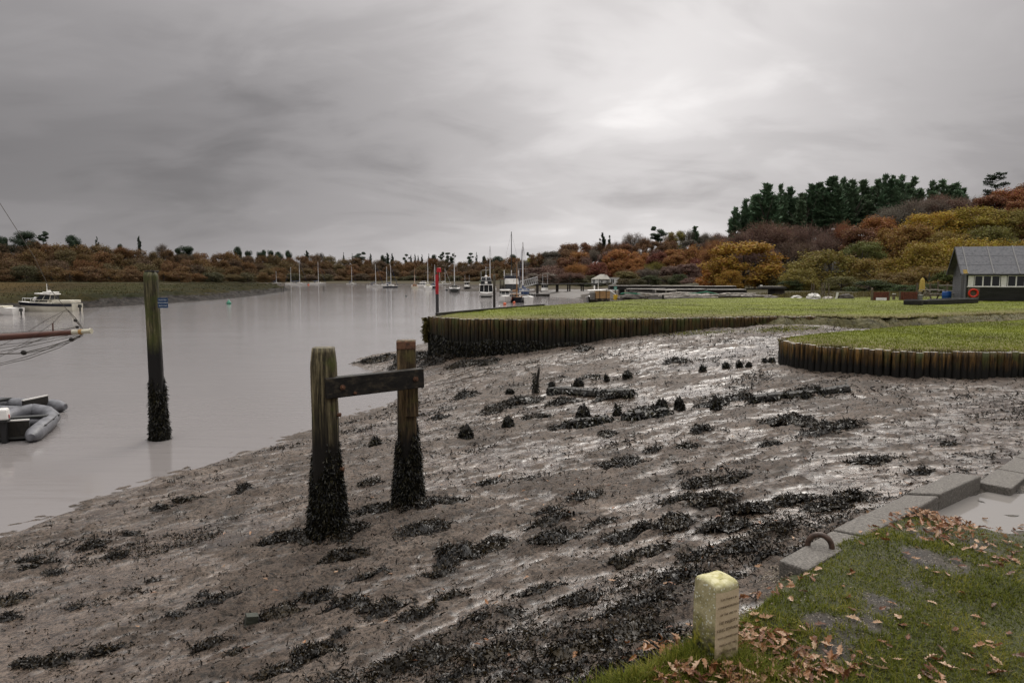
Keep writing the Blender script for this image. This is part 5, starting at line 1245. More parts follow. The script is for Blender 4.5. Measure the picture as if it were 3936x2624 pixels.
def kerb():
    ztop = 2.295
    O = [P(2990, 2152, ztop), P(3200, 2036, ztop), P(3310, 1978, ztop), P(3480, 1897, ztop), P(3668, 1816, ztop)]
    I = [P(3100, 2190, ztop), P(3330, 2062, ztop), P(3440, 2000, ztop), P(3612, 1902, ztop), P(3774, 1831, ztop)]
    root = thing('quay_kerb', 'raised edging of worn concrete slabs along the quay lip', 'kerb', (O[0][0], O[0][1], 2.1))
    for i in range(4):
        g = 0.012
        a0 = O[i] + (O[i + 1] - O[i]) * g; a1 = O[i + 1] - (O[i + 1] - O[i]) * g; b0 = I[i] + (I[i + 1] - I[i]) * g; b1 = I[i + 1] - (I[i + 1] - I[i]) * g
        r = np.array([O[0][0], O[0][1]]); dz = (0.0, 0.006, -0.003, 0.008)[i]
        mb = MB(); mb.prism([tuple(p - r) for p in (a0, b0, b1, a1)], -0.6, ztop - 2.1 + dz)
        mb.build('slab', M_CONC, root, bevel=0.012)
    root2 = thing('quay_kerb', 'low flush concrete slabs carrying on past the end of the raised kerb', 'kerb', (O[4][0], O[4][1], 2.1))
    a = I[4] - INW * 0.03; c = I[4] + INW * 0.20; r = np.array([O[4][0], O[4][1]])
    for k in range(3):
        s0, s1 = e_dir * (0.02 + 0.62 * k), e_dir * (0.60 + 0.62 * k)
        mb = MB(); mb.prism([tuple(p - r) for p in (a + s0, c + s0, c + s1, a + s1)], -0.6, 2.24 - 2.1 - 0.004 * k); mb.build('slab', M_CONC, root2, bevel=0.01)
    # iron ring set in the slab
    A = at_z(3098, 2092, 2.295); B = at_z(3204, 2108, 2.295); mid = (A + B) / 2; R = np.linalg.norm(B - A) / 2 * 0.88
    ring = thing('mooring_ring', 'thick rusty iron hoop standing out of the concrete kerb', 'mooring ring', tuple(mid))
    d = (B - A) / np.linalg.norm(B - A)
    pts = [tuple(d * R * math.cos(t) + np.array([0, 0, R * 1.12 * math.sin(t)])) for t in np.linspace(-0.12, math.pi + 0.12, 22)]
    MB().tube(pts, 0.0165, 12).build('hoop', noisy('ring_iron', (0.03, 0.018, 0.013), (0.085, 0.05, 0.035), 40, 0.5, 0.7, bscale=90, dist=0.004), ring, True)
kerb()

def stone_material(face):
    m, t, b = new_mat('stone_face' if face else 'lichened_stone')
    tc = N(t, 'ShaderNodeTexCoord'); sp = N(t, 'ShaderNodeSeparateXYZ'); t.links.new(tc.outputs['Object'], sp.inputs[0])
    n1 = N(t, 'ShaderNodeTexNoise', inp={'Scale': 13, 'Detail': 8, 'Roughness': 0.68}); t.links.new(tc.outputs['Object'], n1.inputs['Vector'])
    n2 = N(t, 'ShaderNodeTexNoise', inp={'Scale': 70, 'Detail': 4, 'Roughness': 0.6}); t.links.new(tc.outputs['Object'], n2.inputs['Vector'])
    vo = N(t, 'ShaderNodeTexVoronoi', inp={'Scale': 68}); t.links.new(tc.outputs['Object'], vo.inputs['Vector'])
    n5 = N(t, 'ShaderNodeTexNoise', inp={'Scale': 34, 'Detail': 5}); t.links.new(tc.outputs['Object'], n5.inputs['Vector'])
    if face:
        c = ramp_n(t, n1.outputs[0], [(0.3, (0.42, 0.32, 0.205)), (0.7, (0.58, 0.465, 0.32))])
        low = math_n(t, 'ADD', math_n(t, 'MULTIPLY', sp.outputs[2], 8.0), math_n(t, 'MULTIPLY', math_n(t, 'SUBTRACT', n1.outputs[0], 0.5), 1.8))
        f = ramp_n(t, low, [(0.45, 1.0), (0.95, 0.0)])
        c = mix_n(t, f, c, ramp_n(t, n5.outputs[0], [(0.4, (0.11, 0.10, 0.025)), (0.6, (0.3, 0.25, 0.13))]))
    else:
        c = ramp_n(t, n1.outputs[0], [(0.3, (0.2, 0.175, 0.075)), (0.6, (0.42, 0.37, 0.22))])
        spot = ramp_n(t, math_n(t, 'ADD', vo.outputs['Distance'], math_n(t, 'MULTIPLY', n5.outputs[0], 0.6)), [(0.50, 1.0), (0.60, 0.0)])
        up = ramp_n(t, math_n(t, 'ADD', math_n(t, 'MULTIPLY', sp.outputs[2], 2.3), math_n(t, 'MULTIPLY', n1.outputs[0], 0.5)), [(0.5, 0.0), (0.8, 1.0)])
        mossf = math_n(t, 'SUBTRACT', 1.0, up)
        mc = ramp_n(t, n5.outputs[0], [(0.34, (0.014, 0.014, 0.008)), (0.5, (0.09, 0.09, 0.012)), (0.62, (0.24, 0.225, 0.02))])
        c = mix_n(t, mossf, c, mc)
        c = mix_n(t, math_n(t, 'MULTIPLY', spot, math_n(t, 'ADD', 0.15, math_n(t, 'MULTIPLY', up, 0.8))), c, (0.62, 0.62, 0.52))
        geo = N(t, 'ShaderNodeNewGeometry'); sn = N(t, 'ShaderNodeSeparateXYZ'); t.links.new(geo.outputs['Normal'], sn.inputs[0])
        tf = ramp_n(t, sn.outputs[2], [(0.35, 0.0), (0.7, 1.0)])
        c = mix_n(t, tf, c, ramp_n(t, n5.outputs[0], [(0.35, (0.33, 0.3, 0.13)), (0.6, (0.52, 0.49, 0.31))]))
    t.links.new(c, b.inputs['Base Color']); b.inputs['Roughness'].default_value = 0.8; b.inputs['Specular IOR Level'].default_value = 0.25
    bn = N(t, 'ShaderNodeBump', inp={'Strength': 0.5 if face else 0.9, 'Distance': 0.004}); t.links.new(n2.outputs[0], bn.inputs['Height']); t.links.new(bn.outputs[0], b.inputs['Normal'])
    return m
def memorial():
    c = at_z(2752, 2535, TOP); Y = c[1]
    wf = 0.142; h = zat(2232, Y - 0.06) - TOP
    root = thing('memorial_stone', 'squat lichened stone block with carved inscription, in leaves by the quay edge', 'memorial stone', (c[0], c[1] + 0.02, TOP - 0.02), math.radians(27))
    hw = wf / 2; n = 5
    V = []; rings = []
    prof = [(0.0, 1.03), (0.12, 1.02), (0.3, 1.0), (h - 0.075, 0.985), (h - 0.03, 0.98), (h - 0.014, 0.955), (h - 0.004, 0.89), (h + 0.004, 0.72), (h + 0.008, 0.4)]
    pw = 9.0; m = 32
    for z, s in prof:
        rings.append([(hw * s * math.cos(a) / (abs(math.cos(a)) ** pw + abs(math.sin(a)) ** pw) ** (1 / pw) + 0.0015 * float(vnoise(j, z * 30, 3)), hw * s * math.sin(a) / (abs(math.cos(a)) ** pw + abs(math.sin(a)) ** pw) ** (1 / pw), z + 0.004 * math.cos(a * 2)) for j, a in enumerate(np.linspace(0, 2 * math.pi, m, endpoint=False))])
    mb = MB(); mb.loft(rings); o = mb.build('block', stone_material(False), root, True)
    o.data.materials.append(stone_material(True))
    for p in o.data.polygons:
        if p.normal.y < -0.85 and p.center.z < h - 0.03: p.material_index = 1
    dk = noisy('carved_letters', (0.13, 0.092, 0.055), (0.19, 0.14, 0.09), 60, 0.9, 0.0)
    for k, (s, sz) in enumerate((('THIS STONE IS IN', 0.0125), ('COMMEMORATION', 0.0145), ('OF THE VISIT OF', 0.0135), ('HIS MAJESTY', 0.0195), ('KING EDWARD', 0.0195), ('WHO LANDED HERE', 0.0132), ('MARCH 1ST 1902', 0.0135), ('GOD SAVE THE', 0.0145), ('KING', 0.018))):
        me = text_mesh(s, sz * 0.95, 0.0004)
        zz = h - 0.068 - 0.0325 * k - (0.004 if k > 2 else 0); q = obj('inscription', me, dk, o, (0.002, -hw * float(np.interp(zz + 0.007, [p_[0] for p_ in prof], [p_[1] for p_ in prof])) - 0.0022, zz)); q.rotation_euler = (math.pi / 2, 0, 0)
    return c
STONE = memorial()

# ---------------------------------------------------------------- grass and leaves on the quay
def quay_grass():
    rng = np.random.RandomState(23); n = 640000
    y = 0.9 + 6.3 * rng.uniform(0, 1, n) ** 1.1; x = -0.8 + rng.uniform(0.0, 1.0, n) * (1.0 * y + 1.4)
    m = edge_dist(x, y) > 0; x, y = x[m], y[m]; n = len(x)
    dd = edge_dist(x, y)
    kerbz = (x > 1.45) & (dd < 0.13 + 0.045 * vnoise(x * 5, y * 5, 9) + 0.16 * smooth(2.7, 3.2, x)) & (dd > -0.1)
    fade = y > 0.8
    ok = (rng.uniform(0, 1, n) > bare(x, y) * 1.05) & ~kerbz & fade & (dd > 0.0) & (quay_h(x, y) > 2.195) & (rng.uniform(0, 1, n) < 0.85 + 0.4 * vnoise(x * 4, y * 4, 15))
    x, y = x[ok], y[ok]
    L = 0.030 + 0.014 * vnoise(x * 2, y * 2, 16) + 0.02 * np.exp(-np.abs(edge_dist(x, y)) / 0.10)
    st = np.exp(-(((x - STONE[0]) / 0.22) ** 2 + ((y - STONE[1]) / 0.16) ** 2)); L = L + 0.045 * st
    L = L + 0.02 * np.clip(2.3 - y, 0, 1)
    V = blade_mesh('quay_grass', x, y, quay_h(x, y), rng, L, 0.0050 * np.maximum(1, (y / 2.8)), 1.0, 2)
    o = obj('quay_grass', V, M_GNEAR, kind='stuff'); tag(o, 'short mossy green grass on the quay top', 'grass')
    # taller tufts round the stone and along the lip
    n = 3600; a = rng.randint(0, 3, n)
    cx = np.array([STONE[0] - 0.16, STONE[0] + 0.12, STONE[0] - 0.42])[a]; cy = np.array([STONE[1] - 0.02, STONE[1] - 0.10, STONE[1] - 0.10])[a]
    x = cx + rng.normal(0, 0.085, n); y = cy + rng.normal(0, 0.05, n); ok = (np.hypot(x - STONE[0], y - STONE[1]) > 0.1)
    o = obj('tall_grass_tufts', blade_mesh('tall_grass_tufts', x[ok], y[ok], quay_h(x[ok], y[ok]), rng, 0.085, 0.005, 0.8, 3), M_GNEAR, kind='stuff'); tag(o, 'longer green grass tufts round the foot of the memorial stone', 'grass')
    # crumbled pebbly mortar where the kerb starts
    n = 900; c = P(3030, 2205, 2.2); x = c[0] + rng.normal(0, 0.07, n); y = c[1] + rng.normal(0, 0.06, n)
    n2 = 500; q = P(2850, 2340, 2.2); x = np.concatenate([x, q[0] + rng.normal(0, 0.06, n2)]); y = np.concatenate([y, q[1] + rng.normal(0, 0.05, n2)])
    b = [on for on in range(5)]
    n3 = 1600; s = rng.randint(0, len(BARE), n3); bx = np.array([P(a_, b_)[0] for a_, b_, _, _ in BARE])[s] + rng.normal(0, 0.28, n3); by = np.array([P(a_, b_)[1] for a_, b_, _, _ in BARE])[s] + rng.normal(0, 0.2, n3)
    x = np.concatenate([x, bx]); y = np.concatenate([y, by]); z = quay_h(x, y) + 0.002; r = rng.uniform(0.002, 0.006, len(x)) * np.where(np.arange(len(x)) < 1400, 1.2, 0.75)
    z[:1400] += rng.uniform(-0.06, 0.02, 1400)
    oc = np.array([(1, 0, 0), (-1, 0, 0), (0, 1, 0), (0, -1, 0), (0, 0, 0.7), (0, 0, -0.7)], float); of = np.array([(0, 2, 4), (2, 1, 4), (1, 3, 4), (3, 0, 4), (2, 0, 5), (1, 2, 5), (3, 1, 5), (0, 3, 5)])
    V = np.stack([x, y, z], 1)[:, None] + oc[None] * r[:, None, None] * rng.uniform(0.6, 1.4, (len(x), 6, 1))
    o = obj('pebbles', mesh_np('pebbles', V.reshape(-1, 3), None, ((np.arange(len(x)) * 6)[:, None, None] + of[None]).reshape(-1, 3)), weed_material('pebble_stone', (0.06, 0.05, 0.038), (0.2, 0.165, 0.12), (0.4, 0.35, 0.28), 0.6), kind='stuff'); tag(o, 'fine pebbles and crumbled mortar on the quay', 'gravel')
quay_grass()

def leaf_mesh(seed):
    rng = random.Random(seed); R = [(0, 0.012), (0.10, 0.02), (0.22, 0.13), (0.29, 0.07), (0.42, 0.23), (0.50, 0.11), (0.62, 0.26), (0.70, 0.13), (0.82, 0.20), (0.90, 0.10), (1.0, 0.02)]
    V = []; F = []; cu = rng.uniform(-0.25, 0.6); tw = rng.uniform(-0.4, 0.4)
    for i, (t, w) in enumerate(R):
        z = cu * (t - 0.5) ** 2 * 0.9
        for s in (-1, 0, 1):
            ww = w * rng.uniform(0.85, 1.15) if s else 0
            V.append((t - 0.5, s * ww * 0.92, z + abs(s) * ww * rng.uniform(0.1, 0.7) + tw * s * ww * (t - 0.5)))
    for i in range(len(R) - 1):
        for k in (0, 1): F.append((3 * i + k, 3 * (i + 1) + k, 3 * (i + 1) + k + 1, 3 * i + k + 1))
    V.append((-0.68, 0.0, 0.02)); V.append((-0.68, 0.008, 0.02)); F.append((len(V) - 2, len(V) - 1, 1, 0))
    mn = min(v[2] for v in V); V = [(x, y, z - mn) for x, y, z in V]
    return V, F
def oak_leaf_material():
    m, t, b = new_mat('dead_oak_leaf')
    oi = N(t, 'ShaderNodeObjectInfo'); tc = N(t, 'ShaderNodeTexCoord'); g = N(t, 'ShaderNodeNewGeometry')
    n = N(t, 'ShaderNodeTexNoise', inp={'Scale': 3.0, 'Detail': 5}); t.links.new(tc.outputs['Object'], n.inputs['Vector'])
    f = math_n(t, 'ADD', math_n(t, 'MULTIPLY', math_n(t, 'FRACT', math_n(t, 'ADD', oi.outputs['Random'], g.outputs['Random Per Island'])), 0.85), math_n(t, 'MULTIPLY', n.outputs[0], 0.2))
    c = ramp_n(t, f, [(0.05, (0.07, 0.028, 0.013)), (0.3, (0.15, 0.055, 0.02)), (0.5, (0.25, 0.11, 0.04)), (0.72, (0.36, 0.21, 0.115)), (0.95, (0.46, 0.31, 0.2))])
    t.links.new(c, b.inputs['Base Color']); b.inputs['Roughness'].default_value = 0.42; b.inputs['Specular IOR Level'].default_value = 0.5
    tr = N(t, 'ShaderNodeBsdfTranslucent'); t.links.new(c, tr.inputs[0]); mx = N(t, 'ShaderNodeMixShader'); mx.inputs[0].default_value = 0.2
    t.links.new(b.outputs[0], mx.inputs[1]); t.links.new(tr.outputs[0], mx.inputs[2]); t.links.new(mx.outputs[0], t.nodes['Material Output'].inputs[0])
    return m
def leaves():
    M = oak_leaf_material(); rng = np.random.RandomState(29); base = [leaf_mesh(s) for s in range(6)]; mes = []
    for v, f in base:
        me = bpy.data.meshes.new('oak_leaf'); me.from_pydata(v, [], f); me.materials.append(M); mes.append(me)
    def put(x, y, z, s, label, group, tilt=0.25):
        o = bpy.data.objects.new('oak_leaf', mes[rng.randint(6)]); COL.objects.link(o)
        o.location = (x, y, z); o.scale = (s, s, s); o.rotation_euler = (rng.normal(0, tilt), rng.normal(0, tilt), rng.uniform(0, 6.28)); tag(o, label, 'leaf', group)
    G = [(3420, 2345, 1), (3258, 2340, 1.25), (3275, 2390, 1.1), (2900, 2375, 1.3), (2945, 2385, 1.2), (3040, 2330, 1), (3085, 2310, 0.9), (3120, 2265, 0.8), (2990, 2280, 0.9), (3270, 2238, 0.9), (3480, 2160, 1), (3520, 2175, 0.9), (3275, 2420, 1.1), (3370, 2425, 1.0), (3060, 2440, 1.0), (3390, 2370, 0.8), (3450, 2395, 1.1), (3470, 2425, 1.1), (3670, 2435, 1.0), (3755, 2370, 0.9), (3700, 2290, 0.9), (3880, 2212, 1.0), (3740, 2115, 0.9), (3900, 2120, 1.0), (3840, 2590, 1.6), (3320, 2605, 1.1), (3450, 2550, 0.8), (3490, 2470, 0.8), (3030, 2220, 0.8), (3090, 2136, 0.7), (3020, 2148, 0.7), (3375, 1987, 0.7), (3470, 1915, 0.6), (3180, 2500, 1.0), (3130, 2490, 0.9), (3050, 2470, 1.0), (3600, 2220, 0.8), (3640, 2226, 0.8), (3700, 2186, 0.9), (3560, 2205, 0.7), (3860, 2080, 0.8), (3780, 2400, 0.9), (3820, 2330, 1.0), (3240, 2290, 0.6), (3580, 2330, 0.8), (3560, 2420, 0.8), (3800, 2480, 1.1), (3880, 2430, 1.1), (3760, 2500, 1.0), (3640, 2560, 1.2), (3560, 2600, 1.2), (3390, 2490, 0.8)]
    for px, py, s in G:
        c = P(px, py); put(c[0], c[1], float(quay_h(*c)) + 0.012, 0.062 * s, 'brown curled oak leaf lying by itself on the quay grass', 'single oak leaves on the quay')
    n = 0
    while n < 200:
        y = 2.7 + 8 * rng.rand() ** 1.6; x = rng.uniform(-0.75, 0.75) * y
        w = 0.25 + 0.9 * math.exp(-((x - 1.4) / 2.0) ** 2) + (0.2 if x > -2 else 0)
        hz = float(H0(x, y))
        if rng.rand() > w or hz < 0.25 or hz > 1.85 or edge_dist(x, y) > -0.1: continue
        put(x, y, float(mud_h(x, y)[0]) + 0.018, rng.uniform(0.05, 0.085), 'pale orange oak leaf stranded on the wet mud', 'oak leaves on the mud', 0.2); n += 1
    # drifts: by the stone, by the kerb end, along the puddle
    D = [(2930, 2480, 120, 0.13, 0.07, 0.05), (2740, 2610, 170, 0.16, 0.05, 0.06), (2960, 2590, 110, 0.20, 0.06, 0.04), (3080, 2560, 40, 0.10, 0.05, 0.03), (3560, 1985, 150, 0.16, 0.12, 0.07), (3590, 2050, 90, 0.22, 0.14, 0.03), (2620, 2440, 60, 0.12, 0.06, 0.04), (3720, 2080, 40, 0.4, 0.15, 0.02), (3780, 1990, 16, 0.3, 0.1, 0.0), (3850, 2600, 24, 0.30, 0.06, 0.01), (2990, 2240, 26, 0.14, 0.06, 0.02), (3650, 2520, 12, 0.3, 0.08, 0.0), (3830, 2150, 26, 0.25, 0.1, 0.0)]
    Vs = []; Q = []; o = 0
    for px, py, k, sx, sy, zz in D:
        c = P(px, py)
        for _ in range(k):
            v, f = base[rng.randint(6)]; v = np.array(v) * rng.uniform(0.035, 0.07)
            a, b, g = rng.normal(0, 0.45), rng.normal(0, 0.45), rng.uniform(0, 6.28)
            R = np.array(Matrix.Rotation(g, 3, 'Z') @ Matrix.Rotation(b, 3, 'Y') @ Matrix.Rotation(a, 3, 'X'))
            x, y = c[0] + rng.normal(0, sx), c[1] + rng.normal(0, sy)
            fall = math.exp(-((x - c[0]) / (sx * 1.4)) ** 2 - ((y - c[1]) / (sy * 1.4)) ** 2)
            Vs.append(v @ R.T + np.array([x, y, max(float(quay_h(x, y)), 2.172) + 0.012 + zz * rng.rand() * fall])); Q += [tuple(i + o for i in q) for q in f]; o += len(v)
    me = bpy.data.meshes.new('leaf_litter'); me.from_pydata(np.concatenate(Vs).tolist(), [], Q); ob = obj('leaf_litter', me, M, kind='stuff'); tag(ob, 'drifts of russet oak leaves heaped by the stone and kerb', 'leaves')
leaves()

# ---------------------------------------------------------------- boats
M_GEL = noisy('white_gelcoat', (0.62, 0.6, 0.56), (0.8, 0.78, 0.75), 1.2, 0.3, 0.0)
M_CREAM = noisy('cream_gelcoat', (0.5, 0.47, 0.38), (0.64, 0.6, 0.5), 1.2, 0.35, 0.0)
M_NAVY = plain('navy_paint', (0.008, 0.011, 0.022), 0.3); M_BLACK = plain('black_paint', (0.012, 0.012, 0.013), 0.35); M_DGREY = plain('dark_grey_paint', (0.035, 0.036, 0.034), 0.4)
M_GLASS = plain('dark_window_glass', (0.012, 0.014, 0.016), 0.08); M_ALU = plain('aluminium_spar', (0.72, 0.72, 0.72), 0.4); M_WIRE = plain('rigging_wire', (0.16, 0.155, 0.15), 0.5)
M_BLUE = plain('blue_canvas', (0.012, 0.03, 0.09), 0.8); M_TAN = noisy('varnished_wood', (0.2, 0.1, 0.04), (0.36, 0.2, 0.09), 3, 0.4, 0.1, (1, 1, 4)); M_REDP = plain('red_paint', (0.42, 0.012, 0.02), 0.4); M_ORANGE = plain('orange_plastic', (0.6, 0.1, 0.03), 0.45); M_TEAL = plain('green_paint', (0.01, 0.16, 0.09), 0.4)
M_RUBBER = noisy('grey_hypalon', (0.075, 0.076, 0.082), (0.17, 0.17, 0.185), 5, 0.5, 0.1); M_BLKP = plain('black_rubber', (0.012, 0.012, 0.012), 0.6)
M_MAHOG = noisy('mahogany_spar', (0.05, 0.018, 0.012), (0.11, 0.038, 0.022), 3, 0.35, 0.05, (1, 6, 6)); M_ROPE = noisy('tarred_rope', (0.03, 0.026, 0.022), (0.1, 0.085, 0.065), 40, 0.9, 0.2); M_CREAMP = plain('cream_paint', (0.5, 0.47, 0.36), 0.4)
def hull_rings(L, B, F, Fs, draft, ws=0.75, n=15, rake=0.10, full=2.2):
    R = []
    for i in range(n):
        t = i / (n - 1); b = B / 2 * (1 - max(0.0, (t - 0.42) / 0.58) ** full) * (ws + (1 - ws) * min(1, t / 0.35) ** 0.7); b = max(b, 0.015)
        z = Fs + (F - Fs) * t ** 1.5; dr = draft * (0.55 + 0.45 * min(1, t / 0.3)) * (1 - 0.75 * max(0, (t - 0.65) / 0.35) ** 2)
        x = L * (t - 0.5)
        def X(zz): return x + rake * L * (t ** 3) * (zz / F)
        half = [(0.0, -dr), (0.62 * b, -dr * 0.75), (0.86 * b, -0.02), (0.95 * b, z * 0.45), (b, z)]
        R.append([(X(zz), -yy, zz) for yy, zz in half[::-1]] + [(X(zz), yy, zz) for yy, zz in half[1:]])
    return R
def add_hull(root, L, B, F, Fs, draft=0.35, ws=0.75, mat=None, deck=None, stripe=None, boot=None, rake=0.10, band=(0.62, 0.86)):
    R = hull_rings(L, B, F, Fs, draft, ws, rake=rake)
    mb = MB(); mb.loft(R, caps=False, wrap=False); o = len(mb.v); mb.add(R[0], [tuple(range(9))]); h = mb.build('hull', mat, root, True)
    mb = MB(); D = [[(r[0][0], r[0][1] * 0.985, r[0][2] - 0.02), (r[0][0], 0, r[0][2] + 0.05), (r[8][0], r[8][1] * 0.985, r[8][2] - 0.02)] for r in R]
    mb.loft(D, False, False); mb.build('deck', deck or M_GEL, root)
    if stripe:
        for s in (0, 8):
            mb = MB(); a = 3 if s == 0 else 5
            Q = []
            for r in R:
                p0 = Vector(r[1 if s == 0 else 7]); p1 = Vector(r[s]); sg = -1 if s == 0 else 1
                u = p0 + (p1 - p0) * (band[0]); w = p0 + (p1 - p0) * band[1]; Q.append([(u.x, u.y + sg * 0.02, u.z), (w.x, w.y + sg * 0.02, w.z)])
            mb.loft(Q, False, False); mb.build('stripe', stripe, root)
    return h, R
def cabin(root, name, x0, x1, w0, w1, z0, z1, mat, slope=(0.25, 0.1), glass=None, gz=(0.3, 0.8), panes=3, ends=True):
    """superstructure block: x0 aft, x1 forward, sloped ends, glazing strips set proud"""
    h = z1 - z0; a0, a1 = x0 + slope[1] * h, x1 - slope[0] * h
    mb = MB(); V = [(x0, -w0, z0), (x1, -w1, z0), (x1, w1, z0), (x0, w0, z0), (a0, -w0 * 0.88, z1), (a1, -w1 * 0.86, z1), (a1, w1 * 0.86, z1), (a0, w0 * 0.88, z1)]
    mb.add(V, [(0, 3, 2, 1), (4, 5, 6, 7), (0, 1, 5, 4), (1, 2, 6, 5), (2, 3, 7, 6), (3, 0, 4, 7)]); c = mb.build(name, mat, root, bevel=0.03)
    if glass:
        def quad(p, q, r, s, n):
            p, q, r, s = (Vector(k) for k in (p, q, r, s)); nn = (q - p).cross(s - p).normalized() * 0.02
            for i in range(n):
                u0, u1 = (i + 0.06) / n, (i + 0.94) / n
                pt = lambda u, v: (p + (q - p) * u) * (1 - v) + (s + (r - s) * u) * v + nn
                m = MB(); m.add([pt(u0, gz[0]), pt(u1, gz[0]), pt(u1, gz[1]), pt(u0, gz[1])], [(0, 1, 2, 3)]); m.build('window', glass, c)
        quad(V[0], V[1], V[5], V[4], panes); quad(V[2], V[3], V[7], V[6], panes)
        if ends: quad(V[1], V[2], V[6], V[5], max(2, panes - 1)); quad(V[3], V[0], V[4], V[7], max(2, panes - 1))
    return c
def yacht(px, wl, top, hull_px, head, label, hull=M_GEL, cover=M_BLUE, stripe=None, boom=True, wood=False, jib=True, mizzen=None, L=None):
    c = at_z(px, wl, 0.0); k = c[1] / FPX; Hm = zat(top, c[1]); a = math.radians(head)
    if L is None: L = hull_px * k / max(0.3, abs(math.cos(a)))
    L = min(max(L, 6.0), 13.0); B = L * 0.31
    root = thing('sailing_yacht', label, 'sailing boat', (c[0], c[1], 0.0), a, 'yachts on moorings')
    add_hull(root, L, B, L * 0.125, L * 0.105, 0.3, 0.62, hull, M_GEL if not wood else M_TAN, stripe)
    z = L * 0.115
    cabin(root, 'coachroof', -L * 0.12, L * 0.24, B * 0.27, B * 0.2, z, z + 0.42, M_GEL if not wood else M_TAN, (0.8, 0.2), M_GLASS, (0.3, 0.75), 3, False)
    MB().box((-L * 0.16, 0, z + 0.5), (0.5, B * 0.5, 0.5), ry=0.1).build('sprayhood', cover, root, bevel=0.08)
    mx = L * 0.08; MB().cyl((mx, 0, z), (mx - 0.1, 0, Hm), 0.13, 0.09, 8).build('mast', M_ALU if not wood else M_TAN, root, True)
    if boom:
        MB().cyl((mx, 0, z + 1.15), (mx - L * 0.38, 0, z + 1.2), 0.06, n=7).build('boom', M_ALU, root, True)
        MB().tube([(mx - 0.1, 0, z + 1.75), (mx - 0.3, 0, z + 1.35), (mx - L * 0.2, 0, z + 1.3), (mx - L * 0.37, 0, z + 1.25)], [0.09, 0.19, 0.15, 0.07], 8).build('sail_cover', cover, root, True)
    mb = MB(); bx = L * 0.56; r = 0.018
    mb.cyl((mx - 0.1, 0, Hm * 0.97), (bx, 0, L * 0.13), r, n=4); mb.cyl((mx - 0.1, 0, Hm * 0.99), (-L * 0.49, 0, L * 0.11), r, n=4)
    for s in (-1, 1):
        mb.tube([(mx - 0.1, 0, Hm * 0.97), (mx - 0.05, s * B * 0.3, Hm * 0.55), (mx, s * B * 0.47, z)], r, 4)
    mb.build('rigging', M_WIRE, root)
    if jib: MB().cyl((mx + (bx - mx) * 0.10, 0, Hm * 0.88), (bx - 0.1, 0, L * 0.15), 0.05, 0.07, 6).build('furled_sail', cover if cover is not M_TAN else M_GEL, root, True)
    MB().bar((mx, -B * 0.3, Hm * 0.55), (mx, B * 0.3, Hm * 0.55), 0.06, 0.03).build('spreader', M_ALU, root)
    mb = MB()
    for x in np.linspace(-L * 0.46, L * 0.46, 7):
        for s in (-1, 1):
            y = s * B / 2 * 0.9 * (1 - max(0, (x / L + 0.08) / 0.58) ** 2.2); mb.cyl((x, y, z - 0.1), (x, y, z + 0.55), 0.02, n=4)
    mb.build('guard_rail', M_ALU, root)
    if mizzen:
        hz = zat(mizzen, c[1]); MB().cyl((-L * 0.33, 0, z), (-L * 0.34, 0, hz), 0.06, 0.04, 7).build('mizzen_mast', M_ALU, root, True)
    return root
B = yacht
B(1060, 1092, 1043, 40, 8, 'small dark-hulled sloop moored off the marsh point', M_BLACK, M_BLUE, jib=False, L=6.2)
B(1122, 1094, 1027, 44, 190, 'white yacht half hidden behind a larger blue-covered yacht', M_GEL, M_BLUE)
B(1148, 1096, 1000, 58, 4, 'long white yacht with a blue sail cover near the marsh point', M_GEL, M_BLUE, M_NAVY)
B(1220, 1094, 1006, 57, 2, 'white yacht with a tall raked forestay and aerial at the stern', M_GEL, M_BLUE)
B(1350, 1094, 1026, 36, -6, 'small white yacht lying alone against the far bank', M_GEL, M_BLUE)
B(1440, 1104, 1014, 60, 6, 'white yacht moored bow to stern with a dark-hulled one', M_GEL, M_BLUE, M_DGREY)
B(1499, 1106, 1019, 54, -4, 'dark-hulled yacht next to the white one, forestay slanting to its bow', M_NAVY, M_BLUE)
B(1490, 1099, 1025, 46, 172, 'white yacht just behind the dark-hulled one', M_GEL, M_DGREY)
B(1594, 1110, 1025, 25, 100, 'buff wooden ketch seen end on, with a short second mast', M_CREAM, M_TAN, wood=True, mizzen=1058, L=9.0)
B(1645, 1113, 993, 25, 97, 'tall-masted white sloop seen end on beside the white cruiser', M_GEL, M_CREAMP, L=10)
B(1670, 1108, 1017, 20, 80, 'navy blue sloop seen end on behind the red channel marker', M_NAVY, M_BLUE, L=9)
B(1708, 1096, 1030, 44, 5, 'far white yacht beyond the red channel marker', M_GEL, M_GEL)
B(1747, 1123, 970, 34, 95, 'grey-hulled sloop seen end on with a red buoy at its bow', M_DGREY, M_DGREY, L=10.5)
B(1884, 1128, 945, 30, 92, 'white ketch behind the black flybridge cruiser, tall aluminium mast', M_GEL, M_GEL, L=10.5, mizzen=978)
B(2012, 1159, 930, 34, 100, 'white sloop with blue-wrapped sail at the pontoon end', M_GEL, M_BLUE, L=8.6)
B(1848, 1093, 1040, 20, 60, 'small distant sloop near the orange boat by the far bank', M_GEL, M_TEAL, L=6)

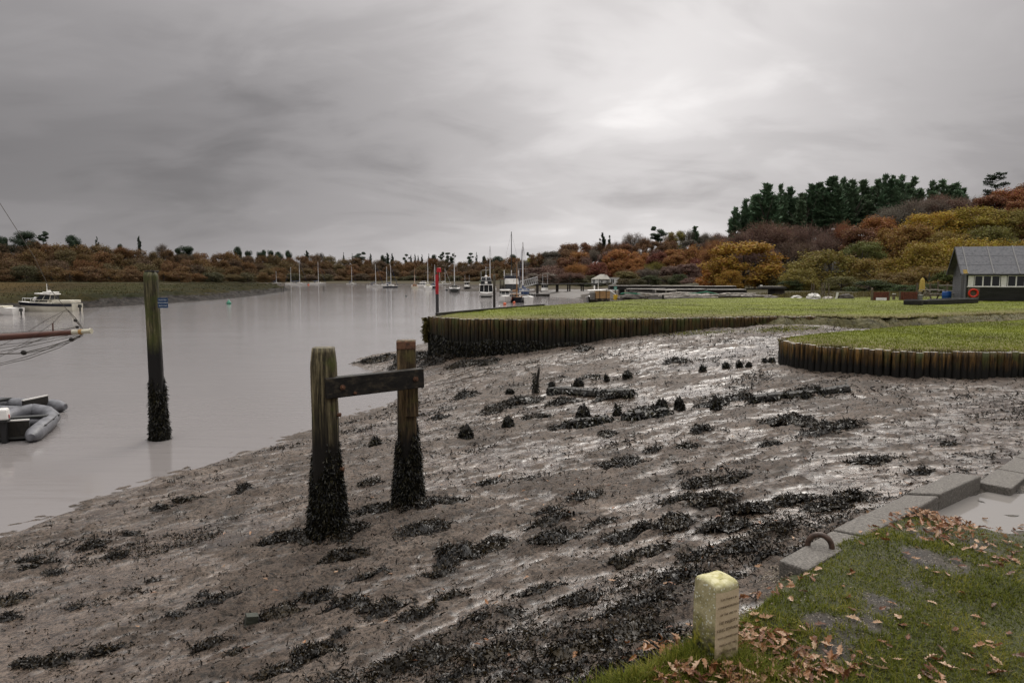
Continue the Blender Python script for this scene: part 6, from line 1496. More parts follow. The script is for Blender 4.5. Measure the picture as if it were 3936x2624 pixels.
def motorboat(name, px, wl, head, L, Bm, label, hull, parts, F=None, stripe=None, deck=None, group='motor boats on moorings', ws=0.85, draft=0.3, Fs=None, band=(0.62, 0.86)):
    c = at_z(px, wl, 0.0)
    root = thing(name, label, 'motor boat', (c[0], c[1], 0.0), math.radians(head), group)
    F = F or L * 0.15; add_hull(root, L, Bm, F, Fs or F * 0.8, draft, ws, hull, deck or M_GEL, stripe, band=band); parts(root, L, Bm, F)
    return root
def outboard(root, x, z=0.45, s=1.0, mat=M_DGREY):
    MB().box((x - 0.12 * s, 0, z + 0.25 * s), (0.34 * s, 0.26 * s, 0.34 * s), top=0.85).build('outboard_cowl', mat, root, bevel=0.05 * s)
    MB().box((x - 0.12 * s, 0, z - 0.25 * s), (0.13 * s, 0.09 * s, 0.8 * s)).build('outboard_leg', M_BLKP, root)
def cruiser_parts(root, L, Bm, F):   # the small cabin cruiser on the left
    z = F * 0.86
    cabin(root, 'foredeck_cabin', -L * 0.05, L * 0.40, Bm * 0.38, Bm * 0.14, z, z + 0.42, M_CREAM, (1.6, 0.0), M_GLASS, (0.35, 0.7), 2, False)
    cabin(root, 'wheelhouse', -L * 0.08, L * 0.2, Bm * 0.36, Bm * 0.34, z + 0.36, z + 1.0, M_CREAM, (0.9, -0.1), M_GLASS, (0.12, 0.9), 2)
    MB().box((L * 0.04, 0, z + 1.09), (L * 0.31, Bm * 0.78, 0.13), ry=-0.05).build('hardtop', M_GEL, root, bevel=0.05)
    MB().box((-L * 0.02, 0, z + 1.25), (L * 0.17, Bm * 0.6, 0.16)).build('roof_rack', M_GEL, root, bevel=0.04)
    MB().cyl((L * 0.02, 0, z + 1.3), (L * 0.02, 0, z + 1.52), 0.24, 0.22, 12).build('radar_dome', M_GEL, root, True)
    MB().cyl((L * 0.05, 0, z + 1.5), (L * 0.05, 0, z + 2.3), 0.04, 0.03, 6).build('aerial', M_GEL, root)
    MB().ball((L * 0.22, Bm * 0.22, z + 0.5), 0.22, 10, 8).build('fender', M_GEL, root, True)
    mb = MB(); pts = [(L * 0.2, -Bm * 0.36, z + 0.55), (L * 0.42, -Bm * 0.2, z + 0.55), (L * 0.52, 0, z + 0.6), (L * 0.42, Bm * 0.2, z + 0.55), (L * 0.2, Bm * 0.36, z + 0.55)]; mb.tube(pts, 0.02, 5)
    for p in pts: mb.cyl(p, (p[0], p[1], z), 0.018, n=4)
    mb.build('pulpit_rail', M_ALU, root)
    MB().box((-L * 0.3, 0, z + 0.18), (L * 0.36, Bm * 0.8, 0.34)).build('cockpit_coaming', M_CREAM, root, bevel=0.06)
    outboard(root, -L * 0.5 - 0.15, 0.35, 1.15, M_DGREY)
motorboat('cabin_cruiser', 196, 1196, 180, 6.4, 2.4, 'cream cabin cruiser with a navy side band off the marsh bank', M_CREAM, cruiser_parts, 1.15, M_NAVY, None, ws=0.9, band=(0.35, 0.95))
def skiff_parts(root, L, Bm, F):
    MB().box((0, 0, F * 0.95), (L * 0.62, Bm * 0.7, 0.16)).build('thwart', M_CREAM, root, bevel=0.04)
    MB().box((L * 0.1, 0, F + 0.35), (0.5, 0.7, 0.8)).build('console', M_GEL, root, bevel=0.06); outboard(root, -L * 0.5 - 0.15, 0.3, 1.0)
motorboat('open_launch', -28, 1210, 180, 5.6, 2.1, 'white open launch moored just ahead of the cream cruiser', M_GEL, skiff_parts, 0.95, None, ws=0.92)
def white_cruiser(root, L, Bm, F):
    cabin(root, 'saloon', -L * 0.25, L * 0.25, Bm * 0.4, Bm * 0.3, F * 0.9, F * 0.9 + 1.1, M_GEL, (0.9, 0.3), M_GLASS, (0.35, 0.8), 3); cabin(root, 'flybridge', -L * 0.2, L * 0.08, Bm * 0.3, Bm * 0.26, F * 0.9 + 1.1, F * 0.9 + 1.8, M_GEL, (0.8, 0), M_GLASS, (0.5, 0.9), 2)
motorboat('motor_cruiser', 1622, 1106, 165, 8.0, 2.8, 'white motor cruiser lying between the ketch and the tall white sloop', M_GEL, white_cruiser, 1.1)
def wheelhouse_boat(root, L, Bm, F):
    cabin(root, 'wheelhouse', -L * 0.12, L * 0.18, Bm * 0.33, Bm * 0.3, F * 0.85, F * 0.85 + 1.7, M_GEL, (0.15, 0.1), M_GLASS, (0.5, 0.85), 2)
    MB().box((L * 0.03, 0, F * 0.85 + 1.75), (L * 0.36, Bm * 0.74, 0.1)).build('wheelhouse_roof', M_GEL, root, bevel=0.03)
    for s in (-1, 1): MB().cyl((-L * 0.05, s * Bm * 0.3, F + 1.6), (-L * 0.05, s * Bm * 0.3, F + 4.0), 0.03, n=5).build('aerial', M_ALU, root)
motorboat('fishing_boat', 1795, 1113, -95, 7.0, 2.5, 'little black-hulled workboat with a white wheelhouse in midstream', M_BLACK, wheelhouse_boat, 1.1)
motorboat('fishing_boat', 2094, 1131, -110, 5.6, 2.1, 'small navy boat with a white cabin lying by the jetty piles', M_NAVY, wheelhouse_boat, 0.95)
def flybridge_parts(root, L, Bm, F):    # stern on to the viewer
    z = F * 0.8
    cabin(root, 'saloon', -L * 0.40, L * 0.25, Bm * 0.46, Bm * 0.34, z, z + 1.5, M_BLACK, (0.8, 0.15), M_GLASS, (0.12, 0.88), 3)
    MB().box((-L * 0.1, 0, z + 1.55), (L * 0.66, Bm * 0.98, 0.12)).build('saloon_roof', M_GEL, root, bevel=0.03)
    for y in (-0.46, -0.16, 0.16, 0.46): MB().box((-L * 0.4 - 0.1, Bm * y, z + 0.75), (0.05, 0.09, 1.35)).build('door_frame', M_GEL, root)
    cabin(root, 'flybridge', -L * 0.33, L * 0.08, Bm * 0.40, Bm * 0.34, z + 1.6, z + 2.35, M_BLACK, (0.5, 0.1)); cabin(root, 'canopy', -L * 0.30, L * 0.03, Bm * 0.37, Bm * 0.32, z + 2.35, z + 3.15, M_GEL, (0.5, 0.3), M_GLASS, (0.1, 0.9), 2)
    MB().box((-L * 0.345, 0, z + 2.0), (0.06, 0.55, 0.48)).build('name_board', M_GEL, root)
    MB().tube([(-L * 0.55, -Bm * 0.42, F * 0.75), (-L * 0.57, 0, F * 0.6), (-L * 0.55, Bm * 0.42, F * 0.75)], 0.17, 8).build('tender', M_GEL, root, True)
    MB().box((-L * 0.55, 0, 0.25), (1.0, Bm * 0.95, 0.14)).build('bathing_platform', M_DGREY, root)
    MB().ball((-L * 0.1, 0, z + 3.35), 0.3, 10, 6, sz=0.6).build('radar_dome', M_GEL, root, True)
    mb = MB(); mb.cyl((-L * 0.1, 0, z + 3.1), (-L * 0.1, 0, z + 5.4), 0.04, n=5); mb.bar((-L * 0.1, -0.9, z + 4.6), (-L * 0.1, 0.9, z + 4.6), 0.04, 0.04); mb.build('radar_mast', M_ALU, root)
motorboat('flybridge_cruiser', 1868, 1140, 93, 10.0, 3.0, 'black and white flybridge cruiser lying stern on, tender across its transom', M_GEL, flybridge_parts, 1.3, M_BLACK, Fs=1.1)
def pilot_parts(root, L, Bm, F):
    z = F * 0.86; cabin(root, 'cabin', -L * 0.28, L * 0.12, Bm * 0.36, Bm * 0.33, z, z + 1.05, M_GEL, (0.35, 0.05), M_GLASS, (0.35, 0.85), 2)
    MB().box((-L * 0.07, 0, z + 1.12), (L * 0.46, Bm * 0.8, 0.16)).build('cabin_roof', M_GEL, root, bevel=0.06)
    MB().box((L * 0.25, 0, z + 0.14), (L * 0.3, Bm * 0.5, 0.25)).build('foredeck_hatch', M_GEL, root, bevel=0.05)
    mb = MB(); pts = [(L * 0.1, -Bm * 0.45, z + 0.5), (L * 0.4, -Bm * 0.3, z + 0.5), (L * 0.52, 0, z + 0.5), (L * 0.4, Bm * 0.3, z + 0.5), (L * 0.1, Bm * 0.45, z + 0.5)]; mb.tube(pts, 0.018, 5)
    for p in pts: mb.cyl(p, (p[0], p[1], z - 0.1), 0.018, n=4)
    mb.build('pulpit_rail', M_ALU, root)
motorboat('cabin_boat', 1942, 1162, -88, 5.6, 2.2, 'small white cabin boat bow on, red buoy under its stem', M_GEL, pilot_parts, 1.05, ws=0.9)
def trawler_parts(root, L, Bm, F):
    z = F * 0.85
    cabin(root, 'deckhouse', -L * 0.25, L * 0.15, Bm * 0.42, Bm * 0.38, z, z + 1.5, M_BLACK, (0.3, 0.1), M_GLASS, (0.4, 0.85), 3); cabin(root, 'upper_dodger', -L * 0.2, L * 0.12, Bm * 0.43, Bm * 0.4, z + 1.5, z + 2.6, M_GEL, (0.2, 0.1))
    cabin(root, 'bridge_screen', -L * 0.2, L * 0.10, Bm * 0.43, Bm * 0.4, z + 2.6, z + 3.2, M_NAVY, (0.2, 0.0))
    for x, y in ((-0.18, -0.4), (-0.18, 0.4), (0.08, -0.4), (0.08, 0.4)): MB().cyl((L * x, Bm * y, z + 3.1), (L * x, Bm * y, z + 4.3), 0.05, n=6).build('stanchion', M_GEL, root)
    H = zat(890, root.location.y); MB().cyl((-L * 0.02, 0, z), (-L * 0.04, 0, H * 0.42), 0.12, 0.10, 8).build('lower_mast', M_GEL, root, True); MB().cyl((-L * 0.04, 0, H * 0.42), (-L * 0.05, 0, H), 0.09, 0.07, 8).build('mast', M_DGREY, root, True)
    mb = MB()
    for s in (-1, 1): mb.tube([(-L * 0.05, 0, H * 0.98), (-L * 0.05, s * 1.05, H * 0.66), (-L * 0.03, s * 1.3, H * 0.38), (0, s * Bm * 0.45, z)], 0.016, 4)
    mb.build('rigging', M_WIRE, root)
    for hz, w in ((0.66, 1.05), (0.36, 1.2), (0.28, 1.0)): MB().bar((-L * 0.04, -w, H * hz), (-L * 0.04, w, H * hz), 0.05, 0.05).build('spreader', M_ALU, root)
    MB().ball((0.1, 0, H * 0.24), 0.36, 10, 6, sz=0.5).build('radar_dome', M_GEL, root, True); MB().ball((-0.1, 0.25, H * 0.29), 0.22, 8, 6).build('satellite_dome', M_GEL, root, True)
motorboat('motor_sailer', 1966, 1145, -88, 11.0, 3.6, 'big dark motor sailer with the tallest mast and white bridge dodger', M_GEL, trawler_parts, 1.5, M_NAVY)
def gaffer_parts(root, L, Bm, F):
    z = F * 0.8; cabin(root, 'deckhouse', -L * 0.2, L * 0.1, Bm * 0.3, Bm * 0.25, z, z + 0.6, M_TAN, (0.5, 0.1), M_GLASS, (0.3, 0.75), 2)
    H = zat(1005, root.location.y); MB().cyl((L * 0.12, 0, z), (L * 0.11, 0, H), 0.10, 0.05, 8).build('mast', M_TAN, root, True); MB().cyl((L * 0.12, 0, z + 0.8), (-L * 0.3, 0, z + 1.0), 0.07, n=7).build('boom', M_TAN, root, True)
    MB().cyl((L * 0.45, 0, F), (L * 0.75, 0, F + 0.3), 0.06, 0.04, 7).build('bowsprit', M_TAN, root); MB().tube([(L * 0.1, 0, z + 1.2), (-L * 0.1, 0.05, z + 1.15), (-L * 0.28, 0, z + 1.15)], [0.2, 0.16, 0.1], 7).build('furled_sail', M_TAN, root, True)
    for s in (-1, 1): MB().ball((L * 0.2, s * Bm * 0.5, F * 0.6), 0.16, 8, 6, sz=1.4).build('fender', M_ORANGE, root, True)
    mb = MB()
    for s in (-1, 1): mb.cyl((L * 0.11, 0, H * 0.9), (L * 0.05, s * Bm * 0.45, z), 0.015, n=4)
    mb.cyl((L * 0.11, 0, H * 0.95), (L * 0.74, 0, F + 0.3), 0.015, n=4); mb.build('rigging', M_WIRE, root)
r_ = motorboat('gaff_cutter', 1982, 1161, -75, 6.5, 2.2, 'old varnished gaff cutter with navy hull and brown mast beside the white cabin boat', M_NAVY, gaffer_parts, 0.95, None, M_TAN, group='traditional boats'); r_['category'] = 'sailing boat'
def dinghy_stub(root, L, Bm, F):
    MB().box((0, 0, F), (L * 0.7, Bm * 0.8, 0.25)).build('orange_cover', M_ORANGE, root, bevel=0.05)
motorboat('covered_dinghy', 1838, 1092, 20, 4.5, 1.8, 'boat under an orange cover drawn up on the far bank', M_TEAL, dinghy_stub, 0.8, group=None)
def blue_tender(root, L, Bm, F):
    MB().box((0, 0, F * 0.9), (L * 0.6, Bm * 0.75, 0.3)).build('blue_cover', plain('bright_blue_canvas', (0.02, 0.09, 0.26), 0.7), root, bevel=0.06)
motorboat('covered_dinghy', 2010, 1125, 5, 5.5, 2.0, 'boat with a bright blue cover alongside the pontoon', M_GEL, blue_tender, 0.9, group=None)

# buoys
def buoy(px, wl, r, mat, label, cone=False, grp=None):
    c = at_z(px, wl, 0.0); root = thing('mooring_buoy', label, 'buoy', (c[0], c[1], 0.0), group=grp)
    if cone:
        MB().loft([[(rr * math.cos(6.283 * j / 14), rr * math.sin(6.283 * j / 14), z) for j in range(14)] for rr, z in ((r * 0.6, -0.3), (r, -0.05), (r, r * 0.45), (r * 0.9, r * 0.6), (r * 0.18, r * 1.75), (r * 0.05, r * 1.85))]).build('body', mat, root, True)
        MB().ball((0, 0, r * 1.95), r * 0.12, 6, 4).build('lifting_eye', M_DGREY, root)
    else:
        MB().ball((0, 0, r * 0.45), r, 12, 8).build('float', mat, root, True); MB().cyl((0, 0, r * 1.35), (0, 0, r * 1.65), r * 0.15, n=6).build('lifting_eye', M_DGREY, root)
buoy(880, 1168, 0.36, M_TEAL, 'green conical channel buoy off the marsh edge', True)
for px, wl, r, m, lab in ((1940, 1171, 0.24, M_ORANGE, 'orange buoy under the bow of the white cabin boat'), (1976, 1165, 0.22, M_ORANGE, 'orange buoy beside the varnished cutter'), (1747, 1124, 0.3, M_REDP, 'red buoy at the bow of the grey-hulled sloop'), (2101, 1131, 0.24, M_REDP, 'red buoy under the small navy cabin boat'), (1717, 1117, 0.42, M_BLACK, 'dark buoy floating left of the grey-hulled sloop'), (1561, 1139, 0.22, M_BLACK, 'small dark buoy alone in open water'), (1920, 1179, 0.12, M_GEL, 'tiny white pick-up buoy near the lawn edge'), (1186, 1097, 0.5, M_ORANGE, 'orange mooring buoy near the white yachts')):
    buoy(px, wl, r, m, lab)

# channel marker and mooring piles
def marker():
    c = at_z(1681, 1218, 0.0); Y = c[1]; k = Y / FPX
    root = thing('channel_marker', 'grey steel post with a bright red upper panel and red can on top', 'channel marker', (c[0], c[1], -1.5))
    r = 6.2 * k; z1 = zat(1130, Y) + 1.5; z2 = zat(1055, Y) + 1.5
    MB().cyl((0, 0, 0), (0, 0, z1), r, n=14).build('post', plain('grey_steel', (0.035, 0.033, 0.035), 0.55), root, True)
    MB().cyl((0, 0, z1 + 0.002), (0, 0, z2), r * 1.02, n=14).build('red_sleeve', M_REDP, root, True)
    MB().box((-0.02, -r * 1.1, (z1 + z2) / 2 + 0.15), (0.24, 0.02, (z2 - z1) * 0.86)).build('red_panel', M_REDP, root)
    MB().cyl((0.08, 0, z2 - 0.9), (0.08, 0, z2 + 0.35), 0.05, n=8).build('topmark_pole', M_REDP, root)
    zc = zat(1046, Y) + 1.5; MB().loft([[(0.2 + q * math.cos(6.283 * j / 14), q * math.sin(6.283 * j / 14), zz) for j in range(14)] for q, zz in ((9.5 * k, zc), (9 * k, zc + 5 * k), (7.5 * k, zc + 16 * k), (6.8 * k, zc + 16.5 * k))]).build('can_topmark', M_REDP, root, True)
    MB().bar((0.3, 0, z2 - 0.7), (0.26, 0, z2 + 0.3), 0.03, 0.03).build('ladder_rail', M_ALU, root)
marker()
for px, bot, top, wpx, lab in ((1900, 1196, 1055, 10, 'stout mooring pile standing beside the black flybridge cruiser'), (1924, 1150, 1072, 7, 'slimmer mooring pile left of the big motor sailer, one of a close trio'), (1931, 1147, 1090, 6, 'shortest of the three close mooring piles'), (1937, 1146, 1074, 6, 'mooring pile nearest the big motor sailer in the close trio')):
    c = at_z(px, bot, 0.0); k = c[1] / FPX; root = thing('mooring_pile', lab, 'post', (c[0], c[1], -1.2)); zt = zat(top, c[1])
    obj('pile', post_mesh('pile', wpx * k, zt + 1.2, int(px), n=14, m=14, power=2.2), tide_wood('pile_' + str(px), (0.09, 0.078, 0.055), (0.19, 0.17, 0.12), (0.014, 0.012, 0.01), 2.6, alg=0.35, fade=0.3), root)
for px, wl, h, ln in ((1082, 1124, 8.5, -1), (1089, 1124, 8.5, 2.5), (1245, 1117, 6.5, 0.3), (983, 1100, 3, 0)):
    c = at_z(px, wl, 0.0); o = MB().tube([(0, 0, -1), (ln * 0.05, 0, 1.2), (ln * 0.2, 0, h * 0.3)], [0.09, 0.07, 0.04], 6).build('withy', M_STUMP, None, loc=tuple(c)); tag(o, 'thin withy stake marking the channel edge near the marsh', 'stake', 'withies by the marsh')

# ---------------------------------------------------------------- sailing ship bowsprit with rigging (ship lies beyond the left edge)
def bowsprit():
    Y = 20.0
    tip = at_y(352, 1272, Y); root_end = at_y(-80, 1302, Y)
    d = (root_end - tip) / np.linalg.norm(root_end - tip); heel = tip + d * 5.2
    bx = heel[0] - 4.5
    root = thing('gaff_sloop', 'moored sailing vessel whose mahogany bowsprit with cream tip reaches into view', 'sailing boat', (bx, Y, 0.0))
    rel = lambda p: np.array(p) - np.array([bx, Y, 0.0])
    add_hull(root, 9.0, 2.9, 1.75, 1.2, 0.4, 0.6, M_BLACK, M_TAN, M_CREAMP, band=(0.85, 0.97))
    MB().cyl((0.6, 0, 0.9), (0.5, 0, 14.0), 0.14, 0.08, 10).build('mast', M_MAHOG, root, True)
    L = np.linalg.norm(heel - tip); r = 0.088
    MB().tube([rel(tip + d * 0.56), rel(tip + d * 2.5), rel(heel)], [r * 0.92, r * 1.15, r * 1.2], 14).build('bowsprit', M_MAHOG, root, True)
    MB().tube([rel(tip), rel(tip + d * 0.05), rel(tip + d * 0.06), rel(tip + d * 0.3), rel(tip + d * 0.56)], [r * 0.95, r * 0.95, r * 0.75, r * 0.8, r * 0.9], 14).build('bowsprit_tip', M_CREAMP, root, True)
    MB().tube([rel(tip + d * 0.27 + np.array([0, 0, 0])), rel(tip + d * 0.36)], r * 0.93, 12).build('iron_band', plain('brass_band', (0.35, 0.19, 0.05), 0.4), root, True)
    def rope(name, pts, rr=0.011, sag=0.0): 
        a = [np.array(at_y(x, y, Y + dy)) for x, y, dy in pts]
        P_ = []
        for p, q in zip(a[:-1], a[1:]):
            for t in np.linspace(0, 1, 7)[: -1]: P_.append(rel(p + (q - p) * t - np.array([0, 0, sag * 4 * t * (1 - t)])))
        P_.append(rel(a[-1])); return MB().tube(P_, rr, 5).build(name, M_ROPE, root)
    rope('forestay', [(320, 1264, 0), (289, 1230, 0), (256, 1188, 0), (190, 1108, 0), (130, 985, 0), (0, 782, 0), (-120, 590, 0)], 0.008)
    rope('forestay_tackle', [(318, 1262, 0.03), (292, 1224, 0.03), (262, 1192, 0.0)], 0.010); rope('forestay_tackle', [(312, 1262, -0.03), (284, 1224, -0.03)], 0.007)
    rope('jib_outhaul', [(303, 1258, 0.05), (200, 1268, 0.05), (0, 1281, 0.05), (-120, 1290, 0.05)], 0.007)
    rope('jib_downhaul', [(290, 1255, -0.1), (240, 1272, -0.2), (150, 1305, -0.3), (0, 1370, -0.4), (-60, 1400, -0.5)], 0.007); rope('tack_line', [(256, 1190, 0), (180, 1228, 0.1), (90, 1285, 0.2), (0, 1330, 0.3)], 0.006); rope('tack_line', [(242, 1200, 0), (205, 1240, 0), (100, 1315, -0.2), (30, 1352, -0.3)], 0.006)
    rope('bobstay', [(318, 1284, 0), (275, 1306, 0), (180, 1334, 0), (95, 1355, 0)], 0.014); rope('bobstay', [(320, 1288, 0.02), (280, 1310, 0.02), (190, 1340, 0.02), (100, 1358, 0)], 0.010); rope('bobstay', [(80, 1358, 0), (0, 1360, 0), (-100, 1362, 0)], 0.016)
    rope('netting_line', [(322, 1282, 0.1), (240, 1316, 0.2), (120, 1365, 0.3), (0, 1396, 0.4), (-90, 1412, 0.4)], 0.009, 0.01); rope('netting_line', [(310, 1292, -0.1), (230, 1335, -0.15), (110, 1378, -0.2), (0, 1403, -0.2), (-90, 1416, -0.2)], 0.009); rope('netting_line', [(300, 1288, 0.1), (160, 1320, 0.25), (0, 1352, 0.3), (-100, 1366, 0.3)], 0.008); rope('netting_line', [(260, 1290, 0.0), (140, 1312, 0.1), (0, 1326, 0.2), (-100, 1332, 0.2)], 0.008); rope('netting_line', [(200, 1292, -0.1), (100, 1322, -0.2), (0, 1338, -0.3)], 0.007)
    for x, y, s in ((290, 1231, 1.0), (275, 1305, 1.3), (91, 1355, 1.5), (297, 1257, 0.9), (304, 1294, 0.7)):
        p = rel(at_y(x, y, Y)); MB().ball(tuple(p), 0.05 * s, 8, 6, sx=1.25, sy=0.7).build('pulley_block', M_STUMP, root, True)
    p = at_y(204, 1285, Y); q = at_y(203, 1241, Y); MB().cyl(rel(p), rel(q), 0.02, 0.018, 6).build('pin_rail_post', M_MAHOG, root)
bowsprit()

# ---------------------------------------------------------------- inflatable dinghies
def inflatable(px, wl, head, L, W, label, motor=True, tube=0.20):
    c = at_z(px, wl, 0.0); root = thing('inflatable_dinghy', label, 'dinghy', (c[0], c[1], 0.0), math.radians(head), 'inflatable dinghies at the left bank')
    w = W / 2 - tube; z = tube * 0.75
    for s in (-1, 1):
        pts = [(-L * 0.5 - 0.22, s * w, z), (-L * 0.5 - 0.05, s * w, z), (-L * 0.5 + 0.1, s * w, z + 0.01), (0, s * w, z + 0.02), (L * 0.28, s * w * 0.95, z + 0.06), (L * 0.42, s * w * 0.62, z + 0.14), (L * 0.5, 0, z + 0.2)]
        MB().tube(pts, [tube * 0.45, tube * 0.86, tube, tube, tube * 0.98, tube * 0.95, tube * 0.92], 14).build('side_tube', M_RUBBER, root, True)
        MB().tube([(-L * 0.35, s * (w + tube * 0.75), z + tube * 0.72), (0, s * (w + tube * 0.75), z + tube * 0.72), (L * 0.25, s * (w * 0.96 + tube * 0.75), z + tube * 0.78)], 0.013, 5).build('grab_rope', M_BLKP, root)
        for x in (-0.3, 0.0, 0.22): MB().box((L * x, s * (w + tube * 0.72), z + tube * 0.72), (0.10, 0.06, 0.03)).build('rope_patch', M_BLKP, root)
    MB().box((-L * 0.02, 0, 0.08), (L * 0.85, w * 2, 0.05)).build('floor', M_DGREY, root)
    MB().box((-L * 0.42, 0, 0.27), (0.05, w * 2 - tube * 1.2, 0.44)).build('transom', M_STUMP, root); MB().box((-L * 0.42, 0, 0.5), (0.07, w * 2 - tube * 1.2, 0.03)).build('transom_cap', M_GEL, root)
    MB().box((0.05 * L, 0, 0.36), (0.24, w * 2, 0.04)).build('thwart', M_DGREY, root)
    MB().tube([(L * 0.05, -w, z + tube * 0.2), (L * 0.05, -w * 0.4, z + tube * 0.5), (L * 0.05, w * 0.4, z + tube * 0.5), (L * 0.05, w, z + tube * 0.2)], 0.13, 10).build('seat_tube', M_RUBBER, root, True)
    if motor:
        x = -L * 0.42 - 0.16
        MB().box((x, 0, 0.70), (0.30, 0.24, 0.27), top=0.85).build('outboard_cowl', M_GEL, root, bevel=0.04)
        MB().box((x - 0.01, 0, 0.55), (0.28, 0.22, 0.05)).build('outboard_trim', M_BLKP, root); MB().box((x, 0, 0.15), (0.16, 0.12, 0.8)).build('outboard_leg', M_BLKP, root, bevel=0.02); MB().ball((x, 0, -0.2), 0.09, 8, 6, sx=1.8).build('gearcase', M_BLKP, root, True)
        MB().cyl((x + 0.2, 0.02, 0.62), (x + 0.62, 0.12, 0.68), 0.018, n=6).build('tiller', M_BLKP, root); MB().box((x - 0.02, -0.125, 0.64), (0.05, 0.012, 0.08)).build('red_clip', M_REDP, root)
inflatable(78, 1660, 112, 2.6, 1.55, 'grey inflatable dinghy stern on with a white outboard motor', True, 0.19)
inflatable(-10, 1590, 172, 3.0, 1.5, 'empty grey inflatable lying behind the one with the outboard', False, 0.20)

# ---------------------------------------------------------------- gangway, jetty
M_GALV = plain('galvanised_steel', (0.45, 0.45, 0.44), 0.4); M_DTIM = noisy('dark_jetty_timber', (0.012, 0.011, 0.009), (0.04, 0.034, 0.027), 3, 0.6, 0.3)
def gangway():
    Y = 150.0; a = at_y(1992, 1110, Y); b = at_y(2066, 1090, Y + 4); h = 1.5
    root = thing('gangway', 'white truss gangway sloping down to the pontoon', 'gangway', tuple(a)); v = b - a; n = 9
    for s in (0, 1):
        off = np.array([0, s * 1.4, 0])
        MB().bar(off, v + off, 0.1, 0.14).build('bottom_chord', M_GALV, root); MB().bar(off + [0, 0, h], v + off + [0, 0, h], 0.1, 0.12).build('top_chord', M_GALV, root)
        for i in range(n + 1): MB().bar(v * i / n + off, v * i / n + off + [0, 0, h], 0.07, 0.07, (0, 1, 0)).build('post', M_GALV, root)
        for i in range(n): MB().bar(v * i / n + off, v * (i + 1) / n + off + [0, 0, h], 0.05, 0.05, (0, 1, 0)).build('brace', M_GALV, root)
    MB().bar(np.array([0, 0.7, 0.05]), v + [0, 0.7, 0.05], 1.3, 0.06).build('walkway', M_DTIM, root)
    for px in (2066,):
        for dy in (0, 1.6): p = at_y(px, 1110, Y + 4 + dy); MB().cyl((b[0] - a[0], 4 + dy, -a[2] - 2), (b[0] - a[0], 4 + dy, b[2] - a[2]), 0.28, n=10).build('support_pile', M_DTIM, root)
gangway()
def jetty():
    Y = 156.0; a = at_y(2070, 1093, Y); b = at_y(2330, 1090, Y + 20); v = b - a
    root = thing('jetty', 'long low dark timber jetty on paired piles by the creek', 'jetty', tuple(a))
    MB().bar((0, 0, 0), v, 1.6, 0.25).build('deck', M_DTIM, root); MB().bar((0, -0.7, 0.9), v + [0, -0.7, 0.9], 0.06, 0.06).build('handrail', M_DTIM, root)
    for f in (0.24, 0.26, 0.40, 0.43, 0.60, 0.63, 0.8, 0.83):
        for s in (-0.6,): MB().cyl(v * f + [0, s, -a[2] - 1.5], v * f + [0, s, 0], 0.17, n=8).build('pile', M_DTIM, root)
    MB().box((at_y(2046, 1125, 150)[0] - a[0], -6, 0.3 - a[2]), (7.5, 2.4, 0.5)).build('pontoon', M_DTIM, root)
jetty()

# ---------------------------------------------------------------- white bungalow above the creek
def bungalow():
    Y = 205.0; base = at_y(2277, 1092, Y); k = Y / FPX; zb = base[2]
    root = thing('bungalow', 'white weatherboarded bungalow with a hipped slate roof and flat wing', 'house', tuple(base), math.radians(-6))
    wall = noisy('white_boarding', (0.6, 0.6, 0.58), (0.78, 0.78, 0.76), 2, 0.6, 0.1); roof = noisy('stone_slates', (0.12, 0.11, 0.095), (0.24, 0.22, 0.19), 3, 0.75, 0.3, c3=(0.17, 0.18, 0.15))
    w = 62 * k; h = 19 * k; d = 6.0
    MB().box((w / 2, d / 2, h / 2 - 0.7), (w, d, h + 1.4)).build('wall', wall, root)
    wg = MB(); wg.box((w + 20 * k, d * 0.6, 24 * k / 2 - 0.7), (40 * k, 4.4, 24 * k + 1.4)); wing = wg.build('flat_wing', wall, root); MB().box((w + 20 * k, d * 0.6, 24 * k + 0.06), (42 * k, 4.7, 0.12)).build('wing_roof', M_GEL, root)
    o = 0.4; mb = MB(); rz = 38 * k
    mb.add([(-o, -o, h), (w + o, -o, h), (w + o, d + o, h), (-o, d + o, h), (30 * k, d / 2, rz), (w - 8 * k, d / 2, rz)], [(0, 1, 5, 4), (1, 2, 5), (2, 3, 4, 5), (3, 0, 4), (3, 2, 1, 0)]); r = mb.build('roof', roof, root)
    MB().box((52 * k, d / 2, rz + 0.35), (0.7, 0.7, 1.7)).build('chimney', plain('brick_chimney', (0.16, 0.07, 0.045), 0.85), r)
    for x0, x1 in ((2, 9), (22, 28), (32, 38), (52, 56), (57, 61)):
        f = MB().box(((x0 + x1) / 2 * k, -0.03, h * 0.52), ((x1 - x0) * k, 0.08, h * 0.62)).build('window', M_GLASS, root)
        MB().box(((x0 + x1) / 2 * k, -0.09, h * 0.52), (0.09, 0.06, h * 0.62)).build('glazing_bar', wall, f)
    for x in (-0.2, 13 * k): MB().box((x, -1.2, h / 2 - 0.7), (0.16, 0.16, h + 1.4)).build('veranda_post', wall, root)
    MB().box((7 * k, -0.7, 0.0), (17 * k, 1.4, 0.12)).build('veranda_floor', wall, root)
    for x0, x1 in ((72, 76), (78, 82), (96, 99)): MB().box(((x0 + x1) / 2 * k, d * 0.6 - 2.24, 12 * k), ((x1 - x0) * k, 0.06, 14 * k)).build('window', M_GLASS, wing)
bungalow()

